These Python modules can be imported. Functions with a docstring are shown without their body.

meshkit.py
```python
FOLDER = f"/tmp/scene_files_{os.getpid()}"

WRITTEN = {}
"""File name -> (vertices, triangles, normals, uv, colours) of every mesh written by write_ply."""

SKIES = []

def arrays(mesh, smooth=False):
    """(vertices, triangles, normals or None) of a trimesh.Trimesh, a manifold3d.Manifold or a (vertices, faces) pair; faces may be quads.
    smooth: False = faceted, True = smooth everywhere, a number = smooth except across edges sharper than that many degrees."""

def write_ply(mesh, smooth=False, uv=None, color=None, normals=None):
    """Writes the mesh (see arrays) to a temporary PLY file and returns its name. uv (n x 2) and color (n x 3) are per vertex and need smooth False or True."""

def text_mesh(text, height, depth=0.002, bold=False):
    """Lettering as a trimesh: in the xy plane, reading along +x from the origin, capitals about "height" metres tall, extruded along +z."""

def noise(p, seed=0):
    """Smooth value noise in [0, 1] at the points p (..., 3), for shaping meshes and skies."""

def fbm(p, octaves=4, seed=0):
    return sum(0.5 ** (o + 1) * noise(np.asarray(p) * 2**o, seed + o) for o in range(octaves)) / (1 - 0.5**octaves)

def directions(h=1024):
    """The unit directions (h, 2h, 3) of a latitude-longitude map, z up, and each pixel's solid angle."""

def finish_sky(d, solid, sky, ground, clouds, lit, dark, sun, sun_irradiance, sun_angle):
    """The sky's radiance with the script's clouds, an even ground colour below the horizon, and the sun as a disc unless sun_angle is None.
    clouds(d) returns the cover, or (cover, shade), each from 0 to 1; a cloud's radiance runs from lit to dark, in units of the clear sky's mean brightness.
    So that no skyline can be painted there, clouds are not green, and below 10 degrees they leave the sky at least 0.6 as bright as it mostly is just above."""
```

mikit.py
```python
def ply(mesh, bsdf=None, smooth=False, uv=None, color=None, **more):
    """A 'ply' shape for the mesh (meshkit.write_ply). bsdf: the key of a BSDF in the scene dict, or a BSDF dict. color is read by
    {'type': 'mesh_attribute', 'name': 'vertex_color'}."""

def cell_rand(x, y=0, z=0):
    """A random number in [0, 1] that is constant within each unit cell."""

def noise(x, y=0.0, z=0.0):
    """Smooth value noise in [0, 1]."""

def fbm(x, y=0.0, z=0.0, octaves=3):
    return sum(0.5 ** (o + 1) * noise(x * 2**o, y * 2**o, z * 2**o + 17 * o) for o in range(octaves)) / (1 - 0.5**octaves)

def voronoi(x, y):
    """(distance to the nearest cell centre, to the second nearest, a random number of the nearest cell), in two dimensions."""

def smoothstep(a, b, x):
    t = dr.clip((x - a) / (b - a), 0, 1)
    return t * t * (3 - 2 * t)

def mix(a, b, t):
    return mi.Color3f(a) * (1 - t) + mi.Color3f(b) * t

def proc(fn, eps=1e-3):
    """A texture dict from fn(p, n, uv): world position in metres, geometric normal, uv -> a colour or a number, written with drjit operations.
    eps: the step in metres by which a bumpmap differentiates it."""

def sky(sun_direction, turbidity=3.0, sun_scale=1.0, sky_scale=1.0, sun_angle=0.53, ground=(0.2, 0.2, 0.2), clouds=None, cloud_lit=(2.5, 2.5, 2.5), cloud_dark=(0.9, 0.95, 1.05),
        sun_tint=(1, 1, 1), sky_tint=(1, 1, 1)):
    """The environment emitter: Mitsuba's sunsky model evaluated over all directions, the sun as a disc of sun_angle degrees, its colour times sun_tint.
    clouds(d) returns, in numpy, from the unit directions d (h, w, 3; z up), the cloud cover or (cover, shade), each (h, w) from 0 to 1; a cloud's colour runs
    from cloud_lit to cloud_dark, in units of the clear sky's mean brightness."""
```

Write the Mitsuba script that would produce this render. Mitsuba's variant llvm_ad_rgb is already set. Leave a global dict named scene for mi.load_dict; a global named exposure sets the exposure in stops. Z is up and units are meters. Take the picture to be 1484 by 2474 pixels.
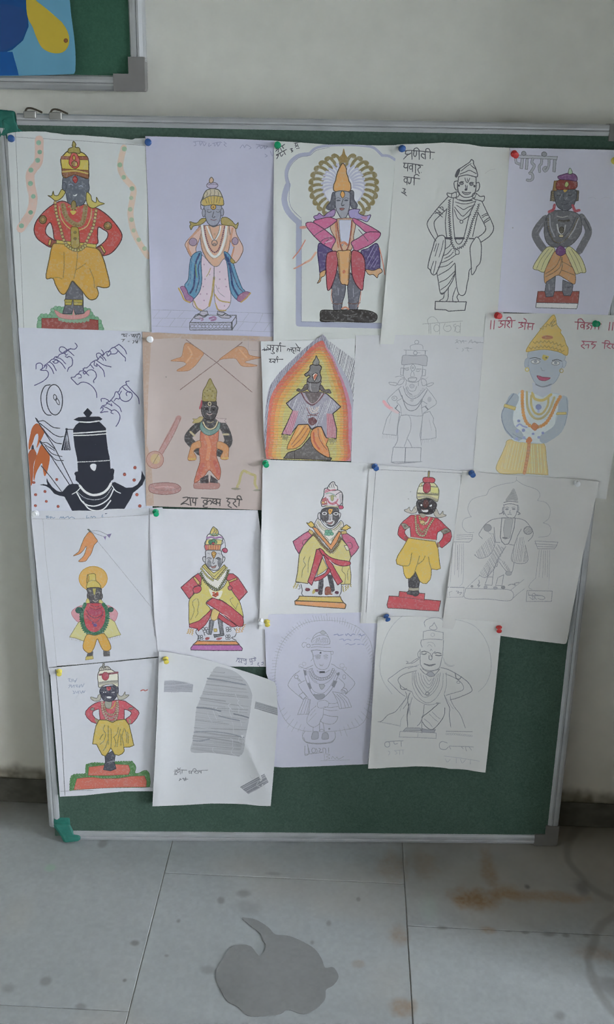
import math
import numpy as np
import trimesh
import shapely
from shapely.geometry import Polygon, LineString, Point
from shapely import affinity
from shapely.ops import unary_union
import drjit as dr
import mitsuba as mi
import mikit
import meshkit
from mikit import noise, fbm, smoothstep, mix

scene, labels = {}, {}
T = mi.ScalarTransform4f
rng = np.random.default_rng(7)

# ---------------------------------------------------------------- camera, light, exposure
FOCAL = 2520.0                       # in pixels of the 1484 x 2474 frame
PITCH, YAW, ROLL = 0.36735, -0.03933, -0.01905
CAM = np.array([0.51079, -1.62617, 1.23292])
exposure = 7.1


def camera_axes():
    cy, sy, cp, sp = math.cos(YAW), math.sin(YAW), math.cos(PITCH), math.sin(PITCH)
    fwd, right = np.array([sy * cp, cy * cp, -sp]), np.array([cy, -sy, 0.0])
    down = np.cross(fwd, right)
    cr, sr = math.cos(ROLL), math.sin(ROLL)
    return right * cr + down * sr, -right * sr + down * cr, fwd


RIGHT, DOWN, FWD = camera_axes()
scene["camera"] = {
    "type": "perspective", "fov_axis": "x", "fov": math.degrees(2 * math.atan(742 / FOCAL)),
    "near_clip": 0.05, "far_clip": 60.0,
    "to_world": T().look_at(origin=CAM.tolist(), target=(CAM + FWD).tolist(), up=(-DOWN).tolist()),
}
SKY_SCALE = 1.0
scene["sky"] = mikit.sky([0.5, -0.3, 0.8], turbidity=6.0, sun_scale=0.0, sky_scale=SKY_SCALE, ground=(0.10, 0.10, 0.09),
                         clouds=lambda d: (np.full(d.shape[:2], 1.0), 0.35 + 0.4 * meshkit.fbm(d * 3.0, 4)),
                         cloud_lit=(2.3, 2.42, 2.6), cloud_dark=(1.45, 1.55, 1.7))


def ray(q):
    """Viewing directions of measured photo points (n, 2)."""
    q = np.atleast_2d(np.asarray(q, float))
    return ((q[:, :1] - 742) / FOCAL) * RIGHT + ((q[:, 1:2] - 1237) / FOCAL) * DOWN + FWD


def on_plane(q, origin, normal, offset=0.0):
    d = ray(q)
    t = ((origin - CAM) @ normal + offset) / (d @ normal)
    return CAM + d * np.reshape(t, (-1, 1))


def on_floor(q, z=0.0):
    return on_plane(q, np.array([0, 0, z]), np.array([0, 0, 1.0]))


# ---------------------------------------------------------------- helpers
def lin(h):
    c = np.array([int(h[i:i + 2], 16) for i in (0, 2, 4)]) / 255.0
    return np.where(c <= 0.04045, c / 12.92, ((c + 0.055) / 1.055) ** 2.4)


def numbered(key):
    if key not in USED:
        USED[key] = 0
        return key
    USED[key] += 1
    return f"{key}_{USED[key]:03d}"


USED = {}


def add(key, shape):
    key = numbered(key)
    scene[key] = shape
    return key


def box(lo, hi):
    lo, hi = np.array(lo, float), np.array(hi, float)
    b = trimesh.creation.box(hi - lo)
    b.apply_translation((lo + hi) / 2)
    return b


def soft_box(lo, hi, r):
    """A box with chamfered edges (hull of the eight corners' octahedra)."""
    lo, hi = np.array(lo, float), np.array(hi, float)
    r = min(r, 0.49 * float((hi - lo).min()))
    pts = []
    for sx in (0, 1):
        for sy in (0, 1):
            for sz in (0, 1):
                c = np.where([sx, sy, sz], hi - r, lo + r)
                for k in range(3):
                    o = np.zeros(3)
                    o[k] = r * (1 if (sx, sy, sz)[k] else -1)
                    pts.append(c + o)
    return trimesh.convex.convex_hull(np.array(pts))


def lathe(profile, sections=20):
    return trimesh.creation.revolve(np.array(profile, float), sections=sections)


def frame_matrix(o, x, y, z):
    m = np.eye(4)
    m[:3, 0], m[:3, 1], m[:3, 2], m[:3, 3] = x, y, z, o
    return m


def place(mesh, m):
    mesh = mesh.copy()
    mesh.apply_transform(m)
    return mesh


def tube(points, r, sections=8):
    points = np.asarray(points, float)
    circle = Point(0, 0).buffer(r, quad_segs=max(2, sections // 4))
    return trimesh.creation.sweep_polygon(circle, points, engine="earcut")


def rgb(*c):
    return {"type": "rgb", "value": list(map(float, c))}


def diffuse(c):
    return {"type": "twosided", "bsdf": {"type": "diffuse", "reflectance": c}}


def plastic(c, rough=0.3):
    return {"type": "twosided", "bsdf": {"type": "principled", "base_color": c, "roughness": rough, "specular": 0.4}}


def C3(c):
    return mi.Color3f(*[float(v) for v in c])


# ---------------------------------------------------------------- materials
def wall_colour(p, n, uv):
    a = fbm(p.x * 2.2 + 3.1, p.z * 2.2, p.y * 2.2, 4)
    f = fbm(p.x * 60, p.z * 60, p.y * 60, 3)
    c = mix(C3((0.665, 0.665, 0.61)), C3((0.71, 0.705, 0.65)), a) * (0.965 + 0.07 * f)
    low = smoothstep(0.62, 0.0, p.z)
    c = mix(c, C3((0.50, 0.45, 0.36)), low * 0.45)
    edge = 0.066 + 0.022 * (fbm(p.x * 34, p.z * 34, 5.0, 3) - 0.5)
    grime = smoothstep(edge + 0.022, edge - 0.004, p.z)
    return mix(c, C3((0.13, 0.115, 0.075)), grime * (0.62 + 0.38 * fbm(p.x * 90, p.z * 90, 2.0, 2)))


scene["wall_plaster"] = {"type": "twosided", "bsdf": {"type": "bumpmap", "scale": 0.0012,
    "arbitrary": mikit.proc(lambda p, n, uv: fbm(p.x * 26, p.y * 26, p.z * 26, 4), eps=2e-3),
    "bsdf": {"type": "principled", "base_color": mikit.proc(wall_colour), "roughness": 0.75, "specular": 0.2}}}
scene["skirting_stone"] = diffuse(mikit.proc(lambda p, n, uv: mix(C3((0.055, 0.054, 0.044)), C3((0.13, 0.126, 0.105)), fbm(p.x * 40, p.z * 60, 1.0, 4))))
scene["plain_plaster"] = diffuse(rgb(0.45, 0.44, 0.40))
scene["side_plaster"] = diffuse(rgb(0.72, 0.71, 0.66))
scene["ceiling_paint"] = diffuse(rgb(0.36, 0.36, 0.35))


def blob(p, x, y, rx, ry, soft=0.5, wob=0.35):
    w = wob * (fbm(p.x * 55 + x * 7, p.y * 55, 3.0, 3) - 0.5) * 2
    d = dr.sqrt(dr.square((p.x - x) / rx) + dr.square((p.y - y) / ry)) + w
    return smoothstep(1.0 + soft, 1.0 - soft, d)


def px_blob(x0, y0, x1, y1):
    q = on_floor([(x0, y0), (x1, y0), (x0, y1), (x1, y1)])
    return (float(q[:, 0].mean()), float(q[:, 1].mean()), float(np.ptp(q[:, 0]) / 2), float(np.ptp(q[:, 1]) / 2))


RUST = [(px_blob(1100, 2150, 1190, 2195), 0.8), (px_blob(1172, 2050, 1190, 2150), 0.45), (px_blob(1195, 2140, 1250, 2170), 0.5), (px_blob(1190, 2158, 1420, 2172), 0.5),
        (px_blob(945, 2240, 985, 2280), 0.35), (px_blob(948, 2415, 990, 2456), 0.42), (px_blob(990, 2418, 1008, 2452), 0.3), (px_blob(920, 2060, 985, 2130), 0.3),
        (px_blob(1000, 2060, 1050, 2120), 0.25), (px_blob(1400, 2290, 1484, 2320), 0.3), (px_blob(1165, 2240, 1195, 2254), 0.4), (px_blob(855, 2320, 880, 2336), 0.25)]
SOOT = [(px_blob(1060, 2238, 1080, 2246), 0.5), (px_blob(1220, 2248, 1236, 2252), 0.5), (px_blob(1262, 2250, 1278, 2256), 0.5), (px_blob(1310, 2252, 1345, 2262), 0.55),
        (px_blob(1360, 2255, 1375, 2264), 0.5), (px_blob(1410, 2256, 1425, 2264), 0.4), (px_blob(1270, 2138, 1280, 2148), 0.7), (px_blob(1395, 2125, 1420, 2160), 0.6),
        (px_blob(102, 2362, 118, 2378), 0.4), (px_blob(320, 2272, 334, 2284), 0.5), (px_blob(297, 2364, 305, 2372), 0.6), (px_blob(427, 2220, 436, 2230), 0.5),
        (px_blob(398, 2305, 408, 2312), 0.4), (px_blob(10, 2375, 34, 2400), 0.3), (px_blob(186, 2425, 206, 2438), 0.4), (px_blob(528, 2168, 542, 2182), 0.4),
        (px_blob(574, 2150, 600, 2166), 0.4), (px_blob(790, 2225, 800, 2236), 0.4), (px_blob(750, 2272, 760, 2282), 0.4), (px_blob(1455, 2360, 1500, 2410), 0.5),
        (px_blob(1343, 2445, 1362, 2466), 0.4), (px_blob(862, 2168, 870, 2176), 0.4), (px_blob(640, 2108, 680, 2114), 0.25), (px_blob(570, 2178, 620, 2206), 0.22),
        (px_blob(240, 2030, 258, 2046), 0.45), (px_blob(490, 2335, 520, 2350), 0.3)]
GREEN = [(px_blob(112, 2088, 130, 2104), 0.45), (px_blob(1020, 2160, 1050, 2220), 0.12)]


def tile_colour(p, n, uv):
    a = fbm(p.x * 3.0, p.y * 3.0, 0.5, 4)
    v = fbm(p.x * 9 + 2 * a, p.y * 22 + 4 * a, 2.2, 4)
    f = fbm(p.x * 160, p.y * 160, 1.0, 3)
    cell = mikit.cell_rand(dr.floor((p.x + 9) / 0.412), dr.floor((p.y + 9) / 0.31), 4)
    c = mix(C3((0.335, 0.36, 0.365)), C3((0.44, 0.47, 0.48)), a * 0.6 + v * 0.4) * (0.93 + 0.14 * f) * (0.96 + 0.06 * cell)
    # slab by the wall: dirty brown, darkened further to deepen the floor shadow
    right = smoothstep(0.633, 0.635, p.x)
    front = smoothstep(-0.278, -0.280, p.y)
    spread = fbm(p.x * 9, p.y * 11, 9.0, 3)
    dirt_and_shade = smoothstep(0.50, 0.78, p.x + 0.30 * (spread - 0.5)) * smoothstep(-0.36, -0.17, p.y + 0.10 * (spread - 0.5))
    c = mix(c, C3((0.25, 0.215, 0.165)), 0.60 * dirt_and_shade * (0.6 + 0.4 * fbm(p.x * 26, p.y * 34, 4.0, 3)))
    c = c * (1 + 0.09 * right * front)  # paler front slab, lightened further to carry the bright floor light
    c = mix(c, C3((0.50, 0.46, 0.40)), 0.35 * smoothstep(0.50, 0.75, fbm(p.x * 5 + 7, p.y * 5, 8.0, 3)))
    for (x, y, rx, ry), k in RUST:
        c = mix(c, C3((0.30, 0.17, 0.06)), min(1.0, 1.35 * k) * blob(p, x, y, rx, ry, 0.6, 0.5) * (0.5 + 0.5 * fbm(p.x * 200, p.y * 200, 3.0, 2)))
    for (x, y, rx, ry), k in SOOT:
        c = mix(c, C3((0.14, 0.13, 0.12)), k * blob(p, x, y, rx, ry, 0.6, 0.5))
    for (x, y, rx, ry), k in GREEN:
        c = mix(c, C3((0.30, 0.50, 0.36)), k * blob(p, x, y, rx, ry, 0.6, 0.4))
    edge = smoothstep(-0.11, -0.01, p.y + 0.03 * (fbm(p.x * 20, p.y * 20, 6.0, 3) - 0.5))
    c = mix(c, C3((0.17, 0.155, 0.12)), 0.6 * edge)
    # rings left by a water pot, beside the wall
    for cx, cy, r0 in ((1.055, -0.09, 0.125), (1.075, -0.36, 0.16)):
        d = dr.sqrt(dr.square(p.x - cx) + dr.square(p.y - cy)) + 0.012 * (fbm(p.x * 30, p.y * 30, 1.0, 2) - 0.5)
        c = mix(c, C3((0.17, 0.16, 0.14)), 0.45 * smoothstep(0.012, 0.002, dr.abs(d - r0)))
    return c


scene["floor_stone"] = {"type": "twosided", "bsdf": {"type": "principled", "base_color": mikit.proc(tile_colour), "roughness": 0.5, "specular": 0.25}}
scene["wet_stone"] = {"type": "twosided", "bsdf": {"type": "principled", "base_color": mikit.proc(
    lambda p, n, uv: mix(C3((0.22, 0.228, 0.225)), C3((0.29, 0.30, 0.30)), fbm(p.x * 14, p.y * 14, 4.0, 4)) * (0.93 + 0.14 * fbm(p.x * 160, p.y * 160, 1.0, 3))), "roughness": 0.4, "specular": 0.3}}
scene["grout"] = diffuse(rgb(0.26, 0.25, 0.23))


def felt(c0, c1):
    return {"type": "twosided", "bsdf": {"type": "principled", "roughness": 0.95, "specular": 0.1, "sheen": 0.4,
            "base_color": mikit.proc(lambda p, n, uv: mix(C3(c0), C3(c1), fbm(p.x * 420, p.z * 420, p.y * 420, 2) * 0.7 + 0.3 * fbm(p.x * 16, p.z * 16, 1.0, 3)))}}


scene["green_felt"] = felt((0.040, 0.078, 0.058), (0.090, 0.140, 0.112))
scene["deep_green_felt"] = felt((0.034, 0.095, 0.062), (0.066, 0.155, 0.106))
scene["aluminium"] = {"type": "twosided", "bsdf": {"type": "principled", "metallic": 0.35, "roughness": 0.42, "specular": 0.5,
    "base_color": mikit.proc(lambda p, n, uv: mix(C3((0.37, 0.385, 0.395)), C3((0.54, 0.555, 0.57)), fbm(p.x * 22, p.z * 22, p.y * 90, 3)))}}
scene["grey_plastic"] = plastic(rgb(0.215, 0.21, 0.205), 0.45)
scene["corner_plastic"] = plastic(rgb(0.17, 0.165, 0.155), 0.5)
scene["green_plastic"] = plastic(mikit.proc(lambda p, n, uv: mix(C3((0.012, 0.10, 0.078)), C3((0.03, 0.19, 0.145)), fbm(p.x * 90, p.z * 90, p.y * 90, 3))), 0.5)
scene["clip_metal"] = {"type": "twosided", "bsdf": {"type": "principled", "base_color": rgb(0.32, 0.32, 0.30), "metallic": 0.5, "roughness": 0.45}}
scene["clip_wire"] = plastic(rgb(0.055, 0.045, 0.03), 0.5)
scene["pin_metal"] = {"type": "roughconductor", "material": "Cr", "alpha": 0.2}
for name, c in dict(blue=(0.035, 0.10, 0.30), green=(0.01, 0.30, 0.13), red=(0.62, 0.05, 0.05), yellow=(0.66, 0.56, 0.10), clear=(0.84, 0.85, 0.87)).items():
    scene[f"pin_{name}"] = plastic(rgb(*c), 0.25)
scene["wood"] = {"type": "twosided", "bsdf": {"type": "principled", "roughness": 0.5, "base_color": mikit.proc(
    lambda p, n, uv: mix(C3((0.16, 0.09, 0.045)), C3((0.26, 0.155, 0.08)), fbm(p.x * 30, p.y * 30, p.z * 3, 4)))}}
# paper and everything drawn on it takes its colour from the mesh
VERTEX = {"type": "mesh_attribute", "name": "vertex_color"}
scene["paper"] = diffuse(VERTEX)
scene["ink"] = diffuse(VERTEX)
scene["crayon"] = {"type": "twosided", "bsdf": {"type": "blendbsdf", "weight": mikit.proc(
    lambda p, n, uv: 0.17 * smoothstep(0.50, 0.80, fbm(p.x * 420, p.z * 420, 7.0, 2)) + 0.10 * fbm(p.x * 60 + p.z * 130, p.z * 60 - p.x * 20, 3.0, 2)),
    "bsdf_0": {"type": "diffuse", "reflectance": VERTEX}, "bsdf_1": {"type": "diffuse", "reflectance": rgb(0.66, 0.665, 0.67)}}}

# ---------------------------------------------------------------- the room
XL, XR, YF, ZC = -0.95, 4.0, -6.0, 3.0


def structure(key, mesh, bsdf, label, category=None, smooth=False):
    key = add(key, mikit.ply(mesh, bsdf, smooth=smooth))
    labels[key] = {"label": label, "category": category or key.split("_")[0], "kind": "structure"}
    return key


def wall_with_holes(axis, at, thick, a0, a1, holes):
    """A wall slab across x or y between a0 and a1, floor to ceiling, with rectangular holes (a, b, z0, z1)."""
    poly = shapely.box(a0, 0, a1, ZC)
    for h in holes:
        poly = poly.difference(shapely.box(h[0], h[2], h[1], h[3]))
    m = trimesh.creation.extrude_polygon(poly, abs(thick), engine="earcut")
    v = m.vertices.copy()
    o = at + (v[:, 2] if thick > 0 else v[:, 2] - abs(thick))
    m.vertices = np.stack([o, v[:, 0], v[:, 1]], 1) if axis == "x" else np.stack([v[:, 0], o, v[:, 1]], 1)
    m.fix_normals()
    return m


WINDOW = (-2.25, -0.95, 0.1, 1.9)       # y0, y1, z0, z1 in the side wall that lights the board
FILL_WINDOW = (-5.2, -4.0, 0.4, 1.5)  # second opening, added to give the board frontal fill light
BACK_OPENINGS = []
structure("wall_back", box([XL, 0, 0], [XR, 0.15, ZC]), "wall_plaster", "cream plastered classroom wall with a grimy foot, behind the boards", "wall")
structure("wall_left", box([XL - 0.15, YF, 0], [XL, 0.15, ZC]), "side_plaster", "plain plastered side wall of the classroom", "wall")
structure("wall_right", wall_with_holes("x", XR, 0.2, YF, 0.15, [WINDOW, FILL_WINDOW]), "plain_plaster", "plastered side wall with the window openings that light the board", "wall")
structure("wall_front", wall_with_holes("y", YF, -0.2, XL, XR, BACK_OPENINGS), "plain_plaster", "plastered wall opposite the boards, with a small window opening", "wall")
structure("ceiling", box([XL, YF, ZC], [XR, 0.15, ZC + 0.12]), "ceiling_paint", "flat bare concrete classroom ceiling", "ceiling")
structure("baseboard_back", soft_box([XL, -0.006, 0], [XR, 0.0, 0.052], 0.002), "skirting_stone", "low dark grimy stone skirting along the foot of the wall", "skirting")


def window_frame(axis, at, hole):
    a0, a1, z0, z1 = hole
    bars = []
    for c in (a0, (a0 + a1) / 2, a1):
        bars.append(([c - 0.03, z0], [c + 0.03, z1]))
    for z in (z0, z1):
        bars.append(([a0, z - 0.03], [a1, z + 0.03]))
    out = []
    for lo, hi in bars:
        if axis == "x":
            out.append(box([at + 0.06, lo[0], lo[1]], [at + 0.11, hi[0], hi[1]]))
        else:
            out.append(box([lo[0], at - 0.11, lo[1]], [hi[0], at - 0.06, hi[1]]))
    return trimesh.util.concatenate(out)


structure("window_1", window_frame("x", XR, WINDOW), "aluminium", "open window frame in the side wall", "window")
structure("window_2", window_frame("x", XR, FILL_WINDOW), "aluminium", "second open window frame, added to the side wall for fill light on the boards", "window")
for i, h in enumerate(BACK_OPENINGS):
    structure(f"window_{i + 3}", window_frame("y", YF, h), "aluminium", f"open window frame in the far wall, over the pupils' benches", "window")

# floor: a bed of grout with stone slabs on it
structure("floor", box([XL, YF, -0.06], [XR, 0.15, -0.0016]), "grout", "floor of worn pale grey stone slabs with thin dirty joints", "floor")
xs = [XL, -0.6, -0.193] + [0.219 + 0.4145 * i for i in range(int((XR - 0.219) / 0.4145))] + [XR]
firsts = {2: [-0.478, -1.09], 3: [-0.180, -0.79], 4: [-0.279, -0.88]}
for i in range(len(xs) - 1):
    ys = [0.0] + firsts.get(i, [-0.2 - 0.29 * ((i * 7) % 3) / 2, -0.85 - 0.2 * ((i * 5) % 3) / 2])
    while ys[-1] - 0.61 > YF + 0.15:
        ys.append(ys[-1] - 0.61)
    ys.append(YF)
    for k in range(len(ys) - 1):
        dz = 0.0003 * float(rng.uniform(-1, 1))
        g = 0.0006
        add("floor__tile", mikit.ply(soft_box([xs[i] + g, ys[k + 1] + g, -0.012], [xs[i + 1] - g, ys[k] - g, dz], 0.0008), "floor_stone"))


def smooth_curve(pts, closed=False, n=6):
    """Catmull-Rom through the points."""
    p = np.asarray(pts, float)
    if len(p) < 3:
        return p
    if closed:
        q = np.vstack([p[-1], p, p[:2]])
    else:
        q = np.vstack([2 * p[0] - p[1], p, 2 * p[-1] - p[-2]])
    out = []
    t = np.linspace(0, 1, n, endpoint=False)[:, None]
    for i in range(1, len(q) - 2):
        a, b, c, d = q[i - 1], q[i], q[i + 1], q[i + 2]
        out.append(0.5 * (2 * b + (c - a) * t + (2 * a - 5 * b + 4 * c - d) * t ** 2 + (3 * b - a - 3 * c + d) * t ** 3))
    out = np.vstack(out)
    return out if closed else np.vstack([out, p[-1]])


# water spilt on the floor
wet = np.array([330, 765, 400, 780, 480, 830, 530, 880, 620, 890, 720, 930, 800, 980, 850, 1050, 872, 1108, 930, 1108, 965, 1170, 930, 1230, 880, 1260, 870, 1330, 800, 1400, 720, 1430, 620, 1400,
                560, 1430, 450, 1445, 340, 1440, 270, 1380, 200, 1340, 140, 1240, 118, 1150, 160, 1060, 220, 970, 300, 950, 360, 962, 400, 1010, 428, 1028, 465, 960, 440, 920, 430, 880, 370, 830, 300, 770], float).reshape(-1, 2)
wet = smooth_curve(wet, True, 5) / 2.8538 + [480, 1950]
wet = on_floor(wet)[:, :2]
w_poly = Polygon(wet).buffer(0)
w_mesh = trimesh.creation.extrude_polygon(w_poly, 0.0004, engine="earcut")
w_mesh.apply_translation([0, 0, 0.0004])
scene["water_patch"] = mikit.ply(w_mesh, "wet_stone")
labels["water_patch"] = {"label": "dark wet patch with a curved tail on the floor slab before the board", "category": "puddle"}

# ---------------------------------------------------------------- the leaning notice board
B_YAW, B_LEAN = 0.0553, 0.03332
BU = np.array([math.cos(B_YAW), math.sin(B_YAW), 0.0])
BV = np.array([-math.sin(B_YAW) * math.sin(B_LEAN), math.cos(B_YAW) * math.sin(B_LEAN), math.cos(B_LEAN)])
BN = np.cross(BU, BV)
BO = np.array([0.0, -0.1130, 0.0005])           # outer lower corner of the frame's face
BW, BH = 0.914, 1.2225
BOARD = frame_matrix(BO, BU, BV, BN)


def on_board(q, lift):
    """Photo points -> the point on the board's face that lies 'lift' metres in front of it."""
    return on_plane(q, BO, BN, lift)


def on_wall(q, lift):
    return on_plane(q, np.array([0, 0, 0.0]), np.array([0, -1.0, 0]), lift)


def bar(lo, hi, along, n0, n1):
    """A frame bar with a rounded face: profile across, extruded along u (0) or v (1)."""
    w = (hi[1] - lo[1]) if along == 0 else (hi[0] - lo[0])
    a, b = -w / 2, w / 2
    prof = Polygon([(a, n0), (b, n0), (b, n1 - 0.004), (b - 0.002, n1 - 0.001), (b - 0.006, n1), (0.0005, n1 - 0.0004), (0, n1 - 0.0018), (-0.0005, n1 - 0.0004), (a + 0.007, n1), (a + 0.002, n1 - 0.0025), (a, n1 - 0.006)])
    length = (hi[0] - lo[0]) if along == 0 else (hi[1] - lo[1])
    m = trimesh.creation.extrude_polygon(prof, length, engine="earcut")
    v = m.vertices
    if along == 0:
        m.vertices = np.stack([lo[0] + v[:, 2], (lo[1] + hi[1]) / 2 + v[:, 0], v[:, 1]], 1)
    else:
        m.vertices = np.stack([(lo[0] + hi[0]) / 2 + v[:, 0], lo[1] + v[:, 2], v[:, 1]], 1)
    m.fix_normals()
    return m


def part(parent, name, mesh, bsdf, m=None, smooth=False, label=None):
    if m is not None:
        mesh = place(mesh, m)
    key = add(f"{parent}__{name}", mikit.ply(mesh, bsdf, smooth=smooth))
    if label:
        labels[key] = {"label": label}
    return key


FR = 0.0215
lb = "leaning_board"
labels[lb] = {"label": "green felt notice board in an aluminium frame, standing on the floor and covered with drawings", "category": "notice board"}
part(lb, "felt_panel", box([0.01, 0.01, -0.018], [BW - 0.01, BH - 0.01, -0.0025]), "green_felt", BOARD)
part(lb, "frame_bar", bar([0.03, 0], [BW - 0.04, 0.0225], 0, -0.021, 0.0), "aluminium", BOARD)
part(lb, "frame_bar", bar([0.03, BH - 0.0178], [BW - 0.04, BH], 0, -0.021, 0.0), "aluminium", BOARD)
part(lb, "frame_bar", bar([0, 0.03], [FR, BH - 0.02], 1, -0.021, 0.0), "aluminium", BOARD)
part(lb, "frame_bar", bar([BW - FR, 0.03], [BW, BH - 0.03], 1, -0.021, 0.0), "aluminium", BOARD)


def corner_cap(u0, v0, su, sv, n1, leg=0.042, w=0.0235):
    """An L-shaped corner cap with rounded outer corner; su, sv point inwards."""
    p = Polygon([(0, 0.004), (0.0012, 0.0012), (0.004, 0), (leg, 0), (leg, w), (w, w), (w, leg), (0, leg)])
    m = trimesh.creation.extrude_polygon(p, 0.0235 + n1, engine="earcut")
    v = m.vertices
    m.vertices = np.stack([u0 + su * v[:, 0], v0 + sv * v[:, 1], v[:, 2] - 0.0235], 1)
    m.fix_normals()
    return m


part(lb, "corner_cap", corner_cap(BW + 0.0008, -0.0, -1, 1, 0.0012), "corner_plastic", BOARD, label="dark grey plastic corner cap at the lower right")
part(lb, "corner_cap", corner_cap(BW + 0.0008, BH + 0.0008, -1, -1, 0.0012), "corner_plastic", BOARD, label="dark grey plastic corner cap at the upper right")
# broken green caps: lumpy, drawn from hulls
def lump(pts, r=0.006):
    pts = np.array(pts, float)
    s = trimesh.creation.icosphere(subdivisions=1, radius=r).vertices
    return trimesh.convex.convex_hull((pts[:, None] + s[None]).reshape(-1, 3))


cap = trimesh.util.concatenate([lump([(0.012, 0.045, -0.004), (0.036, 0.046, -0.006), (0.012, 0.03, -0.004), (0.036, 0.03, -0.006)], 0.0045),
                                lump([(0.015, 0.034, -0.002), (0.034, 0.03, -0.004), (0.03, 0.008, 0.0), (0.043, 0.006, -0.003)], 0.006),
                                lump([(0.028, 0.012, 0.0), (0.05, 0.008, -0.002), (0.03, 0.0065, 0.001), (0.046, 0.0065, -0.002)], 0.0065)])
part(lb, "corner_cap", cap, "green_plastic", BOARD, label="broken green plastic corner cap on the lower left")
cap = trimesh.util.concatenate([lump([(0.0, BH + 0.001, -0.008), (0.024, BH - 0.001, -0.006), (0.004, BH - 0.03, -0.004), (0.028, BH - 0.024, -0.003)], 0.004),
                                lump([(0.012, BH - 0.012, -0.004), (0.034, BH - 0.026, -0.004), (0.014, BH - 0.034, -0.004), (0.026, BH - 0.036, -0.004)], 0.004)])
part(lb, "corner_cap", cap, "green_plastic", BOARD, label="worn green plastic corner cap on the upper left")
for x0, x1, y0, y1 in ((58, 87, 268, 286), (119, 149, 271, 289)):
    q = on_board([(x0, y0), (x1, y0), (x1, y1), (x0, y1)], 0.001)
    uv = np.stack([(q - BO) @ BU, (q - BO) @ BV], 1)
    u0, v0, u1, v1 = uv[:, 0].min(), uv[:, 1].min(), uv[:, 0].max(), uv[:, 1].max()
    k = part(lb, "hanging_clip", soft_box([u0, v0, -0.004], [u1, v1, 0.0035], 0.0012), "clip_metal", BOARD, label="small grey metal hanging clip on the top rail")
    uc, w = (u0 + u1) / 2, u1 - u0
    arc = [(u0 + 0.002, v1 - 0.003, 0.002), (u0 + 0.25 * w, v1 + 0.002, 0.002), (uc, v1 + 0.0036, 0.002), (u1 - 0.1 * w, v1 + 0.0022, 0.002), (u1 + 0.009, v1 - 0.002, 0.003)]
    part(k, "wire_loop", tube(smooth_curve(arc, n=4), 0.0013, 8), "clip_wire", BOARD, smooth=40)

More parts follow.
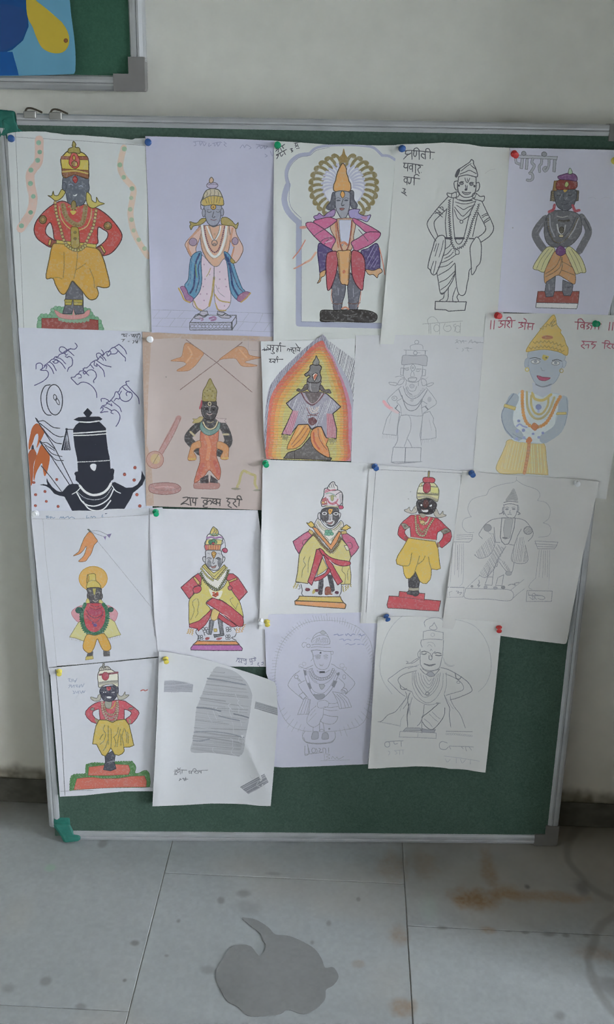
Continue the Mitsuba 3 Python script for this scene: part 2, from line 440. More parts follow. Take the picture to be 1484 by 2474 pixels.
# ---------------------------------------------------------------- the wall-mounted board above
ub = "wall_board"
labels[ub] = {"label": "dark green notice board with an aluminium frame, fixed to the wall above", "category": "notice board"}
UB = frame_matrix(np.array([0.2035, -0.020, 1.254]), np.array([-1.0, 0, 0]), np.array([0, 0, 1.0]), np.array([0, -1.0, 0]))   # u runs from the outer corner along the board
UBW, UBH = 1.2, 0.9
part(ub, "felt_panel", box([0.012, 0.012, -0.0185], [UBW - 0.012, UBH - 0.012, -0.0045]), "deep_green_felt", UB)
for lo, hi, al in (([0.04, 0], [UBW - 0.04, 0.021], 0), ([0.04, UBH - 0.021], [UBW - 0.04, UBH], 0), ([0, 0.04], [0.021, UBH - 0.04], 1), ([UBW - 0.021, 0.04], [UBW, UBH - 0.04], 1)):
    part(ub, "frame_bar", bar(lo, hi, al, -0.0199, 0.0), "aluminium", UB)
for u0, v0, su, sv in ((0, 0, 1, 1), (UBW, 0, -1, 1), (0, UBH, 1, -1), (UBW, UBH, -1, -1)):
    c = corner_cap(u0, v0, su, sv, 0.0015, leg=0.046, w=0.0235)
    c.vertices[:, 2] = np.where(c.vertices[:, 2] < -0.01, -0.0199, c.vertices[:, 2])
    part(ub, "corner_cap", c, "grey_plastic", UB)

# ---------------------------------------------------------------- unseen blocker added beside the boards, shaped to shade the floor and the sheets
CX, CD, CH, HD, HH = 1.12, 0.44, 0.52, 0.26, 1.85
labels["dresser"] = {"label": "unseen wooden blocker, deep below and shallow above, added to shade the board and floor", "category": "dresser"}
part("dresser", "base", soft_box([CX, -CD + 0.02, 0.0005], [CX + 0.8, -0.008, CH], 0.004), "wood")
part("dresser", "hutch", soft_box([CX, -HD + 0.02, CH], [CX + 0.8, -0.008, HH], 0.004), "wood")
for k in (0, 1):
    for depth, z0, z1, zk in ((CD, 0.06, CH - 0.03, 0.36), (HD, CH + 0.03, HH - 0.03, 1.1)):
        d = part("dresser", "door", soft_box([CX + 0.01 + 0.395 * k, -depth, z0], [CX + 0.395 + 0.395 * k, -depth + 0.0199, z1], 0.003), "wood")
        hx = CX + (0.36 if k == 0 else 0.44)
        part(d, "knob", place(lathe([(0, 0), (0.008, 0), (0.006, 0.012), (0.013, 0.018), (0.013, 0.024), (0, 0.028)], 16), frame_matrix([hx, -depth + 0.0002, zk], [1, 0, 0], [0, 0, 1], [0, -1, 0])), "clip_metal", smooth=40)

# ---------------------------------------------------------------- the drawings
# One sheet: key -> crop (x0, y0, scale) its tracing was measured in, level in the overlap, paper colour, outline, label, and the drawing as lines
#   part  kind fill stroke width  coordinates
# kinds: P polygon, C smooth closed, L polyline, S smooth line, E ellipse (cx cy rx ry [turn]), B beads (radius spacing, then a curve),
#        Z zigzag (height period, then a curve), H hatching (angle spacing, then a polygon)
SHEETS = []


def sheet(name, crop, level, paper, outline, label, text, lifts=(), crayon=True):
    SHEETS.append((name, crop, level, paper, outline, label, text, lifts, crayon))


sheet("s1", (0, 300, 4.0108), 0, "babdbc", "70 92 120 80 200 72 300 70 440 72 500 84 560 88 620 100 700 104 800 106 900 116 1000 122 1140 134 1280 150 1310 138 1400 135 1430 150 1500 2060 190 2060 150 1500 110 800",
      "drawing of a figure in red shirt and yellow garment between two pink garlands", """
border L - 8d8f8f 5 150 80 190 1000 230 1972
border L - 8d8f8f 5 150 125 850 166 1410 208
border L - 8d8f8f 5 1410 205 1475 1990
garland S - cdb0a2 84 380 150 375 350 325 430 292 490 300 600 322 720 300 850 240 950 200 1010
garland S - cfb8a6 58 1200 225 1165 400 1200 510 1290 620 1285 720 1265 850 1275 950 1300 1050 1350 1150 1435 1280
garland B 7fa58c - 0 23 400 375 180 375 181
garland E 84a890 - 0 375 180 24 24
garland E 7fa58c - 0 385 270 22 22
garland E 7fa58c - 0 365 350 24 24
garland E 7fa58c - 0 300 445 24 24
garland E 7fa58c - 0 295 575 24 24
garland E 7fa58c - 0 322 700 22 22
garland E 7fa58c - 0 297 855 22 22
garland E 7fa58c - 0 208 985 24 24
garland E 8ea78a - 0 1205 240 24 24
garland E 8ea78a - 0 1162 395 24 24
garland E 8ea78a - 0 1200 515 22 22
garland E 8ea78a - 0 1280 625 24 24
garland E a0ac90 - 0 1272 715 20 20
garland E 9daa8f - 0 1262 825 22 22
garland E 9daa8f - 0 1275 925 22 22
garland E a2aa90 - 0 1295 1030 20 20
garland E 9daa8f - 0 1345 1120 22 22
garland E 9daa8f - 0 1402 1205 22 22
pedestal C 6fa07a 5b8a66 5 385 1985 372 1900 390 1850 430 1845 490 1858 500 1800 540 1770 610 1780 720 1800 830 1785 880 1810 905 1870 960 1895 990 1950 985 2000 700 1960
pedestal B 74a681 5f8f6c 5 20 36 392 1990 382 1910 396 1862 440 1855 492 1858 508 1805 545 1782 612 1790
pedestal B 74a681 5f8f6c 5 20 36 825 1795 872 1812 892 1862 945 1890 970 1925 975 1990
pedestal P a3473d 8a3a34 5 405 1882 560 1880 600 1895 640 1912 800 1910 870 1890 950 1900 956 2060 405 2060
pedestal B 7d9a80 - 0 18 34 580 1890 640 1905 720 1910 800 1908 850 1895
pedestal C cf8a84 b87a74 5 528 1805 560 1815 600 1838 700 1850 800 1840 840 1810 870 1803 860 1850 800 1882 700 1892 610 1882 560 1860
legs P 5d5d64 47474d 8 640 1640 700 1520 800 1622 806 1700 806 1780 815 1832 735 1842 712 1790 692 1838 608 1836 628 1760
pedestal P cf8a84 - 0 700 1860 712 1785 728 1860
jewellery P b5a23c 6a6030 6 624 1700 702 1700 692 1752 632 1752
jewellery P b5a23c 6a6030 6 712 1700 802 1702 796 1756 715 1754
jewellery L - 6a6030 5 628 1725 698 1725
jewellery L - 6a6030 5 714 1728 800 1728
shirt C d0493f 5a3c40 9 600 745 520 775 425 850 350 945 330 1030 355 1100 410 1148 490 1192 530 1150 525 1125 465 1085 440 1040 455 985 490 955 515 1030 540 1128 700 1150 930 1165 945 1090 952 1000 1000 1020 1040 1045 1045 1085 1020 1130 975 1170 930 1205 970 1240 1000 1275 1080 1248 1150 1170 1183 1095 1165 1030 1080 920 985 840 900 800 800 775 680 765
shirt P a04a38 5a3c40 5 490 1110 548 1135 525 1200 470 1172
shirt P a04a38 5a3c40 5 935 1200 985 1172 1022 1240 1000 1275
jewellery P c9a548 5a4a30 5 478 1118 500 1120 488 1176 466 1170
jewellery P c9a548 5a4a30 5 968 1180 988 1176 1024 1236 1010 1252
garment C d69e33 6a5a3a 9 540 1155 505 1180 475 1320 446 1490 510 1492 540 1560 582 1632 625 1648 665 1590 700 1520 745 1560 800 1622 840 1675 880 1702 930 1690 955 1640 940 1575 1000 1585 1052 1578 1062 1535 1030 1400 1000 1300 950 1212 840 1185 640 1158
garment S - 9a7a38 6 620 1240 622 1360 612 1490
garment S - 9a7a38 6 752 1240 740 1380 715 1500
garment S - a07f3a 7 870 1400 890 1450 908 1500 918 1580 945 1578
garment S - 9a7a38 6 735 1412 790 1380 830 1350
garment S - a88838 6 500 1490 560 1485 600 1500
jewellery P c9b23c 6a6038 6 546 1122 700 1140 935 1165 928 1202 800 1180 546 1155
jewellery S - a2824c 46 610 785 640 890 700 955 760 975 800 950 820 880 830 800
jewellery B 8c6f38 - 0 9 24 605 785 628 880 690 950 760 985 812 950 838 800
jewellery S - c9a85a 10 572 800 590 900 640 980 690 1020
jewellery S - c9a85a 10 760 1030 840 990 880 900 888 820
jewellery B c4ab68 7a5a38 5 15 33 535 760 548 870 588 1010 622 1130 690 1205 760 1215 822 1165 868 1075 908 980 932 840
jewellery C b0963c 6a5a30 6 690 1005 722 995 760 1012 768 1120 770 1180 730 1205 692 1185 688 1100
jewellery E 8a7430 - 0 728 1048 16 16
jewellery E 8a7430 - 0 728 1110 18 16
jewellery B c0b068 6a5a30 5 14 26 640 1170 700 1212 770 1220 825 1180
jewellery E 8a6f3c 4f3f28 6 415 925 36 40
jewellery E b08f4a - 0 415 925 14 15
jewellery E 8a6f3c 4f3f28 6 1045 985 38 38
jewellery E b08f4a - 0 1045 985 15 15
jewellery C d0b440 - 0 680 840 740 845 708 880
face C 5d626b 4a4e56 8 620 505 720 480 850 515 858 570 866 620 850 690 830 740 800 780 740 795 670 770 652 735 636 660 612 640 606 590
face E 5d626b 4a4e56 6 622 605 20 42
jewellery E 96803e 5f5230 6 714 788 24 48
jewellery B b09a50 - 0 9 26 668 800 712 830 760 800
face S - 8f98a8 8 668 588 690 580 706 594
face S - 8f98a8 8 765 606 785 596 800 606
face C d8dad8 - 0 705 680 722 690 748 676 740 694 718 697
crown C cfb840 4f4538 9 664 262 615 300 588 345 600 430 606 500 640 520 720 485 850 528 860 440 858 350 832 300 775 268
crown P a3543a - 0 592 308 700 312 700 346 590 342
crown P a3543a 6a3f30 4 745 310 842 312 860 346 745 344
crown P 9a5a35 6a3f30 5 600 432 858 448 858 528 720 488 640 520 604 490
crown S - c5a84a 16 606 462 730 452 850 478
crown C d0473e 7a3a30 6 690 290 720 275 745 290 770 340 768 400 730 432 690 410 668 370
crown C c9a53c 6a4a30 5 716 300 732 330 718 350 704 330
crown E a57c3c 6a4a30 6 722 385 28 28
crown E d5b85c - 0 738 388 9 20
crown C ab9a3e 5f5636 8 700 205 712 165 735 195 730 224 765 228 778 262 768 284 715 275 664 278 664 240 704 222
face C c03a35 8a2a28 5 725 500 752 536 732 572 704 536
jewellery C c6b44c 5f5636 7 600 632 632 658 604 708 545 744 496 712 466 692 500 694 516 650 526 688 562 690 584 652
jewellery C c6b44c 5f5636 7 842 660 880 690 892 738 930 758 936 708 962 752 1012 770 960 788 905 814 856 792 836 730
""")

sheet("s2", (340, 310, 4.497), 1, "acacbd", "50 85 400 94 700 105 1100 118 1484 136 1500 400 1500 2330 125 2330 118 2200 98 1500 75 700",
      "drawing of a figure in peach and white with two blue scarves, on lavender paper", """
lettering S - 8d8ea6 7 570 150 640 140 700 150
lettering S - 8d8ea6 7 590 150 600 185 580 190
lettering S - 8d8ea6 7 640 145 650 185 670 150 690 190 712 160
lettering S - 8d8ea6 7 745 160 740 195 770 180
lettering S - 8d8ea6 7 780 165 860 150 880 155
lettering S - 8d8ea6 7 800 160 805 195 830 160 840 195 865 160
lettering S - 8d8ea6 7 905 145 930 165 905 175 930 200
lettering S - 8d8ea6 7 1080 215 1110 180 1130 210 1150 180 1200 210 1180 225
lettering S - 8d8ea6 7 1255 175 1380 195
lettering S - 8d8ea6 7 1262 215 1290 190 1310 220 1340 190 1350 225 1375 200
lettering S - 8d8ea6 7 1350 280 1375 300 1352 312
lettering S - 8d8ea6 7 1410 250 1430 300
background L - 9293a4 5 120 1972 640 1985
background L - 9293a4 5 730 1988 870 1990
background L - 9293a4 5 940 1995 1450 2012
background L - 9899a8 5 130 2062 560 2066
background L - 9899a8 5 1050 2100 1450 2116
background L - 9899a8 5 130 2150 530 2162
background L - 9899a8 5 1000 2195 1450 2212
background L - 9899a8 5 205 1980 140 2062
background L - 9899a8 5 330 1985 275 2062
background L - 9899a8 5 470 1990 400 2064
background L - 9899a8 5 240 2064 170 2150
background L - 9899a8 5 375 2066 310 2155
background L - 9899a8 5 500 2068 440 2158
background L - 9899a8 5 1180 2005 1110 2100
background L - 9899a8 5 1330 2010 1290 2108
background L - 9899a8 5 1120 2108 1050 2195
background L - 9899a8 5 1260 2112 1200 2200
background L - 9899a8 5 1400 2116 1340 2205
shirt C d8a888 7a6258 8 650 1060 632 1090 650 1200 662 1300 700 1390 750 1460 800 1502 850 1490 890 1440 950 1340 972 1210 962 1060 800 1055
shirt C d4b0a2 8f6a5a 7 645 1070 560 1160 486 1250 500 1310 545 1392 600 1345 600 1300 640 1200 660 1120
shirt S - cf8f6c 22 520 1240 515 1300 545 1370
shirt S - cf9a7c 24 640 1090 580 1150 530 1210
shirt C d4b0a2 7a6258 8 962 1058 1020 1062 1046 1160 1112 1290 1092 1380 1030 1462 988 1400 1015 1290 985 1210
shirt S - cf8f6c 22 1000 1090 980 1200 1010 1280
shirt S - cf8f6c 18 1012 1310 990 1390
shirt S - cfcbc8 26 668 1060 690 1200 735 1330 800 1395 862 1350 915 1200 932 1065
shirt S - cfcbc8 16 720 1065 760 1160 800 1215 850 1150 870 1065
shirt S - 8f8478 6 655 1070 670 1220 720 1350 790 1420
shirt S - 8f8478 6 960 1080 930 1240 890 1350 820 1410
jewellery B 80485a - 0 9 20 690 1072 715 1200 758 1310 805 1348 850 1310 885 1190 912 1072
jewellery S - 7a6a60 6 745 1050 770 1150 800 1210 850 1120 858 1040
jewellery E - 6a5a58 9 802 1245 30 30
jewellery E a08a80 6a5a58 5 802 1262 14 16
jewellery E c89a78 - 0 805 1150 10 14
jewellery E 9a8598 6a5a66 7 570 1235 44 42
jewellery E 9a8598 6a5a66 7 1026 1225 34 40
jewellery B b9b3b8 6a6a70 4 8 22 740 1465 770 1495 820 1510 880 1480
garment C c4b4be 7a747c 7 655 1380 662 1600 625 1740 580 1850 568 1920 610 1965 660 1982 722 1950 762 1880 797 1640 800 1820 828 1960 880 1992 930 1970 972 1910 980 1800 950 1500 905 1420 850 1490 800 1502 745 1460 720 1430
garment S - b89a52 22 798 1620 778 1790 745 1930
garment S - b89a52 16 580 1880 615 1950 665 1980
garment S - b89a52 14 800 1800 860 1870 965 1892
garment S - b89a52 14 812 1900 845 1972 925 1980
garment S - b8a070 10 760 1520 740 1570 715 1610
garment L - 55525a 8 798 1508 797 1640
garment S - 8f8890 6 815 1700 850 1780 910 1830
garment E a5869c - 0 690 1480 8 8
garment E a5869c - 0 750 1590 8 8
garment E a5869c - 0 700 1640 8 8
garment E a5869c - 0 680 1720 8 8
garment E a5869c - 0 650 1800 8 8
garment E a5869c - 0 720 1800 8 8
garment E a5869c - 0 860 1560 8 8
garment E a5869c - 0 920 1640 8 8
garment E a5869c - 0 860 1640 8 8
garment E a5869c - 0 930 1720 8 8
garment E a5869c - 0 850 1740 8 8
garment E a5869c - 0 910 1930 8 8
garment E a5869c - 0 690 1870 8 8
scarf C 5d97bb 45607c 8 600 1350 660 1348 656 1480 665 1650 640 1770 575 1852 530 1830 505 1760 478 1702 518 1640 530 1500 550 1400
scarf S - 384a80 20 640 1362 597 1470 588 1600 575 1720 538 1790
scarf S - 3c4f84 12 656 1420 625 1520 635 1640 600 1780
scarf S - 6f8a60 10 600 1480 600 1560 612 1620
scarf S - 4f7ba4 12 560 1400 545 1520 540 1640 510 1710
scarf C 9f6c98 6a4a6a 6 430 1728 472 1718 502 1760 520 1802 572 1848 545 1888 490 1860 462 1790
scarf S - c09a48 16 412 1738 445 1800 475 1862 535 1892
scarf C 5d97bb 45607c 8 905 1345 960 1368 1000 1450 1050 1600 1100 1730 1132 1770 1085 1830 1050 1862 1000 1815 972 1750 958 1640 940 1480
scarf S - 384a80 20 920 1370 960 1480 985 1600 1000 1710 1058 1820
scarf S - 3c4f84 12 950 1400 1010 1600 1060 1720 1105 1770
scarf C a3688a 6a4a6a 6 1132 1775 1190 1790 1150 1840 1100 1882 1050 1870 1062 1820
scarf S - c09a48 14 1192 1790 1150 1842 1090 1890
jewellery C b0954a 6a5a3a 6 985 1410 1025 1450 1005 1470 975 1445
legs P a5a1ac 55555c 7 650 1985 722 1985 735 2025 700 2050 640 2072 585 2066 590 2045 640 2025
legs P a5a1ac 55555c 7 835 1990 905 2000 985 2048 960 2064 880 2060 835 2030
legs S - 505056 14 625 2015 680 2040 735 2020
legs S - 505056 12 830 2015 880 2035 920 2015
pedestal L - 55555c 9 535 2110 600 2025 640 2025
pedestal L - 55555c 7 735 2030 840 2032
pedestal L - 55555c 9 920 2032 1040 2032 1042 2120 992 2190 535 2192 533 2110 990 2108 1040 2038
pedestal L - 4a4a50 18 990 2108 992 2190
pedestal B - 707078 5 20 38 562 2150 760 2152 960 2155
pedestal B - 707078 4 12 30 560 2128 760 2130 960 2130
pedestal B - 707078 4 12 34 565 2174 760 2174 960 2176
pedestal B - 60606a 6 14 28 1010 2150 1028 2100
pedestal S - a07f9c 14 640 2060 680 2075 660 2090
pedestal S - 9a6f96 22 750 2065 800 2050 815 2072 770 2088
face C 8f919e 5a5a64 8 690 845 780 828 872 840 878 900 868 965 846 1030 800 1060 745 1045 708 980
face E 8f919e 5a5a64 7 686 918 18 44
face E 8f919e 5a5a64 7 885 912 18 42
face S - 4f5058 7 722 902 745 914 768 905
face S - 5a5a64 5 722 890 745 882 768 890
face S - 4f5058 7 822 904 842 914 860 904
face S - 5a5a64 5 820 886 842 882 860 890
face S - 50505a 7 795 905 780 962 802 970 806 955
face S - 7a5a68 8 762 990 795 1000 825 988
face S - 50505a 9 745 1050 790 1070 850 1050
crown C b8ad96 58564f 9 780 655 720 672 690 710 672 760 652 812 682 840 780 830 890 838 902 800 886 740 850 672
crown C c5a850 - 0 676 772 760 738 880 748 897 800 885 834 780 826 684 836
crown S - 58564f 8 680 770 740 738 810 732 890 746
crown L - 6a5f40 5 700 765 720 815
crown L - 6a5f40 5 730 748 745 815
crown L - 6a5f40 5 765 740 772 815
crown L - 6a5f40 5 800 740 795 815
crown L - 6a5f40 5 835 745 822 815
crown L - 6a5f40 5 865 752 850 815
crown S - 77705f 7 720 690 725 710 715 735
crown S - 77705f 7 755 670 762 700 752 730
crown S - 77705f 7 800 668 805 700 798 728
crown S - 77705f 7 840 685 846 710 842 735
crown S - 55535a 8 690 742 655 810 655 868 662 880
crown E aaa1b8 66606e 8 778 620 62 34
crown S - 66606e 6 728 615 778 606 830 612
crown C c8a88c 5f5a52 8 768 530 792 562 775 592 752 592 746 562
face E d0a040 6a5030 7 790 856 28 26
face E 8a5a40 - 0 790 858 10 10
jewellery C b09a50 5f5838 7 702 978 655 985 605 1030 535 1014 545 1045 533 1062 548 1102 575 1062 645 1050 705 1008
jewellery C b09a50 5f5838 7 880 975 935 968 990 1005 1030 1048 1062 1024 1042 1092 1000 1062 940 1056 880 1040
""", lifts=((356, 700, 22, 110, 3.0),))

def petals():
    out = []
    cx, cy, base, tip = 858, 545, 235, 355
    for i in range(23):
        a = math.radians(232 - i * 284 / 22)
        if abs(math.degrees(a) - 90) < 7:
            continue
        side = 1 if math.cos(a) > 0 else -1
        P = lambda r, da: (cx + r * math.cos(a + da) * 1.03, cy - r * math.sin(a + da) * 1.0)
        pts = [P(base, 0.10 * side), P(base + 45, 0.09 * side), P(base + 85, 0.05 * side), P(tip - 5, -0.01 * side), P(tip + 6, -0.065 * side)]
        out.append("halo S - 8c7c4a 33 " + " ".join(f"{x:.0f} {y:.0f}" for x, y in pts))
        ex, ey = P(tip - 6, -0.085 * side)
        out.append(f"halo E 8c7c4a - 0 {ex:.0f} {ey:.0f} 27 25")
    for i in range(20):
        a = math.radians(200 - i * 220 / 19)
        if abs(math.degrees(a) - 90) < 12:
            continue
        side = 1 if math.cos(a) > 0 else -1
        P = lambda r, da: (cx - 5 + r * math.cos(a + da), cy - 20 - r * math.sin(a + da))
        out.append("halo S - a9aab9 22 " + " ".join(f"{x:.0f} {y:.0f}" for x, y in [P(235, 0), P(180, 0.10 * side), P(110, 0.12 * side)]))
    return "\n".join(out)


sheet("s3", (640, 330, 4.497), 2, "b5b7b4", "100 46 300 58 600 80 700 88 900 84 1100 92 1250 96 1484 92 1470 600 1330 2270 95 2260 95 1900 92 1000",
      "drawing of a pink-sleeved figure with an olive petal halo inside a grey arch", """
border L - 9598a8 58 368 950 366 2035 1262 2056
border S - 9598a8 62 372 935 300 870 240 790 212 690 225 600 252 525
border S - 9598a8 38 254 520 236 440 240 360 285 270 370 205 480 188
border S - 9598a8 28 482 188 555 125 690 97 870 90 1050 97 1180 120 1272 200
border S - 9598a8 28 1272 205 1350 212 1440 268
border L - 7f8292 5 398 900 398 2012 1262 2028
border S - 7f8292 5 395 885 300 790 265 690 270 520 250 440 262 360 310 280 390 222 490 205 560 150 700 118
halo E bfc0c6 a5a6b4 14 855 528 228 240
""" + petals() + """
halo C 9a7c3c - 0 858 128 876 190 898 230 890 282 820 280 805 232 838 190
crown C d89c54 5a4c40 10 848 290 885 345 890 400 905 440 915 480 934 520 928 590 850 606 756 592 748 530 768 480 780 420 806 350
face C 8e8f97 50505a 9 765 605 920 605 926 700 918 780 886 872 835 890 800 840 770 770
hair C 565760 44454e 7 735 612 762 622 762 770 714 800 668 780 686 740 714 705
hair C 565760 44454e 7 932 592 966 600 970 680 1006 742 990 782 942 770 928 700
crown C d99a48 5a4a30 6 845 590 870 628 846 668 822 628
face E 50525c - 0 800 694 24 9
face E 50525c - 0 886 692 24 9
face S - 55565f 6 772 672 800 664 826 676
face S - 55565f 6 862 672 888 664 914 676
face S - 3f4048 10 852 680 834 735 842 750 862 742
face C 94504a 5a3a3a 5 812 782 838 776 864 780 840 802
scarf C a07db0 504058 8 762 792 690 822 640 862 592 830 575 850 530 870 570 905 680 880 752 862
scarf C 9c90c0 504058 8 918 798 1030 790 1018 826 1050 850 1100 862 1152 852 1112 925 1040 900 930 885
scarf P c080a8 - 0 1040 868 1118 868 1108 905 1060 895
shirt C cfa585 6a5048 8 762 900 960 890 988 950 965 1080 965 1140 920 1245 735 1246 752 1160 770 1120 740 1060 710 980
shirt P b2b4c2 70727c 6 805 905 942 905 930 1120 895 1190 862 1150 840 1190 820 1100
jewellery S - 9c4a38 15 782 908 800 1050 825 1190 862 1250 905 1205 932 1070 948 908
jewellery S - c87850 18 770 930 780 1080 800 1200
jewellery S - cf7a55 26 830 1160 860 1150 890 1170
sleeves C cf628f 5c4054 9 530 920 620 890 700 876 780 905 760 935 650 1005 580 970
sleeves C cf628f 5c4054 9 446 948 470 932 520 932 600 975 690 1040 768 1118 742 1180 712 1228 640 1180 540 1085 462 992
sleeves S - 5c4054 7 530 1082 590 1040 650 1005
sleeves S - 5c4054 7 600 1150 650 1110 728 1095
sleeves S - 5c4054 7 640 1180 690 1120 740 1100
sleeves S - e0b8c8 7 660 1150 735 1130
sleeves C cf628f 5c4054 9 966 885 1100 950 1190 1000 1258 1048 1190 1052 1100 1040 1030 980 968 930
sleeves C cf628f 5c4054 9 1108 1042 1190 1035 1255 1046 1240 1100 1150 1172 1060 1215 982 1248 960 1200 940 1148 1020 1100
sleeves S - 5c4054 7 1020 1010 1070 1070 1122 1135
scarf C 53427a 3c3256 8 590 1160 660 1190 735 1235 690 1265 665 1340 660 1440 640 1472 600 1482 590 1400 574 1260
scarf C d09c60 504038 7 600 1482 660 1450 650 1510 615 1530 605 1570 570 1595 598 1540
scarf C 53427a 3c3256 8 1045 1245 1120 1215 1205 1160 1238 1195 1250 1300 1250 1432 1200 1452 1100 1445 1080 1340
scarf H - 9a92b4 5 60 38 1110 1220 1220 1170 1240 1420 1120 1430
scarf C d0a070 504038 7 1098 1445 1180 1455 1250 1430 1278 1468 1235 1500 1222 1535 1180 1500 1130 1500
legs C 5d5d66 3c3c44 8 780 1450 815 1560 875 1605 868 1720 842 1800 826 1885 752 1885 742 1790 728 1640
legs C 5d5d66 3c3c44 8 900 1600 930 1480 1000 1620 1042 1660 1022 1760 1005 1880 925 1892 910 1760
legs S - 8a8a94 8 795 1640 800 1720
legs S - 8a8a94 8 960 1650 965 1740
legs S - 6a4a40 10 730 1810 790 1820 845 1808
legs S - 6a4a40 10 905 1808 960 1818 1035 1805
garment C c2505a 50303a 9 690 1262 785 1250 795 1350 778 1470 738 1600 700 1668 676 1640 665 1430 668 1330
garment C c2505a 50303a 9 945 1250 1030 1256 1082 1330 1090 1450 1075 1560 1060 1668 1000 1620 960 1540 942 1440
garment C d8a062 5a4030 8 785 1250 860 1240 935 1246 925 1400 908 1600 870 1605 828 1592 806 1480 795 1350
garment S - 8f6038 9 800 1260 812 1400 820 1560
garment S - 8f6038 9 925 1260 915 1400 905 1560
garment E cf6a3c - 0 860 1468 16 20
pedestal C 35312f 2a2826 8 605 1905 640 1885 780 1888 900 1880 1100 1888 1200 1920 1222 1960 1200 2005 1120 2018 800 2008 620 2010 604 1970
pedestal S - 6a6866 6 620 1990 680 2000 760 1995
pedestal S - 6a6866 6 850 1935 910 1945 1000 1930
pedestal S - c87850 20 840 1870 875 1855 910 1872
scribble S - cc7a62 11 440 1125 380 1230 305 1325
scribble S - d8a488 22 555 1260 500 1335 440 1370
scribble S - cc8a74 14 440 1370 380 1405 318 1435
scribble S - cc7a62 11 1245 1210 1275 1330 1305 1498
scribble S - cf8a7a 30 392 988 440 985
scribble S - cc8066 8 728 1660 722 1760 735 1800
scribble S - cc8066 8 1045 1680 1035 1780 1010 1850
lettering S - 4a4a50 9 120 135 170 110 215 85
lettering S - 4a4a50 9 120 160 150 130 145 170
lettering S - 4a4a50 9 160 115 185 155
lettering S - 4a4a50 9 185 100 205 130
lettering S - 4a4a50 9 130 240 150 200 130 205
lettering S - 4a4a50 9 125 200 180 170 235 140
lettering S - 4a4a50 9 165 180 180 215 200 190
lettering S - 4a4a50 9 205 160 225 195
lettering S - 4a4a50 8 275 135 300 130 285 150 305 155 290 170
lettering S - 4a4a50 8 320 75 340 70 330 95 350 100 330 115
lettering S - 4a4a50 8 330 70 370 65
lettering S - 4a4a50 8 345 130 375 125
lettering S - 4a4a50 8 352 80 365 110
""", lifts=((664, 640, 26, 170, 6.0),))

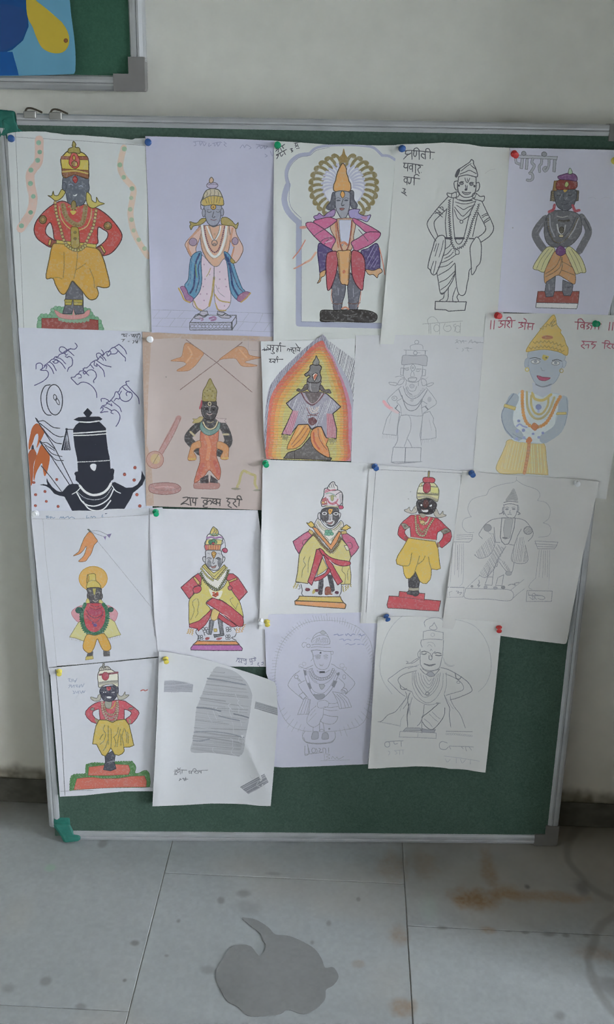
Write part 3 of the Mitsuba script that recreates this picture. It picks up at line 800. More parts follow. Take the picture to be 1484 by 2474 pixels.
sheet("s4", (930, 330, 4.9467), 3, "abaca9", "140 96 250 90 420 86 560 80 700 72 850 78 1000 90 1150 118 1300 126 1490 134 1500 300 1400 2480 -60 2480 -40 2300 0 1850 70 1000",
      "black line drawing of a figure with hands on hips, with large handwriting in the corner", """
ink S - 4c4c50 11 842 470 868 405 910 376 960 342 1015 305 1035 276 1060 292 1062 330 1092 390 1105 480 1000 460 950 462 888 478
ink S - 4c4c50 10 900 448 960 425 1010 404 1060 425 1092 442
ink S - 4c4c50 10 915 410 980 355 1030 325
ink S - 4c4c50 10 1030 345 1060 370 1085 385
ink C 4c4c50 - 0 880 385 902 402 885 450 858 492 838 470 862 430
ink S - 4c4c50 11 885 478 872 560 872 620 890 680 940 722 1000 726 1060 700 1086 640 1092 560 1090 482
ink S - 4c4c50 10 870 530 832 542 832 600 850 635 870 640
ink S - 4c4c50 10 1096 556 1125 548 1134 600 1112 648 1084 652
ink S - 4c4c50 9 958 495 968 530 985 552 1002 530 1014 500
ink L - 4c4c50 9 986 500 988 530
ink E 77777a 4c4c50 8 918 560 22 14
ink S - 4c4c50 9 890 552 918 538 945 542
ink E 77777a 4c4c50 8 1036 570 22 14
ink S - 4c4c50 9 1010 556 1036 546 1062 552
ink E 4c4c50 - 0 886 585 14 14
ink E 4c4c50 - 0 1072 592 12 14
ink S - 4c4c50 9 964 580 970 620 962 640
ink S - 4c4c50 9 986 585 984 630
ink E 4c4c50 - 0 970 634 16 14
ink C 8c8c8c 4c4c50 8 925 660 980 670 1028 666 1005 690 955 690
ink C - 4c4c50 10 745 675 800 682 850 662 890 668 880 715 830 732 780 724 752 705
ink L - 4c4c50 9 800 684 795 726
ink S - 4c4c50 9 850 664 860 700 850 728
ink C - 4c4c50 10 1048 690 1090 675 1140 716 1190 712 1178 772 1120 760 1060 740
ink S - 4c4c50 9 1095 680 1075 735
ink L - 4c4c50 10 740 735 760 716
ink S - 4c4c50 9 848 735 900 762 1000 760 1070 732
ink S - 4c4c50 15 890 756 950 770 1045 762
ink S - 4c4c50 9 845 782 920 802 1000 800 1090 770
ink S - 4c4c50 9 860 822 905 850 945 872 1000 842 1080 816
ink S - 4c4c50 9 835 842 880 900 932 952 990 902 1060 832
ink S - 4c4c50 9 830 872 868 970 905 1000
ink S - 4c4c50 9 935 998 975 970 1030 930
ink E - 4c4c50 9 916 1018 18 18
ink S - 4c4c50 10 820 740 812 900 830 1150 848 1245 880 1286 922 1256 960 1150 1008 955 1085 775
ink Z - 4c4c50 9 14 26 775 750 770 900 780 1100 798 1265 840 1352
ink Z - 4c4c50 9 12 26 850 1345 940 1305 1000 1180 1052 1000 1105 880 1128 802
ink S - 4c4c50 10 742 862 725 1000 728 1100 740 1200
ink S - 4c4c50 10 1118 905 1090 1010 1050 1195
ink L - 4c4c50 26 726 1214 800 1216
ink L - 4c4c50 26 840 1216 945 1216
ink L - 4c4c50 14 1010 1218 1062 1220
ink S - 4c4c50 10 750 728 660 822 580 922 508 1030 535 1130 612 1250
ink S - 4c4c50 10 742 866 650 952 592 1020 600 1100 635 1192
ink S - 4c4c50 9 598 892 640 922 690 962
ink S - 4c4c50 9 622 868 690 930
ink S - 4c4c50 9 655 848 715 892
ink S - 4c4c50 9 640 850 690 842 700 880
ink S - 4c4c50 9 600 920 650 905 660 940
ink S - 4c4c50 10 1160 772 1220 900 1270 1000 1302 1100 1252 1190 1145 1266
ink S - 4c4c50 10 1112 905 1165 1000 1208 1100 1172 1160 1118 1200
ink S - 4c4c50 9 1158 950 1190 930 1222 918
ink S - 4c4c50 9 1168 968 1200 945 1230 938
ink S - 4c4c50 9 1185 1018 1215 990 1248 970
ink S - 4c4c50 9 1190 1032 1225 1010 1255 992
ink C - 4c4c50 11 598 1245 640 1192 690 1180 720 1212 722 1330 692 1440 650 1560 612 1640 580 1652 555 1630 540 1590 516 1560 540 1440 575 1330
ink S - 4c4c50 8 702 1240 680 1340 648 1440
ink S - 4c4c50 8 645 1280 625 1350 602 1430
ink S - 4c4c50 8 618 1280 590 1370
ink S - 4c4c50 8 585 1490 560 1560 548 1610
ink S - 4c4c50 8 612 1490 600 1560 580 1640
ink C - 4c4c50 10 1102 1200 1142 1250 1156 1340 1142 1500 1100 1555 1085 1600 1040 1650 1032 1500 1020 1330 1062 1240
ink S - 4c4c50 9 800 1270 770 1310 722 1345
ink S - 4c4c50 9 800 1342 750 1400 702 1422
ink S - 4c4c50 9 820 1380 770 1430 715 1455
ink S - 4c4c50 9 860 1405 750 1480 660 1512
ink S - 4c4c50 9 812 1490 735 1545 640 1562
ink S - 4c4c50 9 836 1512 760 1590 640 1658
ink S - 4c4c50 9 836 1610 740 1700 655 1742
ink S - 4c4c50 9 836 1640 760 1760 670 1832
ink S - 4c4c50 10 842 1520 838 1640 800 1740 740 1832 692 1882 662 1862 642 1740 622 1620
ink S - 4c4c50 11 668 1872 700 1870 745 1832
ink S - 4c4c50 10 842 1520 850 1700 872 1850 915 1900 962 1872 985 1760 1000 1690 1010 1600 1040 1572
ink C - 4c4c50 9 850 1352 885 1362 886 1402 846 1402
ink S - 4c4c50 9 760 1800 756 1930 722 1972 655 1962 700 1930 712 1868
ink S - 4c4c50 9 850 1805 812 1920 822 1972 880 1970 862 1920 880 1885
ink P - 4c4c50 11 605 1970 975 1975 958 2076 860 2080 760 2088 730 2070 600 2066
ink S - 9f9f9d 6 1200 440 1260 400 1320 390
lettering S - 4c4c50 11 240 175 290 165 400 172 595 190
lettering S - 4c4c50 11 252 172 248 205 288 212 312 198
lettering L - 4c4c50 11 322 168 326 272
lettering S - 4c4c50 11 292 208 262 230 225 268
lettering S - 4c4c50 11 350 175 345 215 362 240 378 215 378 178
lettering L - 4c4c50 11 410 172 412 272
lettering S - 4c4c50 11 345 172 355 145 390 138 418 172
lettering S - 4c4c50 11 482 180 485 268
lettering S - 4c4c50 11 482 215 445 205 438 235 470 262
lettering S - 4c4c50 11 545 182 542 262
lettering S - 4c4c50 11 488 180 495 148 525 145 546 182
lettering E 4c4c50 - 0 576 270 6 6
lettering S - 4c4c50 11 222 316 330 325 455 345
lettering S - 4c4c50 11 238 320 230 365 262 372 278 345
lettering L - 4c4c50 11 276 322 272 412
lettering E - 4c4c50 10 312 368 18 22
lettering L - 4c4c50 11 332 330 332 418
lettering L - 4c4c50 11 368 332 366 436
lettering S - 4c4c50 11 400 342 428 362 395 392 415 440
lettering E 4c4c50 - 0 435 430 5 5
lettering S - 4c4c50 11 228 480 320 490 418 506
lettering E - 4c4c50 10 250 522 20 24
lettering L - 4c4c50 11 272 486 264 576
lettering S - 4c4c50 11 316 500 310 545 292 565 284 545
lettering L - 4c4c50 11 352 500 350 578
lettering S - 4c4c50 11 350 492 358 462 385 452 408 468
lettering S - 4c4c50 11 215 620 245 630 226 655 250 668 228 680 200 665
lettering S - 4c4c50 11 215 668 240 690 260 706
lettering S - 919290 8 455 2240 700 2222 930 2205
lettering S - 919290 8 520 2240 512 2190 560 2152 610 2172 640 2222
lettering L - 919290 8 528 2240 528 2352
lettering L - 919290 8 548 2240 550 2352
lettering E - 919290 8 620 2290 34 42
lettering L - 919290 8 655 2232 656 2362
lettering S - 919290 8 720 2235 700 2290 740 2330 790 2310 780 2260 730 2270
lettering S - 919290 8 850 2240 820 2260 850 2290 830 2330
lettering E - 919290 8 872 2300 32 40
lettering L - 919290 8 905 2225 900 2350
""", lifts=((925, 720, 26, 110, 4.5),), crayon=False)

sheet("s5", (1190, 330, 5.0476), 4, "a2a2ad", "215 138 500 142 900 150 1300 158 1736 170 1640 1400 1410 2178 900 2170 400 2150 65 2142 130 1300",
      "drawing of a dark figure in a purple turban, titled in shaded block letters", """
lettering P 93959b 5f6067 6 300 222 560 235 795 243 788 282 580 270 310 262
lettering E 7c7e84 55565c 7 383 205 28 26
lettering E 7c7e84 55565c 7 632 215 32 28
lettering S - 5f6067 32 282 272 292 318 345 340
lettering S - 8c8e94 22 282 272 292 318 345 340
lettering P 8c8e94 5f6067 6 350 265 385 268 370 392 336 388
lettering P 8c8e94 5f6067 6 408 270 440 272 430 402 400 398
lettering S - 5f6067 34 492 275 482 320 512 352 495 395 462 442
lettering S - 8c8e94 24 492 275 482 320 512 352 495 395 462 442
lettering S - 5f6067 34 455 445 488 462 490 515 458 535 425 530
lettering S - 8c8e94 24 455 445 488 462 490 515 458 535 425 530
lettering S - 5f6067 32 602 280 598 330 572 362 578 428
lettering S - 8c8e94 22 602 280 598 330 572 362 578 428
lettering S - 5f6067 32 692 280 688 350 665 405 640 420 625 392 650 375
lettering S - 8c8e94 22 692 280 688 350 665 405 640 420 625 392 650 375
lettering P 8c8e94 5f6067 6 745 280 780 282 768 432 736 428
pedestal P 984a3e 5a3c38 8 556 1888 1060 1888 1046 2035 536 2025
pedestal P b2b2ba 55565c 8 536 2025 1046 2035 1028 2100 530 2086
arms S - 5d5d61 92 650 1000 565 1100 525 1190 560 1280 625 1370
arms S - 5d5d61 86 1085 980 1155 1090 1170 1180 1125 1280 1060 1395
arms S - 77777c 10 610 1060 545 1160
arms S - 44444a 10 1120 1000 1195 1150
shirt C 5a5a5d 4a4a4e 8 760 900 680 950 640 1050 634 1200 680 1312 790 1352 940 1332 1040 1240 1092 1130 1072 980 980 915
shirt S - 3f3f44 14 660 1000 680 1150 740 1270 820 1310
shirt S - 85858a 14 700 960 710 1100 760 1220
shirt S - 8d8d90 14 1050 1000 1000 1130 930 1230
shirt S - 45454a 12 1010 990 960 1110 880 1210
jewellery B 5f5438 - 0 9 24 680 1000 690 1130 750 1270 840 1290 940 1200 1040 1000
jewellery S - 403c34 26 810 1022 870 1034 935 1022
jewellery S - a2a2a2 16 790 1070 805 1150 835 1190
jewellery S - 9a9a9a 14 890 1080 880 1140 850 1190
jewellery E 4a4438 3a3630 6 845 1140 28 40
jewellery E a59c80 3a3630 5 840 1212 30 18
jewellery S - 8a8a88 12 790 970 850 985 920 970
scarf C b9b483 66644a 8 700 1342 640 1372 560 1480 495 1602 560 1630 636 1652 690 1520 765 1380
scarf S - 77744c 6 690 1370 590 1500 540 1610
scarf S - 77744c 6 735 1375 640 1510 595 1625
scarf C b9b483 66644a 8 935 1340 1010 1392 1090 1490 1142 1645 1080 1660 1012 1672 960 1560 890 1400
scarf S - 77744c 6 960 1370 1040 1500 1100 1650
scarf S - 77744c 6 930 1390 1000 1530 1050 1660
garment C ba8854 6a5440 7 762 1400 830 1452 890 1422 960 1560 1012 1680 1002 1800 900 1742 800 1690 720 1740 650 1792 632 1720 640 1640 690 1530
garment S - 6a5440 7 835 1460 790 1560 720 1630 650 1670
garment S - 6a5440 7 840 1470 830 1580 760 1650 650 1710
garment S - 6a5440 7 850 1470 850 1600 810 1690
garment S - 6a5440 6 860 1530 920 1560 970 1590
garment S - 6a5440 6 850 1630 930 1660 1005 1690
garment C 6d4274 4a3050 6 830 1332 886 1372 890 1422 832 1456 776 1422 785 1370
legs P 606066 44444a 7 660 1772 770 1702 758 1880 740 1950 655 1955 640 1885
legs P 606066 44444a 7 860 1748 985 1802 975 1890 950 1942 872 1938 855 1880
legs S - 8a8a90 9 690 1800 695 1870
legs S - 44444a 9 880 1830 920 1840 960 1832
jewellery P 5a5348 3f3c36 6 718 662 775 664 768 790 706 782
jewellery B 8a7a50 - 0 8 22 740 680 735 780
jewellery P 5a5348 3f3c36 6 985 652 1055 660 1050 780 1010 790
face C 515358 3f4146 8 770 650 1000 640 1030 720 1008 800 985 850 900 905 800 862 768 770
face E 37393e - 0 812 716 28 10
face E 37393e - 0 945 712 28 10
face S - 6f7177 10 850 700 820 760
face S - 6f7177 9 915 740 890 770
face S - 3a3c42 8 872 700 868 770 890 785
face S - 3a3c42 8 840 820 880 830 920 815
earrings S - a8404f 34 758 835 745 888 690 918
earrings S - a8404f 34 980 840 1010 905 1060 898
crown P 8a6c38 5a4a34 6 755 540 810 540 782 662 735 660
crown C 85352c 50302c 7 800 535 940 522 1028 540 1022 630 900 645 784 640
crown C 704872 4a3450 8 930 445 862 462 800 486 822 520 940 530 1026 542 1032 490 990 452
crown S - 8a6a8a 8 850 490 900 470 960 480
crown C a5b068 55583c 6 905 548 932 580 905 618 882 590
crown C b08c34 - 0 865 650 915 650 885 682
crown C 8fa08c 4f564e 7 950 385 976 430 966 455 930 455 930 412
ink E 85858a - 0 248 1112 8 8
lettering S - 9a9aa4 6 1170 750 1230 740 1260 760
lettering S - 9a9aa4 6 1330 755 1380 740 1440 750
""", lifts=())

sheet("s6", (20, 780, 4.24), 1, "b9bbc4", "100 50 300 54 500 62 700 66 940 74 1200 84 1470 96 1470 1000 1480 1990 800 1990 242 1995 236 1900 232 1700 190 1200 160 850 130 400",
      "black silhouette of a crowned head with orange flags and flowing purple handwriting", """
lettering S - 5a567e 9 285 472 288 425 325 412 352 435 345 470 328 482 360 488 395 490 412 520 400 560 350 602 268 642
lettering S - 5a567e 9 370 445 378 430 395 442 388 470
lettering S - 5a567e 9 395 420 420 440 450 480 465 518
lettering S - 5a567e 9 425 400 460 430 492 490
lettering S - 5a567e 9 345 470 370 455 385 430 400 415 425 395 445 375 462 372 480 350 510 345 525 325 560 312 580 312 600 290 640 262
lettering S - 5a567e 9 455 395 480 415 512 402 490 380 462 400
lettering S - 5a567e 9 470 372 500 380 550 420 585 470
lettering S - 5a567e 9 490 355 540 370 588 420
lettering S - 5a567e 9 575 300 590 330 605 325
lettering S - 5a567e 9 585 345 605 355 620 345 650 360 660 400 650 440 620 460 606 496
lettering S - 5a567e 9 615 285 640 305 672 335
lettering S - 5a567e 9 600 275 570 250 535 248 522 275 538 300 560 308 585 290 630 268 680 270 705 245 700 225 685 208
lettering S - 5a567e 9 650 575 645 560 680 555 695 535 720 520 735 495 765 490 780 462 800 462 830 440 850 410 890 385 920 375 940 345 975 330 1000 300 1030 290 1060 260 1085 250 1135 220
lettering S - 5a567e 9 650 575 680 605 712 632 745 610 800 612 860 650 900 710 908 765
lettering S - 5a567e 9 705 525 740 530 748 558 720 566
lettering S - 5a567e 9 765 470 775 490 800 515 825 540
lettering S - 5a567e 9 800 510 785 495 768 508 780 525 800 510 820 488 860 482 895 510 902 555 875 590 878 612
lettering S - 5a567e 9 845 430 860 450 875 468
lettering S - 5a567e 9 885 395 880 430 910 445 905 420 940 450 975 490 988 550
lettering S - 5a567e 9 905 385 940 410 985 435 1055 452
lettering S - 5a567e 9 920 370 905 340 905 318 935 310 962 330 975 318 970 295 955 278
lettering S - 5a567e 9 940 350 965 365 975 385
lettering S - 5a567e 9 965 345 985 360 1000 385
lettering S - 5a567e 9 1010 310 1020 340 1050 315 1045 290 1025 300
lettering S - 5a567e 9 1050 320 1100 315 1122 292
lettering S - 5a567e 9 1090 250 1130 290 1180 340 1200 360 1200 392
lettering S - 5a567e 9 1135 220 1170 250 1200 285 1212 318
lettering S - 5a567e 9 945 880 955 868 972 875 968 895 945 920 985 912 1020 910
lettering S - 5a567e 9 955 868 965 850 1000 840 1015 815 1040 805 1070 770 1085 750 1100 710 1130 705 1150 670 1180 645 1212 632 1205 605 1240 596
lettering S - 5a567e 9 972 855 1010 870 1060 900
lettering S - 5a567e 9 1075 932 1052 918 1070 895 1100 895 1135 930 1145 970 1130 1020 1105 1060
lettering S - 5a567e 9 955 805 952 780 985 775 1020 790 1035 808
lettering S - 5a567e 9 1005 820 1040 835 1062 850 1055 830
lettering S - 5a567e 9 1050 790 1090 825 1140 865 1158 910
lettering S - 5a567e 9 1085 800 1105 775 1135 780 1140 745 1120 715
lettering S - 5a567e 9 1160 700 1140 740 1155 785 1200 806 1245 790 1270 750 1260 715 1230 705 1208 722 1215 745
lettering S - 5a567e 9 1175 660 1200 685 1245 715
lettering S - 5a567e 9 1212 635 1270 700 1330 765 1342 830
lettering S - 55565c 6 1158 125 1180 115 1178 140
lettering S - 55565c 6 1190 118 1190 142 1210 128 1212 145
lettering L - 55565c 6 1158 114 1222 116
lettering L - 55565c 6 1235 132 1245 132
lettering S - 55565c 6 1262 125 1275 140 1285 118 1290 150 1305 125 1320 150 1335 110 1352 125 1340 160
lettering L - 55565c 6 1255 118 1350 118
lettering S - 55565c 6 1160 170 1185 172 1170 192 1195 165
lettering L - 55565c 6 1230 190 1242 190
lettering S - 55565c 6 1278 180 1290 190 1275 210
lettering S - 55565c 6 1302 178 1312 205 1325 182 1322 208
ink E - 40424a 10 474 788 82 156 -3
ink S - 40424a 10 430 634 375 650 340 720 335 800 355 890 395 940 440 946
ink E - 40424a 7 480 764 16 30 -15
ink E - 40424a 7 506 806 14 36 -25
flags C c0653a - 0 290 1030 245 1075 225 1150 208 1240 214 1302 250 1230 272 1160 300 1135 308 1180 290 1282 330 1210 372 1110 335 1060
flags C b45e3c - 0 250 1285 205 1340 195 1450 205 1560 212 1672 245 1650 255 1540 262 1440 292 1360 270 1300
flags C c56637 - 0 340 1248 300 1340 268 1440 258 1560 264 1618 285 1540 320 1470 346 1440 358 1520 375 1572 405 1500 425 1370 385 1290
flags C 40424a - 0 252 1245 262 1290 235 1292
flags L - 40424a 9 305 1015 470 1270 662 1650
flags L - 40424a 9 330 1225 440 1370 625 1655
flags L - 40424a 8 338 1465 430 1575 548 1732
flags C 40424a - 0 275 968 305 995 322 1035 292 1010
flags C 40424a - 0 318 1203 345 1222 352 1246 328 1232
flags S - 40424a 9 318 1008 365 1004 410 1035 460 1070 528 1080
flags S - 40424a 9 325 1030 400 1090 470 1145 530 1168 565 1162
flags S - 40424a 9 365 1100 420 1170 480 1225 545 1240
flags S - 40424a 9 350 1228 400 1230 440 1262 475 1290
flags S - 40424a 8 360 1240 420 1275 475 1310
flags S - 40424a 8 380 1262 450 1340 550 1370
flags S - 40424a 8 425 1345 490 1405 565 1412
head P 34363e - 0 812 872 862 922 832 962 800 962 768 922
head P 34363e - 0 668 992 720 966 800 962 930 960 966 986 930 1008 1000 1078 1004 1160 1020 1290 1042 1400 1048 1495 1072 1490 1088 1510 1080 1560 1080 1600 1052 1620 1048 1650 1000 1715 930 1745 870 1750 800 1730 745 1680 722 1640 690 1610 690 1570 676 1545 690 1525 715 1522 705 1390 680 1270 668 1170 664 1090 690 1050 735 1012
body P 34363e - 0 325 1660 360 1652 402 1660 392 1620 395 1588 412 1630 450 1680 500 1722 548 1735 580 1700 610 1665 650 1650 700 1650 738 1662 790 1720 870 1750 950 1745 1010 1705 1055 1640 1090 1630 1150 1660 1210 1690 1275 1686 1325 1655 1360 1600 1368 1515 1390 1560 1402 1590 1375 1660 1320 1710 1280 1740 1255 1800 1190 1905 900 1925 655 1928 620 1860 575 1780 520 1770 470 1750 430 1700 385 1672
band S - d0d2d6 13 735 1014 830 1018 930 1004
band S - d0d2d6 13 664 1132 830 1122 1005 1108
band S - d0d2d6 11 670 1154 840 1150 1010 1136
band B d0d2d6 - 0 6 15 710 1426 870 1420 1032 1410
band C c6c7ca - 0 838 1465 850 1448 880 1442 902 1456 898 1495 880 1518 850 1495
band S - d0d2d6 24 732 1668 790 1732 870 1764 960 1748 1020 1700 1052 1645
band B b8babf - 0 5 15 715 1740 790 1795 890 1812 990 1785 1058 1695
band S - d0d2d6 13 702 1740 765 1840 850 1876 940 1862 1030 1800 1082 1700
band S - d0d2d6 13 765 1830 820 1900 900 1925 980 1905 1050 1820
band S - d0d2d6 9 655 1755 700 1730 738 1690
band S - d0d2d6 9 1062 1668 1100 1720 1150 1746
tassel L - 34363e 9 595 1090 668 1092
tassel E 34363e - 0 597 1090 12 12
tassel P 34363e - 0 592 1095 604 1095 640 1305 542 1305
tassel L - b9bbc4 5 595 1150 565 1300
tassel L - b9bbc4 5 600 1160 590 1300
tassel L - b9bbc4 5 603 1160 612 1300
tassel L - b9bbc4 4 600 1130 628 1300
dots B b45e52 96504a 4 14 400 1298 1483 1298 1484
dots E b45e52 96504a 4 1298 1483 15 15
dots E b45e52 96504a 4 1192 1553 15 15
dots E b45e52 96504a 4 1290 1611 15 14
dots E b45e52 96504a 4 1318 1760 15 15
dots E b45e52 96504a 4 1348 1876 15 15
dots E b45e52 96504a 4 497 1605 13 13
dots E b45e52 96504a 4 376 1728 13 13
dots E b45e52 96504a 4 280 1760 14 13
dots E b45e52 96504a 4 390 1829 13 12
dots E b45e52 96504a 4 278 1873 14 12
dots E b45e52 96504a 4 511 1881 13 13
dots E b45e52 96504a 4 262 1636 14 12
""", lifts=(), crayon=False)

sheet("s7", (330, 780, 4.497), 2, "ada09b", "62 98 200 104 500 120 900 132 1484 152 1480 800 1440 2040 1345 2035 800 2012 400 2000 104 1990 95 1500 80 1000 72 700",
      "drawing on beige paper of a figure in orange under two crossed pennants", """
background P b29886 - 0 66 102 500 122 470 160 160 180 130 700 110 1300 160 1500 190 1980 106 1986 82 1000 72 600
background P b09784 - 0 500 122 1340 150 1340 200 900 190 480 170
flags L - 8a6e68 9 540 185 870 430 1255 752
flags L - 8a6e68 10 1148 212 870 430 475 726
flags C cd8e60 b07c58 5 520 235 565 220 640 262 728 328 700 380 645 455 590 505 550 522 450 526 445 510 500 480 540 450 515 425 440 418 372 412 440 385 492 360
flags C cd8e60 b07c58 5 1090 262 1165 262 1205 300 1230 350 1348 378 1240 402 1180 430 1312 462 1240 476 1150 470 1110 430 1072 388 960 390 900 400 960 350
flags S - d89f70 18 560 260 600 340 540 430
flags S - d89f70 16 1120 290 1180 360 1200 380
box L - 9a8c8a 5 1215 150 1215 296 1345 302
box S - 9a8488 6 1240 185 1270 175 1290 190 1330 178
drum C b07f7a 8a6662 7 138 1770 180 1748 300 1736 420 1746 476 1782 476 1820 420 1852 300 1866 190 1852 140 1826
drum S - 96706c 7 138 1776 240 1815 380 1818 474 1788
drum S - c09490 12 200 1790 300 1780 400 1790
veena S - b58780 62 458 1035 400 1150 330 1280 262 1410
veena S - a07268 8 432 1040 380 1150 300 1290 245 1390
veena S - a07268 8 480 1035 420 1180 345 1320 282 1420
veena E be9080 a8766c 8 200 1488 94 94
veena E c2a470 - 0 205 1478 54 56
veena L - 9a7a50 7 240 1425 178 1530
tongs S - b9a96c 28 1092 1790 1120 1720 1135 1650 1165 1608 1200 1622 1250 1645 1290 1665 1286 1740 1310 1800
tongs C 8a8272 - 0 1025 1802 1080 1790 1135 1806 1080 1816
tongs C 8a8272 - 0 1262 1822 1310 1806 1350 1822 1310 1828
pedestal C b37f76 96706a 6 630 1740 720 1732 890 1738 885 1800 760 1806 640 1800 622 1780
arms S - 413d3d 88 690 1110 622 1165 562 1250 610 1320 690 1400
arms S - 413d3d 88 920 1090 968 1170 1000 1280 960 1350 905 1415
arms S - 5a5654 14 640 1130 570 1220
arms S - b8a880 22 585 1185 630 1225
arms S - b8a880 22 945 1212 998 1212
garment C cd704e 9a5a48 7 700 1175 760 1215 840 1210 890 1160 888 1260 875 1350 870 1450 900 1540 915 1620 895 1705 840 1650 790 1600 735 1665 630 1740 655 1620 692 1500 680 1400 690 1290
garment S - c8604f 44 720 1540 690 1620 670 1680
garment S - c65c4c 40 850 1510 880 1590 888 1640
garment S - d8855a 40 760 1240 790 1340 770 1480
garment S - d4805c 30 780 1520 785 1580
garment C cf8c52 a06a48 6 690 1280 640 1295 600 1320 575 1400 560 1490 640 1490 648 1450 620 1400 650 1365 700 1350
garment C cf8c52 a06a48 6 880 1290 950 1305 1000 1350 1000 1420 990 1482 922 1482 915 1450 940 1395 900 1372 875 1360
garment S - cfa04a 22 570 1478 640 1480
garment S - cfa04a 22 930 1472 992 1470
legs P 433a3b - 0 692 1690 780 1648 784 1742 690 1742
legs P 433a3b - 0 806 1655 885 1712 882 1742 798 1736
scarf C 6f8a82 4f6660 6 705 1070 735 1130 800 1168 870 1130 900 1060 905 1140 860 1195 790 1222 725 1195 690 1140
neck C 413d3d - 0 740 1030 845 1030 895 1070 862 1145 800 1160 735 1135 708 1070
jewellery S - c6b68c 14 724 1078 755 1135 805 1155 855 1132 882 1068
jewellery S - a89878 7 765 1075 800 1085 835 1072
scarf C b9a25e 8a7a48 5 725 1030 690 1020 650 1045 612 1042 625 1062 612 1088 690 1080
scarf C b3a3a0 8a7a78 5 850 1025 900 1040 975 1042 955 1062 975 1085 900 1078
face C 403b3b 35302f 7 710 850 800 842 862 850 870 900 886 920 872 985 845 1040 800 1056 745 1040 710 985 702 900
crown C a2904f 75683a 7 802 605 825 650 846 690 872 740 866 800 858 850 790 852 720 846 718 780 726 735 758 680 780 630
crown B 7d6c34 - 0 7 30 740 760 800 720 850 770
crown B 7d6c34 - 0 7 30 740 800 800 790 850 815
face E - c8b48c 9 794 880 16 18
face S - 8c8684 7 738 912 760 905 785 915
face S - 8c8684 7 815 912 838 905 862 915
face E 1f1c1c - 0 760 936 20 12
face E 1f1c1c - 0 842 940 18 12
face S - 8c8684 8 802 900 796 965 806 970
face S - b8a09c 8 765 985 790 1000 820 990
face C b04a54 - 0 705 838 716 860 710 910 688 942 680 922 694 880
ink E 8a8078 - 0 322 588 7 7
lettering S - 504b4a 11 505 1900 555 1895 548 1925 482 1972 525 1962 572 1978
lettering L - 504b4a 11 580 1900 590 1985
lettering S - 504b4a 11 615 1905 612 1948 645 1955
lettering L - 504b4a 11 645 1905 638 1982
lettering L - 504b4a 11 560 1900 665 1906
lettering L - 504b4a 11 705 1902 915 1918
lettering E - 504b4a 10 745 1945 20 18
lettering L - 504b4a 11 768 1905 766 1972
lettering S - 504b4a 11 770 1945 800 1930 818 1950 805 1972
lettering S - 504b4a 11 768 1972 725 1985 740 2005 772 2004
lettering S - 504b4a 11 835 1912 830 1955 870 1962 866 1918
lettering S - 504b4a 9 838 1950 865 1930
lettering L - 504b4a 11 872 1915 866 1975
lettering L - 504b4a 11 908 1918 906 1988
lettering S - 504b4a 11 876 1950 895 1960 906 1945
lettering L - 504b4a 11 978 1906 1145 1922
lettering S - 504b4a 11 1005 1910 985 1938 1015 1955 995 1985 1030 2008
lettering S - 504b4a 11 1062 1916 1078 1938 1050 1962 1090 2002
lettering L - 504b4a 11 1118 1918 1112 1988
lettering S - 504b4a 11 1116 1916 1092 1900 1102 1880 1128 1886 1140 1920
""", lifts=((345, 1010, 32, 110, 6.5),))

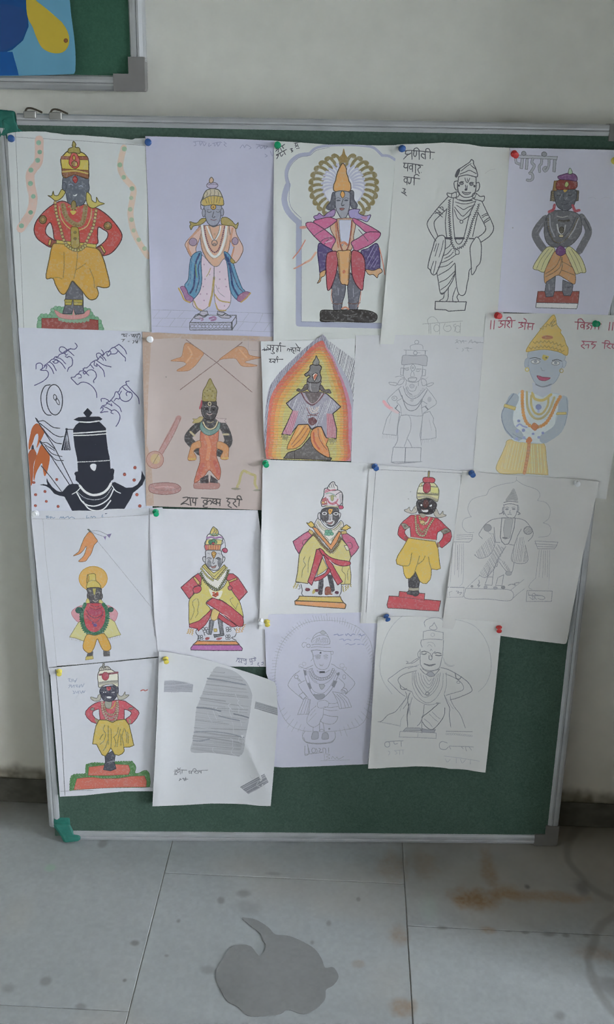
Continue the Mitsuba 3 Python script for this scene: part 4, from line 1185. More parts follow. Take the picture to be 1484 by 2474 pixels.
sheet("s8", (620, 790, 5.936), 5, "bcbdbd", "60 205 400 198 830 190 890 150 955 105 990 140 1015 178 1200 172 1412 165 1410 500 1400 900 1375 1400 1352 1926 800 1912 140 1892 120 1750 100 1500 82 800 66 400",
      "drawing of a dark figure inside a flame of red, orange and yellow", """
flame C 9a98a2 - 0 955 105 890 150 830 190 740 265 650 340 560 425 480 500 400 580 330 650 255 745 190 850 160 950 145 1050 125 1200 112 1400 108 1600 125 1890 1350 1925 1372 1500 1388 1200 1384 1000 1362 880 1320 760 1200 560 1080 350 1010 180
flame H - 5d5964 7 76 20 955 105 830 190 650 340 480 500 330 650 190 850 150 1050 125 1300 110 1600 120 1890 400 1890 500 900 900 400 1000 300 1080 350 1200 560 1320 760 1384 1000 1388 1300 1350 1920 1450 1925 1450 500 1010 180
flame P c87a92 - 0 900 206 958 196 1012 300 1100 430 1150 560 1240 760 1312 950 1362 1150 1368 1500 1350 1922 1255 1916 1290 1500 1280 1200 1230 950 1120 640 1010 380
flame P c0707f - 0 120 1892 150 1480 160 1700 250 1892
flame C d2604f - 0 890 212 955 205 1005 330 1085 460 1130 590 1215 790 1275 1000 1312 1230 1318 1600 1300 1918 700 1908 150 1892 140 1700 152 1400 190 1060 262 885 380 722 520 560 650 425 780 290
flame C d97440 - 0 880 290 970 300 1060 440 1125 600 1205 800 1262 1000 1290 1230 1285 1600 1262 1916 700 1906 205 1894 200 1600 205 1300 255 1030 335 885 465 725 605 560 745 405
flame C d99742 - 0 868 345 955 352 1035 480 1098 640 1168 830 1218 1030 1245 1280 1236 1600 1215 1914 700 1905 255 1894 252 1600 262 1300 315 1055 395 905 525 735 655 582 785 435
flame C cfab4e - 0 860 395 945 402 1000 500 1060 680 1122 860 1172 1060 1200 1290 1190 1600 1168 1912 700 1905 305 1895 310 1600 322 1300 375 1085 455 935 575 765 705 602 800 475
flame C c2b566 - 0 850 455 925 462 980 560 1030 740 1090 920 1130 1110 1150 1290 1140 1600 1110 1910 700 1904 370 1896 370 1600 380 1300 430 1110 510 970 620 810 730 660 800 540
flame H - a98d52 3 0 39 960 230 1010 330 1100 460 1220 770 1300 1050 1310 1900 170 1880 180 1300 240 1000 380 740 640 450 800 320
garment P 5e5957 3a3634 11 772 1575 700 1660 640 1732 560 1770 450 1802 388 1885 600 1890 1060 1912 1078 1880 1000 1865 940 1832 840 1752 790 1660
garment L - 3a3634 9 548 1782 545 1880
garment C da9444 5a4638 9 735 1395 660 1395 600 1402 545 1500 490 1610 450 1690 440 1752 480 1752 560 1742 640 1690 700 1620 765 1500 765 1450
garment S - b4683c 13 700 1420 600 1560 500 1690
garment S - b4683c 13 740 1450 650 1590 520 1720
garment S - e0ac5c 18 660 1420 560 1570
garment C d8874a 5a4638 9 930 1430 850 1445 785 1500 775 1600 800 1690 850 1760 930 1820 1042 1872 1042 1800 1020 1720 1000 1690 1030 1600 980 1560
garment S - c9593a 26 820 1520 830 1640 900 1750
garment S - 8c4c34 8 880 1450 900 1590 960 1700 1010 1760
garment S - d9a050 24 920 1470 950 1590 985 1680
fringe L - 4a4644 7 370 1545 358 1580
fringe L - 4a4644 7 385 1545 378 1610
fringe L - 4a4644 7 400 1548 396 1620
fringe L - 4a4644 7 415 1548 412 1612
fringe L - 4a4644 7 432 1550 430 1628
fringe L - 4a4644 7 448 1550 446 1600
fringe L - 4a4644 7 1050 1600 1045 1650
fringe L - 4a4644 7 1068 1605 1064 1668
fringe L - 4a4644 7 1085 1605 1084 1650
fringe L - 4a4644 7 1102 1605 1102 1670
fringe L - 4a4644 7 1120 1600 1122 1655
fringe L - 4a4644 7 1138 1590 1142 1640
shawl P 8f8b96 3e383c 13 620 942 520 1020 428 1095 470 1150 520 1200 430 1400 362 1540 400 1530 480 1552 600 1400 740 1395 790 1470 850 1430 930 1430 1000 1590 1050 1585 1142 1600 1150 1470 1095 1245 1208 1145 1110 1050 1010 960 900 930 740 935
shawl P c58b9c - 0 522 1198 610 1205 580 1300 500 1545 372 1530 436 1400
shawl P c58a92 - 0 1005 1240 1088 1246 1140 1450 1140 1592 1010 1588
shawl H - d8d6d8 4 70 16 540 1010 450 1100 530 1190 640 1300 740 1390 800 1440 900 1420 1000 1230 1180 1145 1060 1020 900 1120 800 1150 700 1080
shawl H - 6a6570 5 70 23 540 1010 450 1100 530 1190 640 1300 740 1390 800 1440 900 1420 1000 1230 1180 1145 1060 1020 900 1120 800 1150 700 1080
shawl H - b06078 6 108 24 522 1210 610 1215 500 1540 380 1520
shawl H - b06070 6 84 24 1008 1250 1085 1250 1138 1460 1135 1590 1012 1585
shawl C 615656 - 0 690 930 740 925 820 942 905 925 935 940 880 1040 805 1105 740 1040
jewellery S - 6d3d48 18 642 942 700 1050 760 1105 810 1118 880 1070 930 1010 972 950
jewellery S - b09a9a 7 660 940 720 1040 800 1100 880 1050 950 950
jewellery S - c0b2ac 13 765 1150 780 1205 820 1228 865 1205 885 1150
jewellery S - c0b2ac 13 795 1155 812 1192 848 1192 860 1155
jewellery S - 7a3f46 10 720 1160 760 1240 830 1262 890 1230
jewellery S - 70444a 10 735 1270 800 1265 870 1272
jewellery C 6f3a40 - 0 740 1322 780 1302 815 1296 868 1342 850 1382 800 1412 755 1390
neck C 6e6a6b 3e383c 8 738 760 728 850 740 905 790 936 870 938 902 905 905 850 920 760
neck S - 9a9698 12 770 780 775 880 790 920
scarf C 5e5654 3e383c 8 735 825 692 832 670 872 640 902 602 882 575 912 640 924 690 914 735 880
scarf C 5e5654 3e383c 8 925 828 952 860 985 902 1042 895 1068 948 1010 945 930 915 905 870
crown C 6f6c6c 3a3435 12 800 542 768 562 765 605 740 645 690 680 718 710 750 690 768 712 728 750 745 790 800 800 880 800 920 770 928 720 914 680 914 635 932 580 902 545 860 550
crown C 7c7971 3a3435 9 856 410 875 450 896 485 892 540 850 545 810 540 815 495 842 455
crown C 6f6c6c - 0 850 535 870 470 880 535
face C c9bfb8 332c2c 10 845 660 880 682 862 725 830 778 808 720 802 690
face C c8623f - 0 848 672 870 690 852 725 832 758 818 712
lettering S - 3f3f44 10 155 262 280 265 415 278
lettering S - 3f3f44 10 80 332 105 320 112 340
lettering S - 3f3f44 10 112 300 120 335 140 318 145 338
lettering S - 3f3f44 10 150 310 165 332 180 310 192 330
lettering L - 3f3f44 10 200 265 202 330
lettering S - 3f3f44 10 150 285 180 310 205 320
lettering S - 3f3f44 10 212 285 240 308 228 345 258 375 232 385 208 375
lettering L - 3f3f44 10 245 270 242 330
lettering S - 3f3f44 10 280 298 300 315 285 340 298 360
lettering L - 3f3f44 10 312 275 308 345
lettering L - 3f3f44 10 345 268 345 352
lettering S - 3f3f44 10 345 268 330 245 338 226 352 238
lettering S - 3f3f44 10 440 340 452 310 475 325 470 350
lettering S - 3f3f44 10 475 330 500 320 500 352
lettering L - 3f3f44 10 490 300 635 300
lettering S - 3f3f44 10 525 302 512 325 540 340 520 360 545 382
lettering L - 3f3f44 10 560 300 562 352
lettering L - 3f3f44 10 615 300 618 352
lettering S - 3f3f44 10 580 325 598 340 615 325
lettering S - 3f3f44 10 562 238 580 262 606 298
lettering S - 3f3f44 10 178 462 280 462 380 466
lettering S - 3f3f44 10 195 468 205 485 185 498 212 508 240 490 250 510 268 512
lettering S - 3f3f44 10 255 470 272 480 255 500
lettering L - 3f3f44 10 300 464 300 506
lettering S - 3f3f44 10 300 464 288 440 300 424 312 440
""", lifts=((642, 1000, 25, 110, 4.0),))

PEN9 = "87888c"
sheet("s9", (850, 800, 4.497), 4, "ababad", "45 48 420 40 900 46 1500 64 1500 1640 -60 1640 -10 1500 20 700 34 330",
      "faint pencil drawing of a figure in a tall flat-topped crown and fringed scarves", """
pencil E - 87888c 7 707 120 22 20
pencil S - 87888c 6 640 195 640 160 700 142 765 152 776 195
pencil L - 87888c 6 568 206 822 212
pencil L - 87888c 6 590 206 590 262 800 266 802 210
pencil E - 7c7d82 7 692 237 20 20
pencil L - 87888c 6 712 234 745 236
pencil C 9c9c9f 808186 7 565 262 680 270 812 266 816 360 800 378 680 355 552 366 548 310
pencil L - 74757a 8 800 215 800 250
pencil S - 87888c 7 570 365 560 470 595 532 655 556 730 542 768 470 772 378
pencil P - 87888c 7 536 400 570 405 560 482 532 476
pencil P - 87888c 7 768 412 806 420 800 484 765 488
pencil C - 87888c 7 665 360 692 396 665 436 640 400
pencil E - 7c7d82 6 665 398 9 9
pencil L - 7c7d82 7 570 406 622 400
pencil S - 87888c 8 582 418 605 426 622 416
pencil L - 7c7d82 7 700 412 756 412
pencil S - 87888c 8 702 432 722 438 740 430
pencil S - 87888c 6 655 435 640 490 680 490 672 445
pencil C - 7c7d82 7 615 515 660 508 706 510 690 545 632 546
pencil S - 87888c 6 472 500 520 490 575 512
pencil C - 87888c 7 498 582 530 525 572 524 550 572
pencil C - 87888c 7 408 556 480 562 490 575 480 592 420 580
pencil C - 87888c 7 760 520 806 535 812 580 770 590
pencil S - 96979a 5 745 500 800 520 830 500
pencil C - 87888c 7 812 588 850 566 888 562 880 582 835 602
pencil L - 87888c 6 595 540 588 592
pencil L - 87888c 6 725 545 725 592
pencil E a0a0a3 909195 6 655 597 25 22
pencil S - 87888c 6 605 600 632 648 685 648 708 600
pencil S - 87888c 6 540 600 470 660 388 745 400 785 440 842 522 885
pencil S - 87888c 6 810 612 880 700 922 782 850 840 778 892
pencil S - 87888c 6 540 735 490 768 530 820 540 912
pencil L - 6f7076 9 475 842 500 805
pencil L - 6f7076 8 470 835 525 885
pencil S - 87888c 7 820 790 770 762 752 800
pencil L - 6f7076 12 800 818 830 852
pencil L - 808186 7 765 830 815 812
pencil E - 87888c 6 465 730 28 24
pencil E 9a9a9d - 0 460 728 12 10
pencil E 9a9a9d - 0 845 742 22 30
pencil S - 808186 7 560 602 592 690 655 735 725 712 800 628
pencil S - 808186 7 592 605 615 660 655 690
pencil S - 808186 9 512 632 560 745 620 798 700 805 765 735 822 642
pencil S - 75767b 8 545 700 590 830 645 866 710 840 770 742
pencil B - 909195 5 10 28 585 630 625 690 670 712 730 690 775 630
pencil E 9c9c9f - 0 655 752 20 16
pencil S - 87888c 6 530 920 600 912 700 922 772 920
pencil L - 87888c 6 758 800 768 920
pencil P - 87888c 7 440 862 380 955 335 1118 412 1126 490 1132 500 1020 520 900
pencil P - 87888c 7 848 872 890 945 885 990 915 1062 918 1158 850 1172 750 1180 770 930 780 895
pencil H - 9a9a9d 4 84 20 340 1125 490 1135 480 1175 320 1165
pencil H - 9a9a9d 4 84 20 760 1182 915 1160 915 1200 770 1215
pencil L - 99999c 5 430 900 410 1000
pencil L - 99999c 5 840 950 870 1080
pencil S - 808186 7 528 925 500 1050 500 1180 462 1260
pencil S - 87888c 6 540 915 610 912 640 960 642 1065 605 1160 570 1256
pencil L - 87888c 6 772 930 742 1130 758 1240
pencil S - 87888c 7 600 1160 632 1210 655 1262
pencil S - 96979a 5 605 1170 580 1240
pencil P - 808186 7 452 1262 585 1266 755 1266 748 1420 430 1424
pencil L - 76777c 9 586 1266 578 1432
pencil S - 808186 7 430 1424 490 1440 600 1432 762 1418
scribble S - cc9ca0 34 350 765 385 810 435 845
scribble S - b3a4a6 30 430 850 500 885
border L - 9b9b9d 5 1420 300 1380 800 1340 1080
lettering S - 8c8d90 6 1130 100 1150 95 1140 115 1165 130
lettering S - 8c8d90 6 1125 130 1175 100 1190 130 1210 100 1220 130
lettering S - 8c8d90 6 1180 110 1250 108
lettering S - 8c8d90 6 1270 130 1300 95 1310 130 1340 110 1360 130 1400 118
lettering L - 8c8d90 6 1280 118 1435 125
lettering S - 8c8d90 6 1138 185 1155 190
lettering S - 8c8d90 6 1205 190 1215 205 1200 220
lettering S - 8c8d90 6 1235 185 1270 180 1255 205 1275 220
lettering L - 8c8d90 6 1225 185 1310 188
""", lifts=(), crayon=False)

sheet("s10", (1140, 740, 4.314), 5, "a6a6a4", "150 72 700 74 1200 84 1703 102 1600 740 1486 1480 1402 2012 1340 2002 1290 1996 600 1980 0 1975 26 1560 90 800",
      "crayon drawing of a grey-faced figure in a pointed yellow hat, with red handwriting", """
skirt C c3ae70 a8965c 6 392 1390 350 1460 315 1540 268 1640 258 1702 330 1746 550 1742 770 1756 795 1740 780 1600 752 1430 600 1425
skirt H - c9b98a 8 78 30 400 1410 300 1690 540 1720 560 1430
skirt H - d0c296 8 92 34 620 1440 740 1440 775 1740 600 1735
shirt C adb2b5 9aa2a8 6 510 895 470 960 440 1080 420 1240 420 1385 580 1420 760 1425 850 1350 880 1150 932 950 840 905 640 900
arms S - 8b9298 112 440 960 375 1110 395 1265 485 1350
arms S - 8f969c 104 955 980 948 1130 895 1280 755 1380
arms S - 6f7884 10 440 910 350 1040 312 1140 345 1270 430 1370
arms S - 7a838c 10 600 1390 500 1370 430 1330
arms S - 7a838c 8 990 960 1000 1100 970 1240
jewellery P bbaa62 9a8c4c 4 345 1018 462 1050 450 1084 335 1048
jewellery P bbaa62 9a8c4c 4 890 1105 986 1104 985 1126 880 1130
jewellery S - b0a272 24 575 892 582 1050 640 1155 720 1170 800 1100 862 950
jewellery S - bdaa64 28 632 905 660 965 745 978 828 920
jewellery S - b5a466 22 620 930 622 1030 660 1110 730 1120 790 1040 800 960
jewellery E 7d86a8 - 0 697 1050 32 30
jewellery E 98a0b8 - 0 697 1095 14 14
jewellery B c48a48 - 0 19 30 528 890 530 1040 552 1170 600 1240 680 1260 770 1220 835 1120 880 1020 922 945
jewellery C c27645 b06a40 4 650 1215 695 1250 660 1295 622 1258
jewellery E 7f88ac - 0 490 1195 16 15
jewellery E 7f88ac - 0 540 1292 18 18
jewellery E 8a92ac - 0 475 1300 20 20
jewellery E 7f88ac - 0 640 1330 14 12
jewellery E 7f88ac - 0 742 1320 14 14
jewellery E 8a92ac - 0 545 1370 18 16
jewellery E 8a92ac - 0 468 1382 18 16
jewellery E 8a92ac - 0 700 1365 16 14
jewellery S - 8890b0 16 470 1250 500 1228 535 1250 575 1262
skirt S - b97c4c 34 600 1400 592 1500 572 1620 550 1738
skirt B c08858 - 0 14 34 600 1410 592 1500 572 1620 550 1738
skirt C c07444 - 0 600 1358 632 1395 598 1432 564 1405
neck P a0a3aa - 0 632 795 835 805 822 905 740 950 640 905
face C 959ba2 868c94 7 600 470 760 450 962 500 960 580 930 670 890 760 840 812 745 842 665 802 610 690 588 570
face C 8f959c 868c94 6 600 545 560 555 552 620 580 640
face C 9a9fa4 868c94 6 950 565 985 575 978 620 955 640
face E - b8a950 10 578 660 18 18
face E - 9a8a50 9 936 672 18 20
face E b0b4b5 76787c 7 665 578 46 22
face E 80848a - 0 665 576 18 16
face E b0b4b5 76787c 7 876 592 42 22
face E 80848a - 0 876 590 18 16
face S - 55585e 9 608 545 660 535 718 552
face S - 55585e 9 840 566 890 555 938 572
face C b3a353 - 0 745 505 775 512 805 525 770 565 735 545
face E 5a5a50 - 0 778 535 9 9
face S - 80868e 8 722 640 735 668 760 672
face C b2506e 8a4a5c 5 680 725 712 728 742 738 820 745 782 772 735 775 702 762
face S - 6e727c 12 670 815 740 840 830 812
hat C c4a554 a88f48 7 850 90 878 130 882 180 910 225 932 250 928 280 962 325 985 400 1005 440 992 512 900 472 760 450 650 460 568 472 600 400 640 345 690 280 740 210 790 155
hat Z - a98a40 9 12 40 720 240 800 190 870 200
hat Z - a98a40 9 12 40 640 380 800 370 960 420
hat Z - a98a40 9 12 40 600 440 780 420 960 470
hat S - 9a8048 7 860 130 820 180 870 150 830 210 890 180
hat E ba7a50 - 0 790 324 60 22
hat S - b06a48 9 740 330 790 312 840 328
lettering S - 9c4a5c 10 202 150 196 236
lettering S - 9c4a5c 10 238 150 230 236
lettering L - 9c4a5c 10 280 152 455 148
lettering S - 9c4a5c 10 312 155 300 180 330 188 292 220 280 215
lettering L - 9c4a5c 10 352 155 345 222
lettering S - 9c4a5c 10 378 155 395 172 370 195 395 222
lettering L - 9c4a5c 10 420 152 415 218
lettering S - 9c4a5c 10 418 150 400 115 372 118 370 132
lettering S - 9c4a5c 10 495 172 530 168 512 190 536 208 490 226
lettering L - 9c4a5c 10 560 165 552 242
lettering L - 9c4a5c 10 490 168 652 182
lettering S - 9c4a5c 10 545 128 565 140 572 162
lettering S - 9c4a5c 10 598 176 590 212 620 214
lettering L - 9c4a5c 10 640 182 630 244
lettering L - 9c4a5c 10 585 215 588 240
lettering L - 9c4a5c 10 1078 164 1350 184
lettering L - 9c4a5c 10 1112 168 1104 240
lettering S - 9c4a5c 10 1110 165 1112 138 1145 132 1175 168
lettering E - 9c4a5c 9 1152 206 16 18
lettering L - 9c4a5c 10 1176 172 1172 238
lettering S - 9c4a5c 10 1225 185 1200 205 1225 220 1200 238
lettering S - 9c4a5c 10 1235 195 1255 210 1240 240
lettering L - 9c4a5c 10 1290 200 1285 236
lettering L - 9c4a5c 10 1325 205 1322 238
lettering L - 9c4a5c 10 1442 168 1430 250
lettering L - 9c4a5c 10 1476 168 1466 250
lettering L - a4586a 10 1150 364 1302 372
lettering S - a4586a 10 1162 370 1172 395 1142 412 1175 440
lettering S - a4586a 10 1185 405 1220 400 1215 435
lettering S - a4586a 10 1275 372 1248 395 1290 405 1258 442
lettering L - a4586a 10 1360 380 1520 402
lettering L - a4586a 10 1390 385 1385 440
lettering S - a4586a 10 1388 384 1395 360 1430 362 1440 388
lettering S - a4586a 10 1440 395 1410 415 1445 440
lettering S - a4586a 10 1475 395 1465 430 1500 440
""", lifts=((1462, 1150, 20, 50, 2.0),))

sheet("s11", (70, 1220, 4.6375), 2, "b8b9be", "20 70 150 66 300 68 480 66 560 62 700 66 820 60 900 46 1000 42 1160 46 1260 36 1420 34 1484 900 1520 1690 1470 1698 800 1768 310 1806 300 1868 232 1902 215 1830 160 1400 100 900 50 400",
      "drawing of a small figure with a yellow halo beneath a tilted orange pennant", """
border L - 9a9b9e 5 40 155 400 160 700 150 1340 110
border L - a4a5a8 5 155 155 190 600 240 1000 310 1800
border L - 85868a 6 1350 40 1365 500 1385 1200 1410 1470
border L - 75767a 8 225 1822 500 1795 800 1766 1150 1730 1470 1700
lettering S - 7c8ca2 7 198 150 195 122 215 145 212 120
lettering S - 7c8ca2 7 225 140 245 132 240 150 258 135 270 148 290 140
lettering S - 7c8ca2 7 345 150 360 132 370 148 385 132 392 148 420 138 440 128 450 150 480 135 512 150
lettering S - 7c8ca2 7 650 120 645 145 672 142
lettering S - 7c8ca2 7 690 140 700 128 712 142 728 128 750 140
lettering S - 7c8ca2 7 828 110 815 130 832 132
lettering S - 5a6070 8 855 98 875 96
flag L - 96979b 5 690 300 765 402 1080 785 1392 1172
flag P 6a6f66 55585a 4 655 270 672 270 698 300 684 308
flag C dc8a48 85684e 6 680 302 648 330 615 380 590 440 562 515 530 545 498 570 560 552 605 515 642 462 640 500 610 575 555 632 632 630 665 590 700 540 730 452 768 405 740 360 715 322
flag S - 85868c 6 695 292 780 292 870 330
flag S - 85868c 6 700 302 770 330 842 356
flag P 7a6c98 - 0 836 356 868 348 856 395
flag P 7a6c98 - 0 870 332 926 320 900 372
halo E d9a543 c0923c 6 720 825 160 138
crown C cdb44a 76683c 6 660 780 700 772 738 772 748 812 752 848 790 885 802 932 720 928 650 932 650 890 668 850 672 800
crown L - 6a5a34 9 655 785 648 875
crown S - 8a7838 5 672 855 705 845 750 852
face C 4e4b4c 3f3c3d 6 655 932 800 930 815 990 818 1040 790 1100 740 1110 692 1098 665 1050 662 990
face E 4e4b4c 3f3c3d 5 665 1018 14 34
face E 4e4b4c 3f3c3d 5 812 1022 14 32
face P b3a548 - 0 712 935 752 936 742 1000 728 1012
face E 8f8a80 - 0 685 962 14 10
face S - a29c90 6 752 990 775 978 800 990
face S - a29c90 6 745 1005 735 1040 750 1048
face S - b8b2aa 6 715 1068 745 1082 775 1066
jewellery C cbbb66 8f844c 5 660 1045 680 1080 672 1112 645 1105 640 1075
jewellery C cbbb66 8f844c 5 795 1060 825 1080 835 1108 800 1112 782 1090
scarf P cdc479 8a8458 6 575 1282 530 1355 455 1480 530 1495 612 1525 660 1440 610 1370
scarf P cdc479 8a8458 6 885 1258 962 1310 1000 1400 1030 1455 960 1472 888 1492 835 1430
fringe H - 9a9a96 4 86 20 450 1485 610 1525 605 1545 450 1505
fringe H - 9a9a96 4 92 20 890 1495 1030 1458 1035 1480 900 1515
sleeves C d49098 b87480 5 600 1128 540 1145 490 1180 476 1215 500 1262 548 1310 585 1285 600 1200
sleeves C d49098 b87480 5 870 1128 940 1150 990 1200 992 1240 962 1302 920 1270 880 1225
shirt C c8454e 8a3a48 6 690 1102 820 1108 868 1180 872 1260 840 1370 740 1440 665 1400 615 1310 605 1190 640 1115
shirt S - b83f5c 60 690 1190 740 1215 790 1190
shirt S - 8a3a48 7 690 1120 750 1142 815 1122
shirt S - 8a3a48 7 680 1150 750 1172 815 1150
shirt S - 7a4058 8 645 1180 680 1238 750 1266 820 1230 830 1180
shirt S - 7a4058 8 650 1240 700 1300 760 1312 830 1230
garland S - 2f6f4c 40 628 1112 595 1200 600 1300 640 1405 735 1445 820 1400 870 1300 872 1185 835 1112
garland B 2f6f4c - 0 9 26 608 1130 574 1210 580 1320 625 1425 735 1468 840 1415 892 1300 890 1170 845 1105
garland E 305f50 28463c 5 562 1180 40 34
garland E 305f50 28463c 5 916 1172 30 26
jewellery E 6a4c86 - 0 742 1346 22 20
jewellery E 6a4c70 - 0 715 1325 10 10
garment C daa23b 8f6f3a 7 655 1450 740 1462 835 1440 880 1495 910 1560 918 1610 880 1638 830 1622 795 1560 765 1502 735 1590 690 1660 640 1645 606 1600 618 1520
legs P 524f50 - 0 655 1665 722 1640 716 1692 642 1704
legs P 524f50 - 0 830 1635 906 1640 908 1695 836 1698
legs P c4ac50 8a7c40 5 640 1700 716 1690 722 1725 634 1738
""", lifts=())

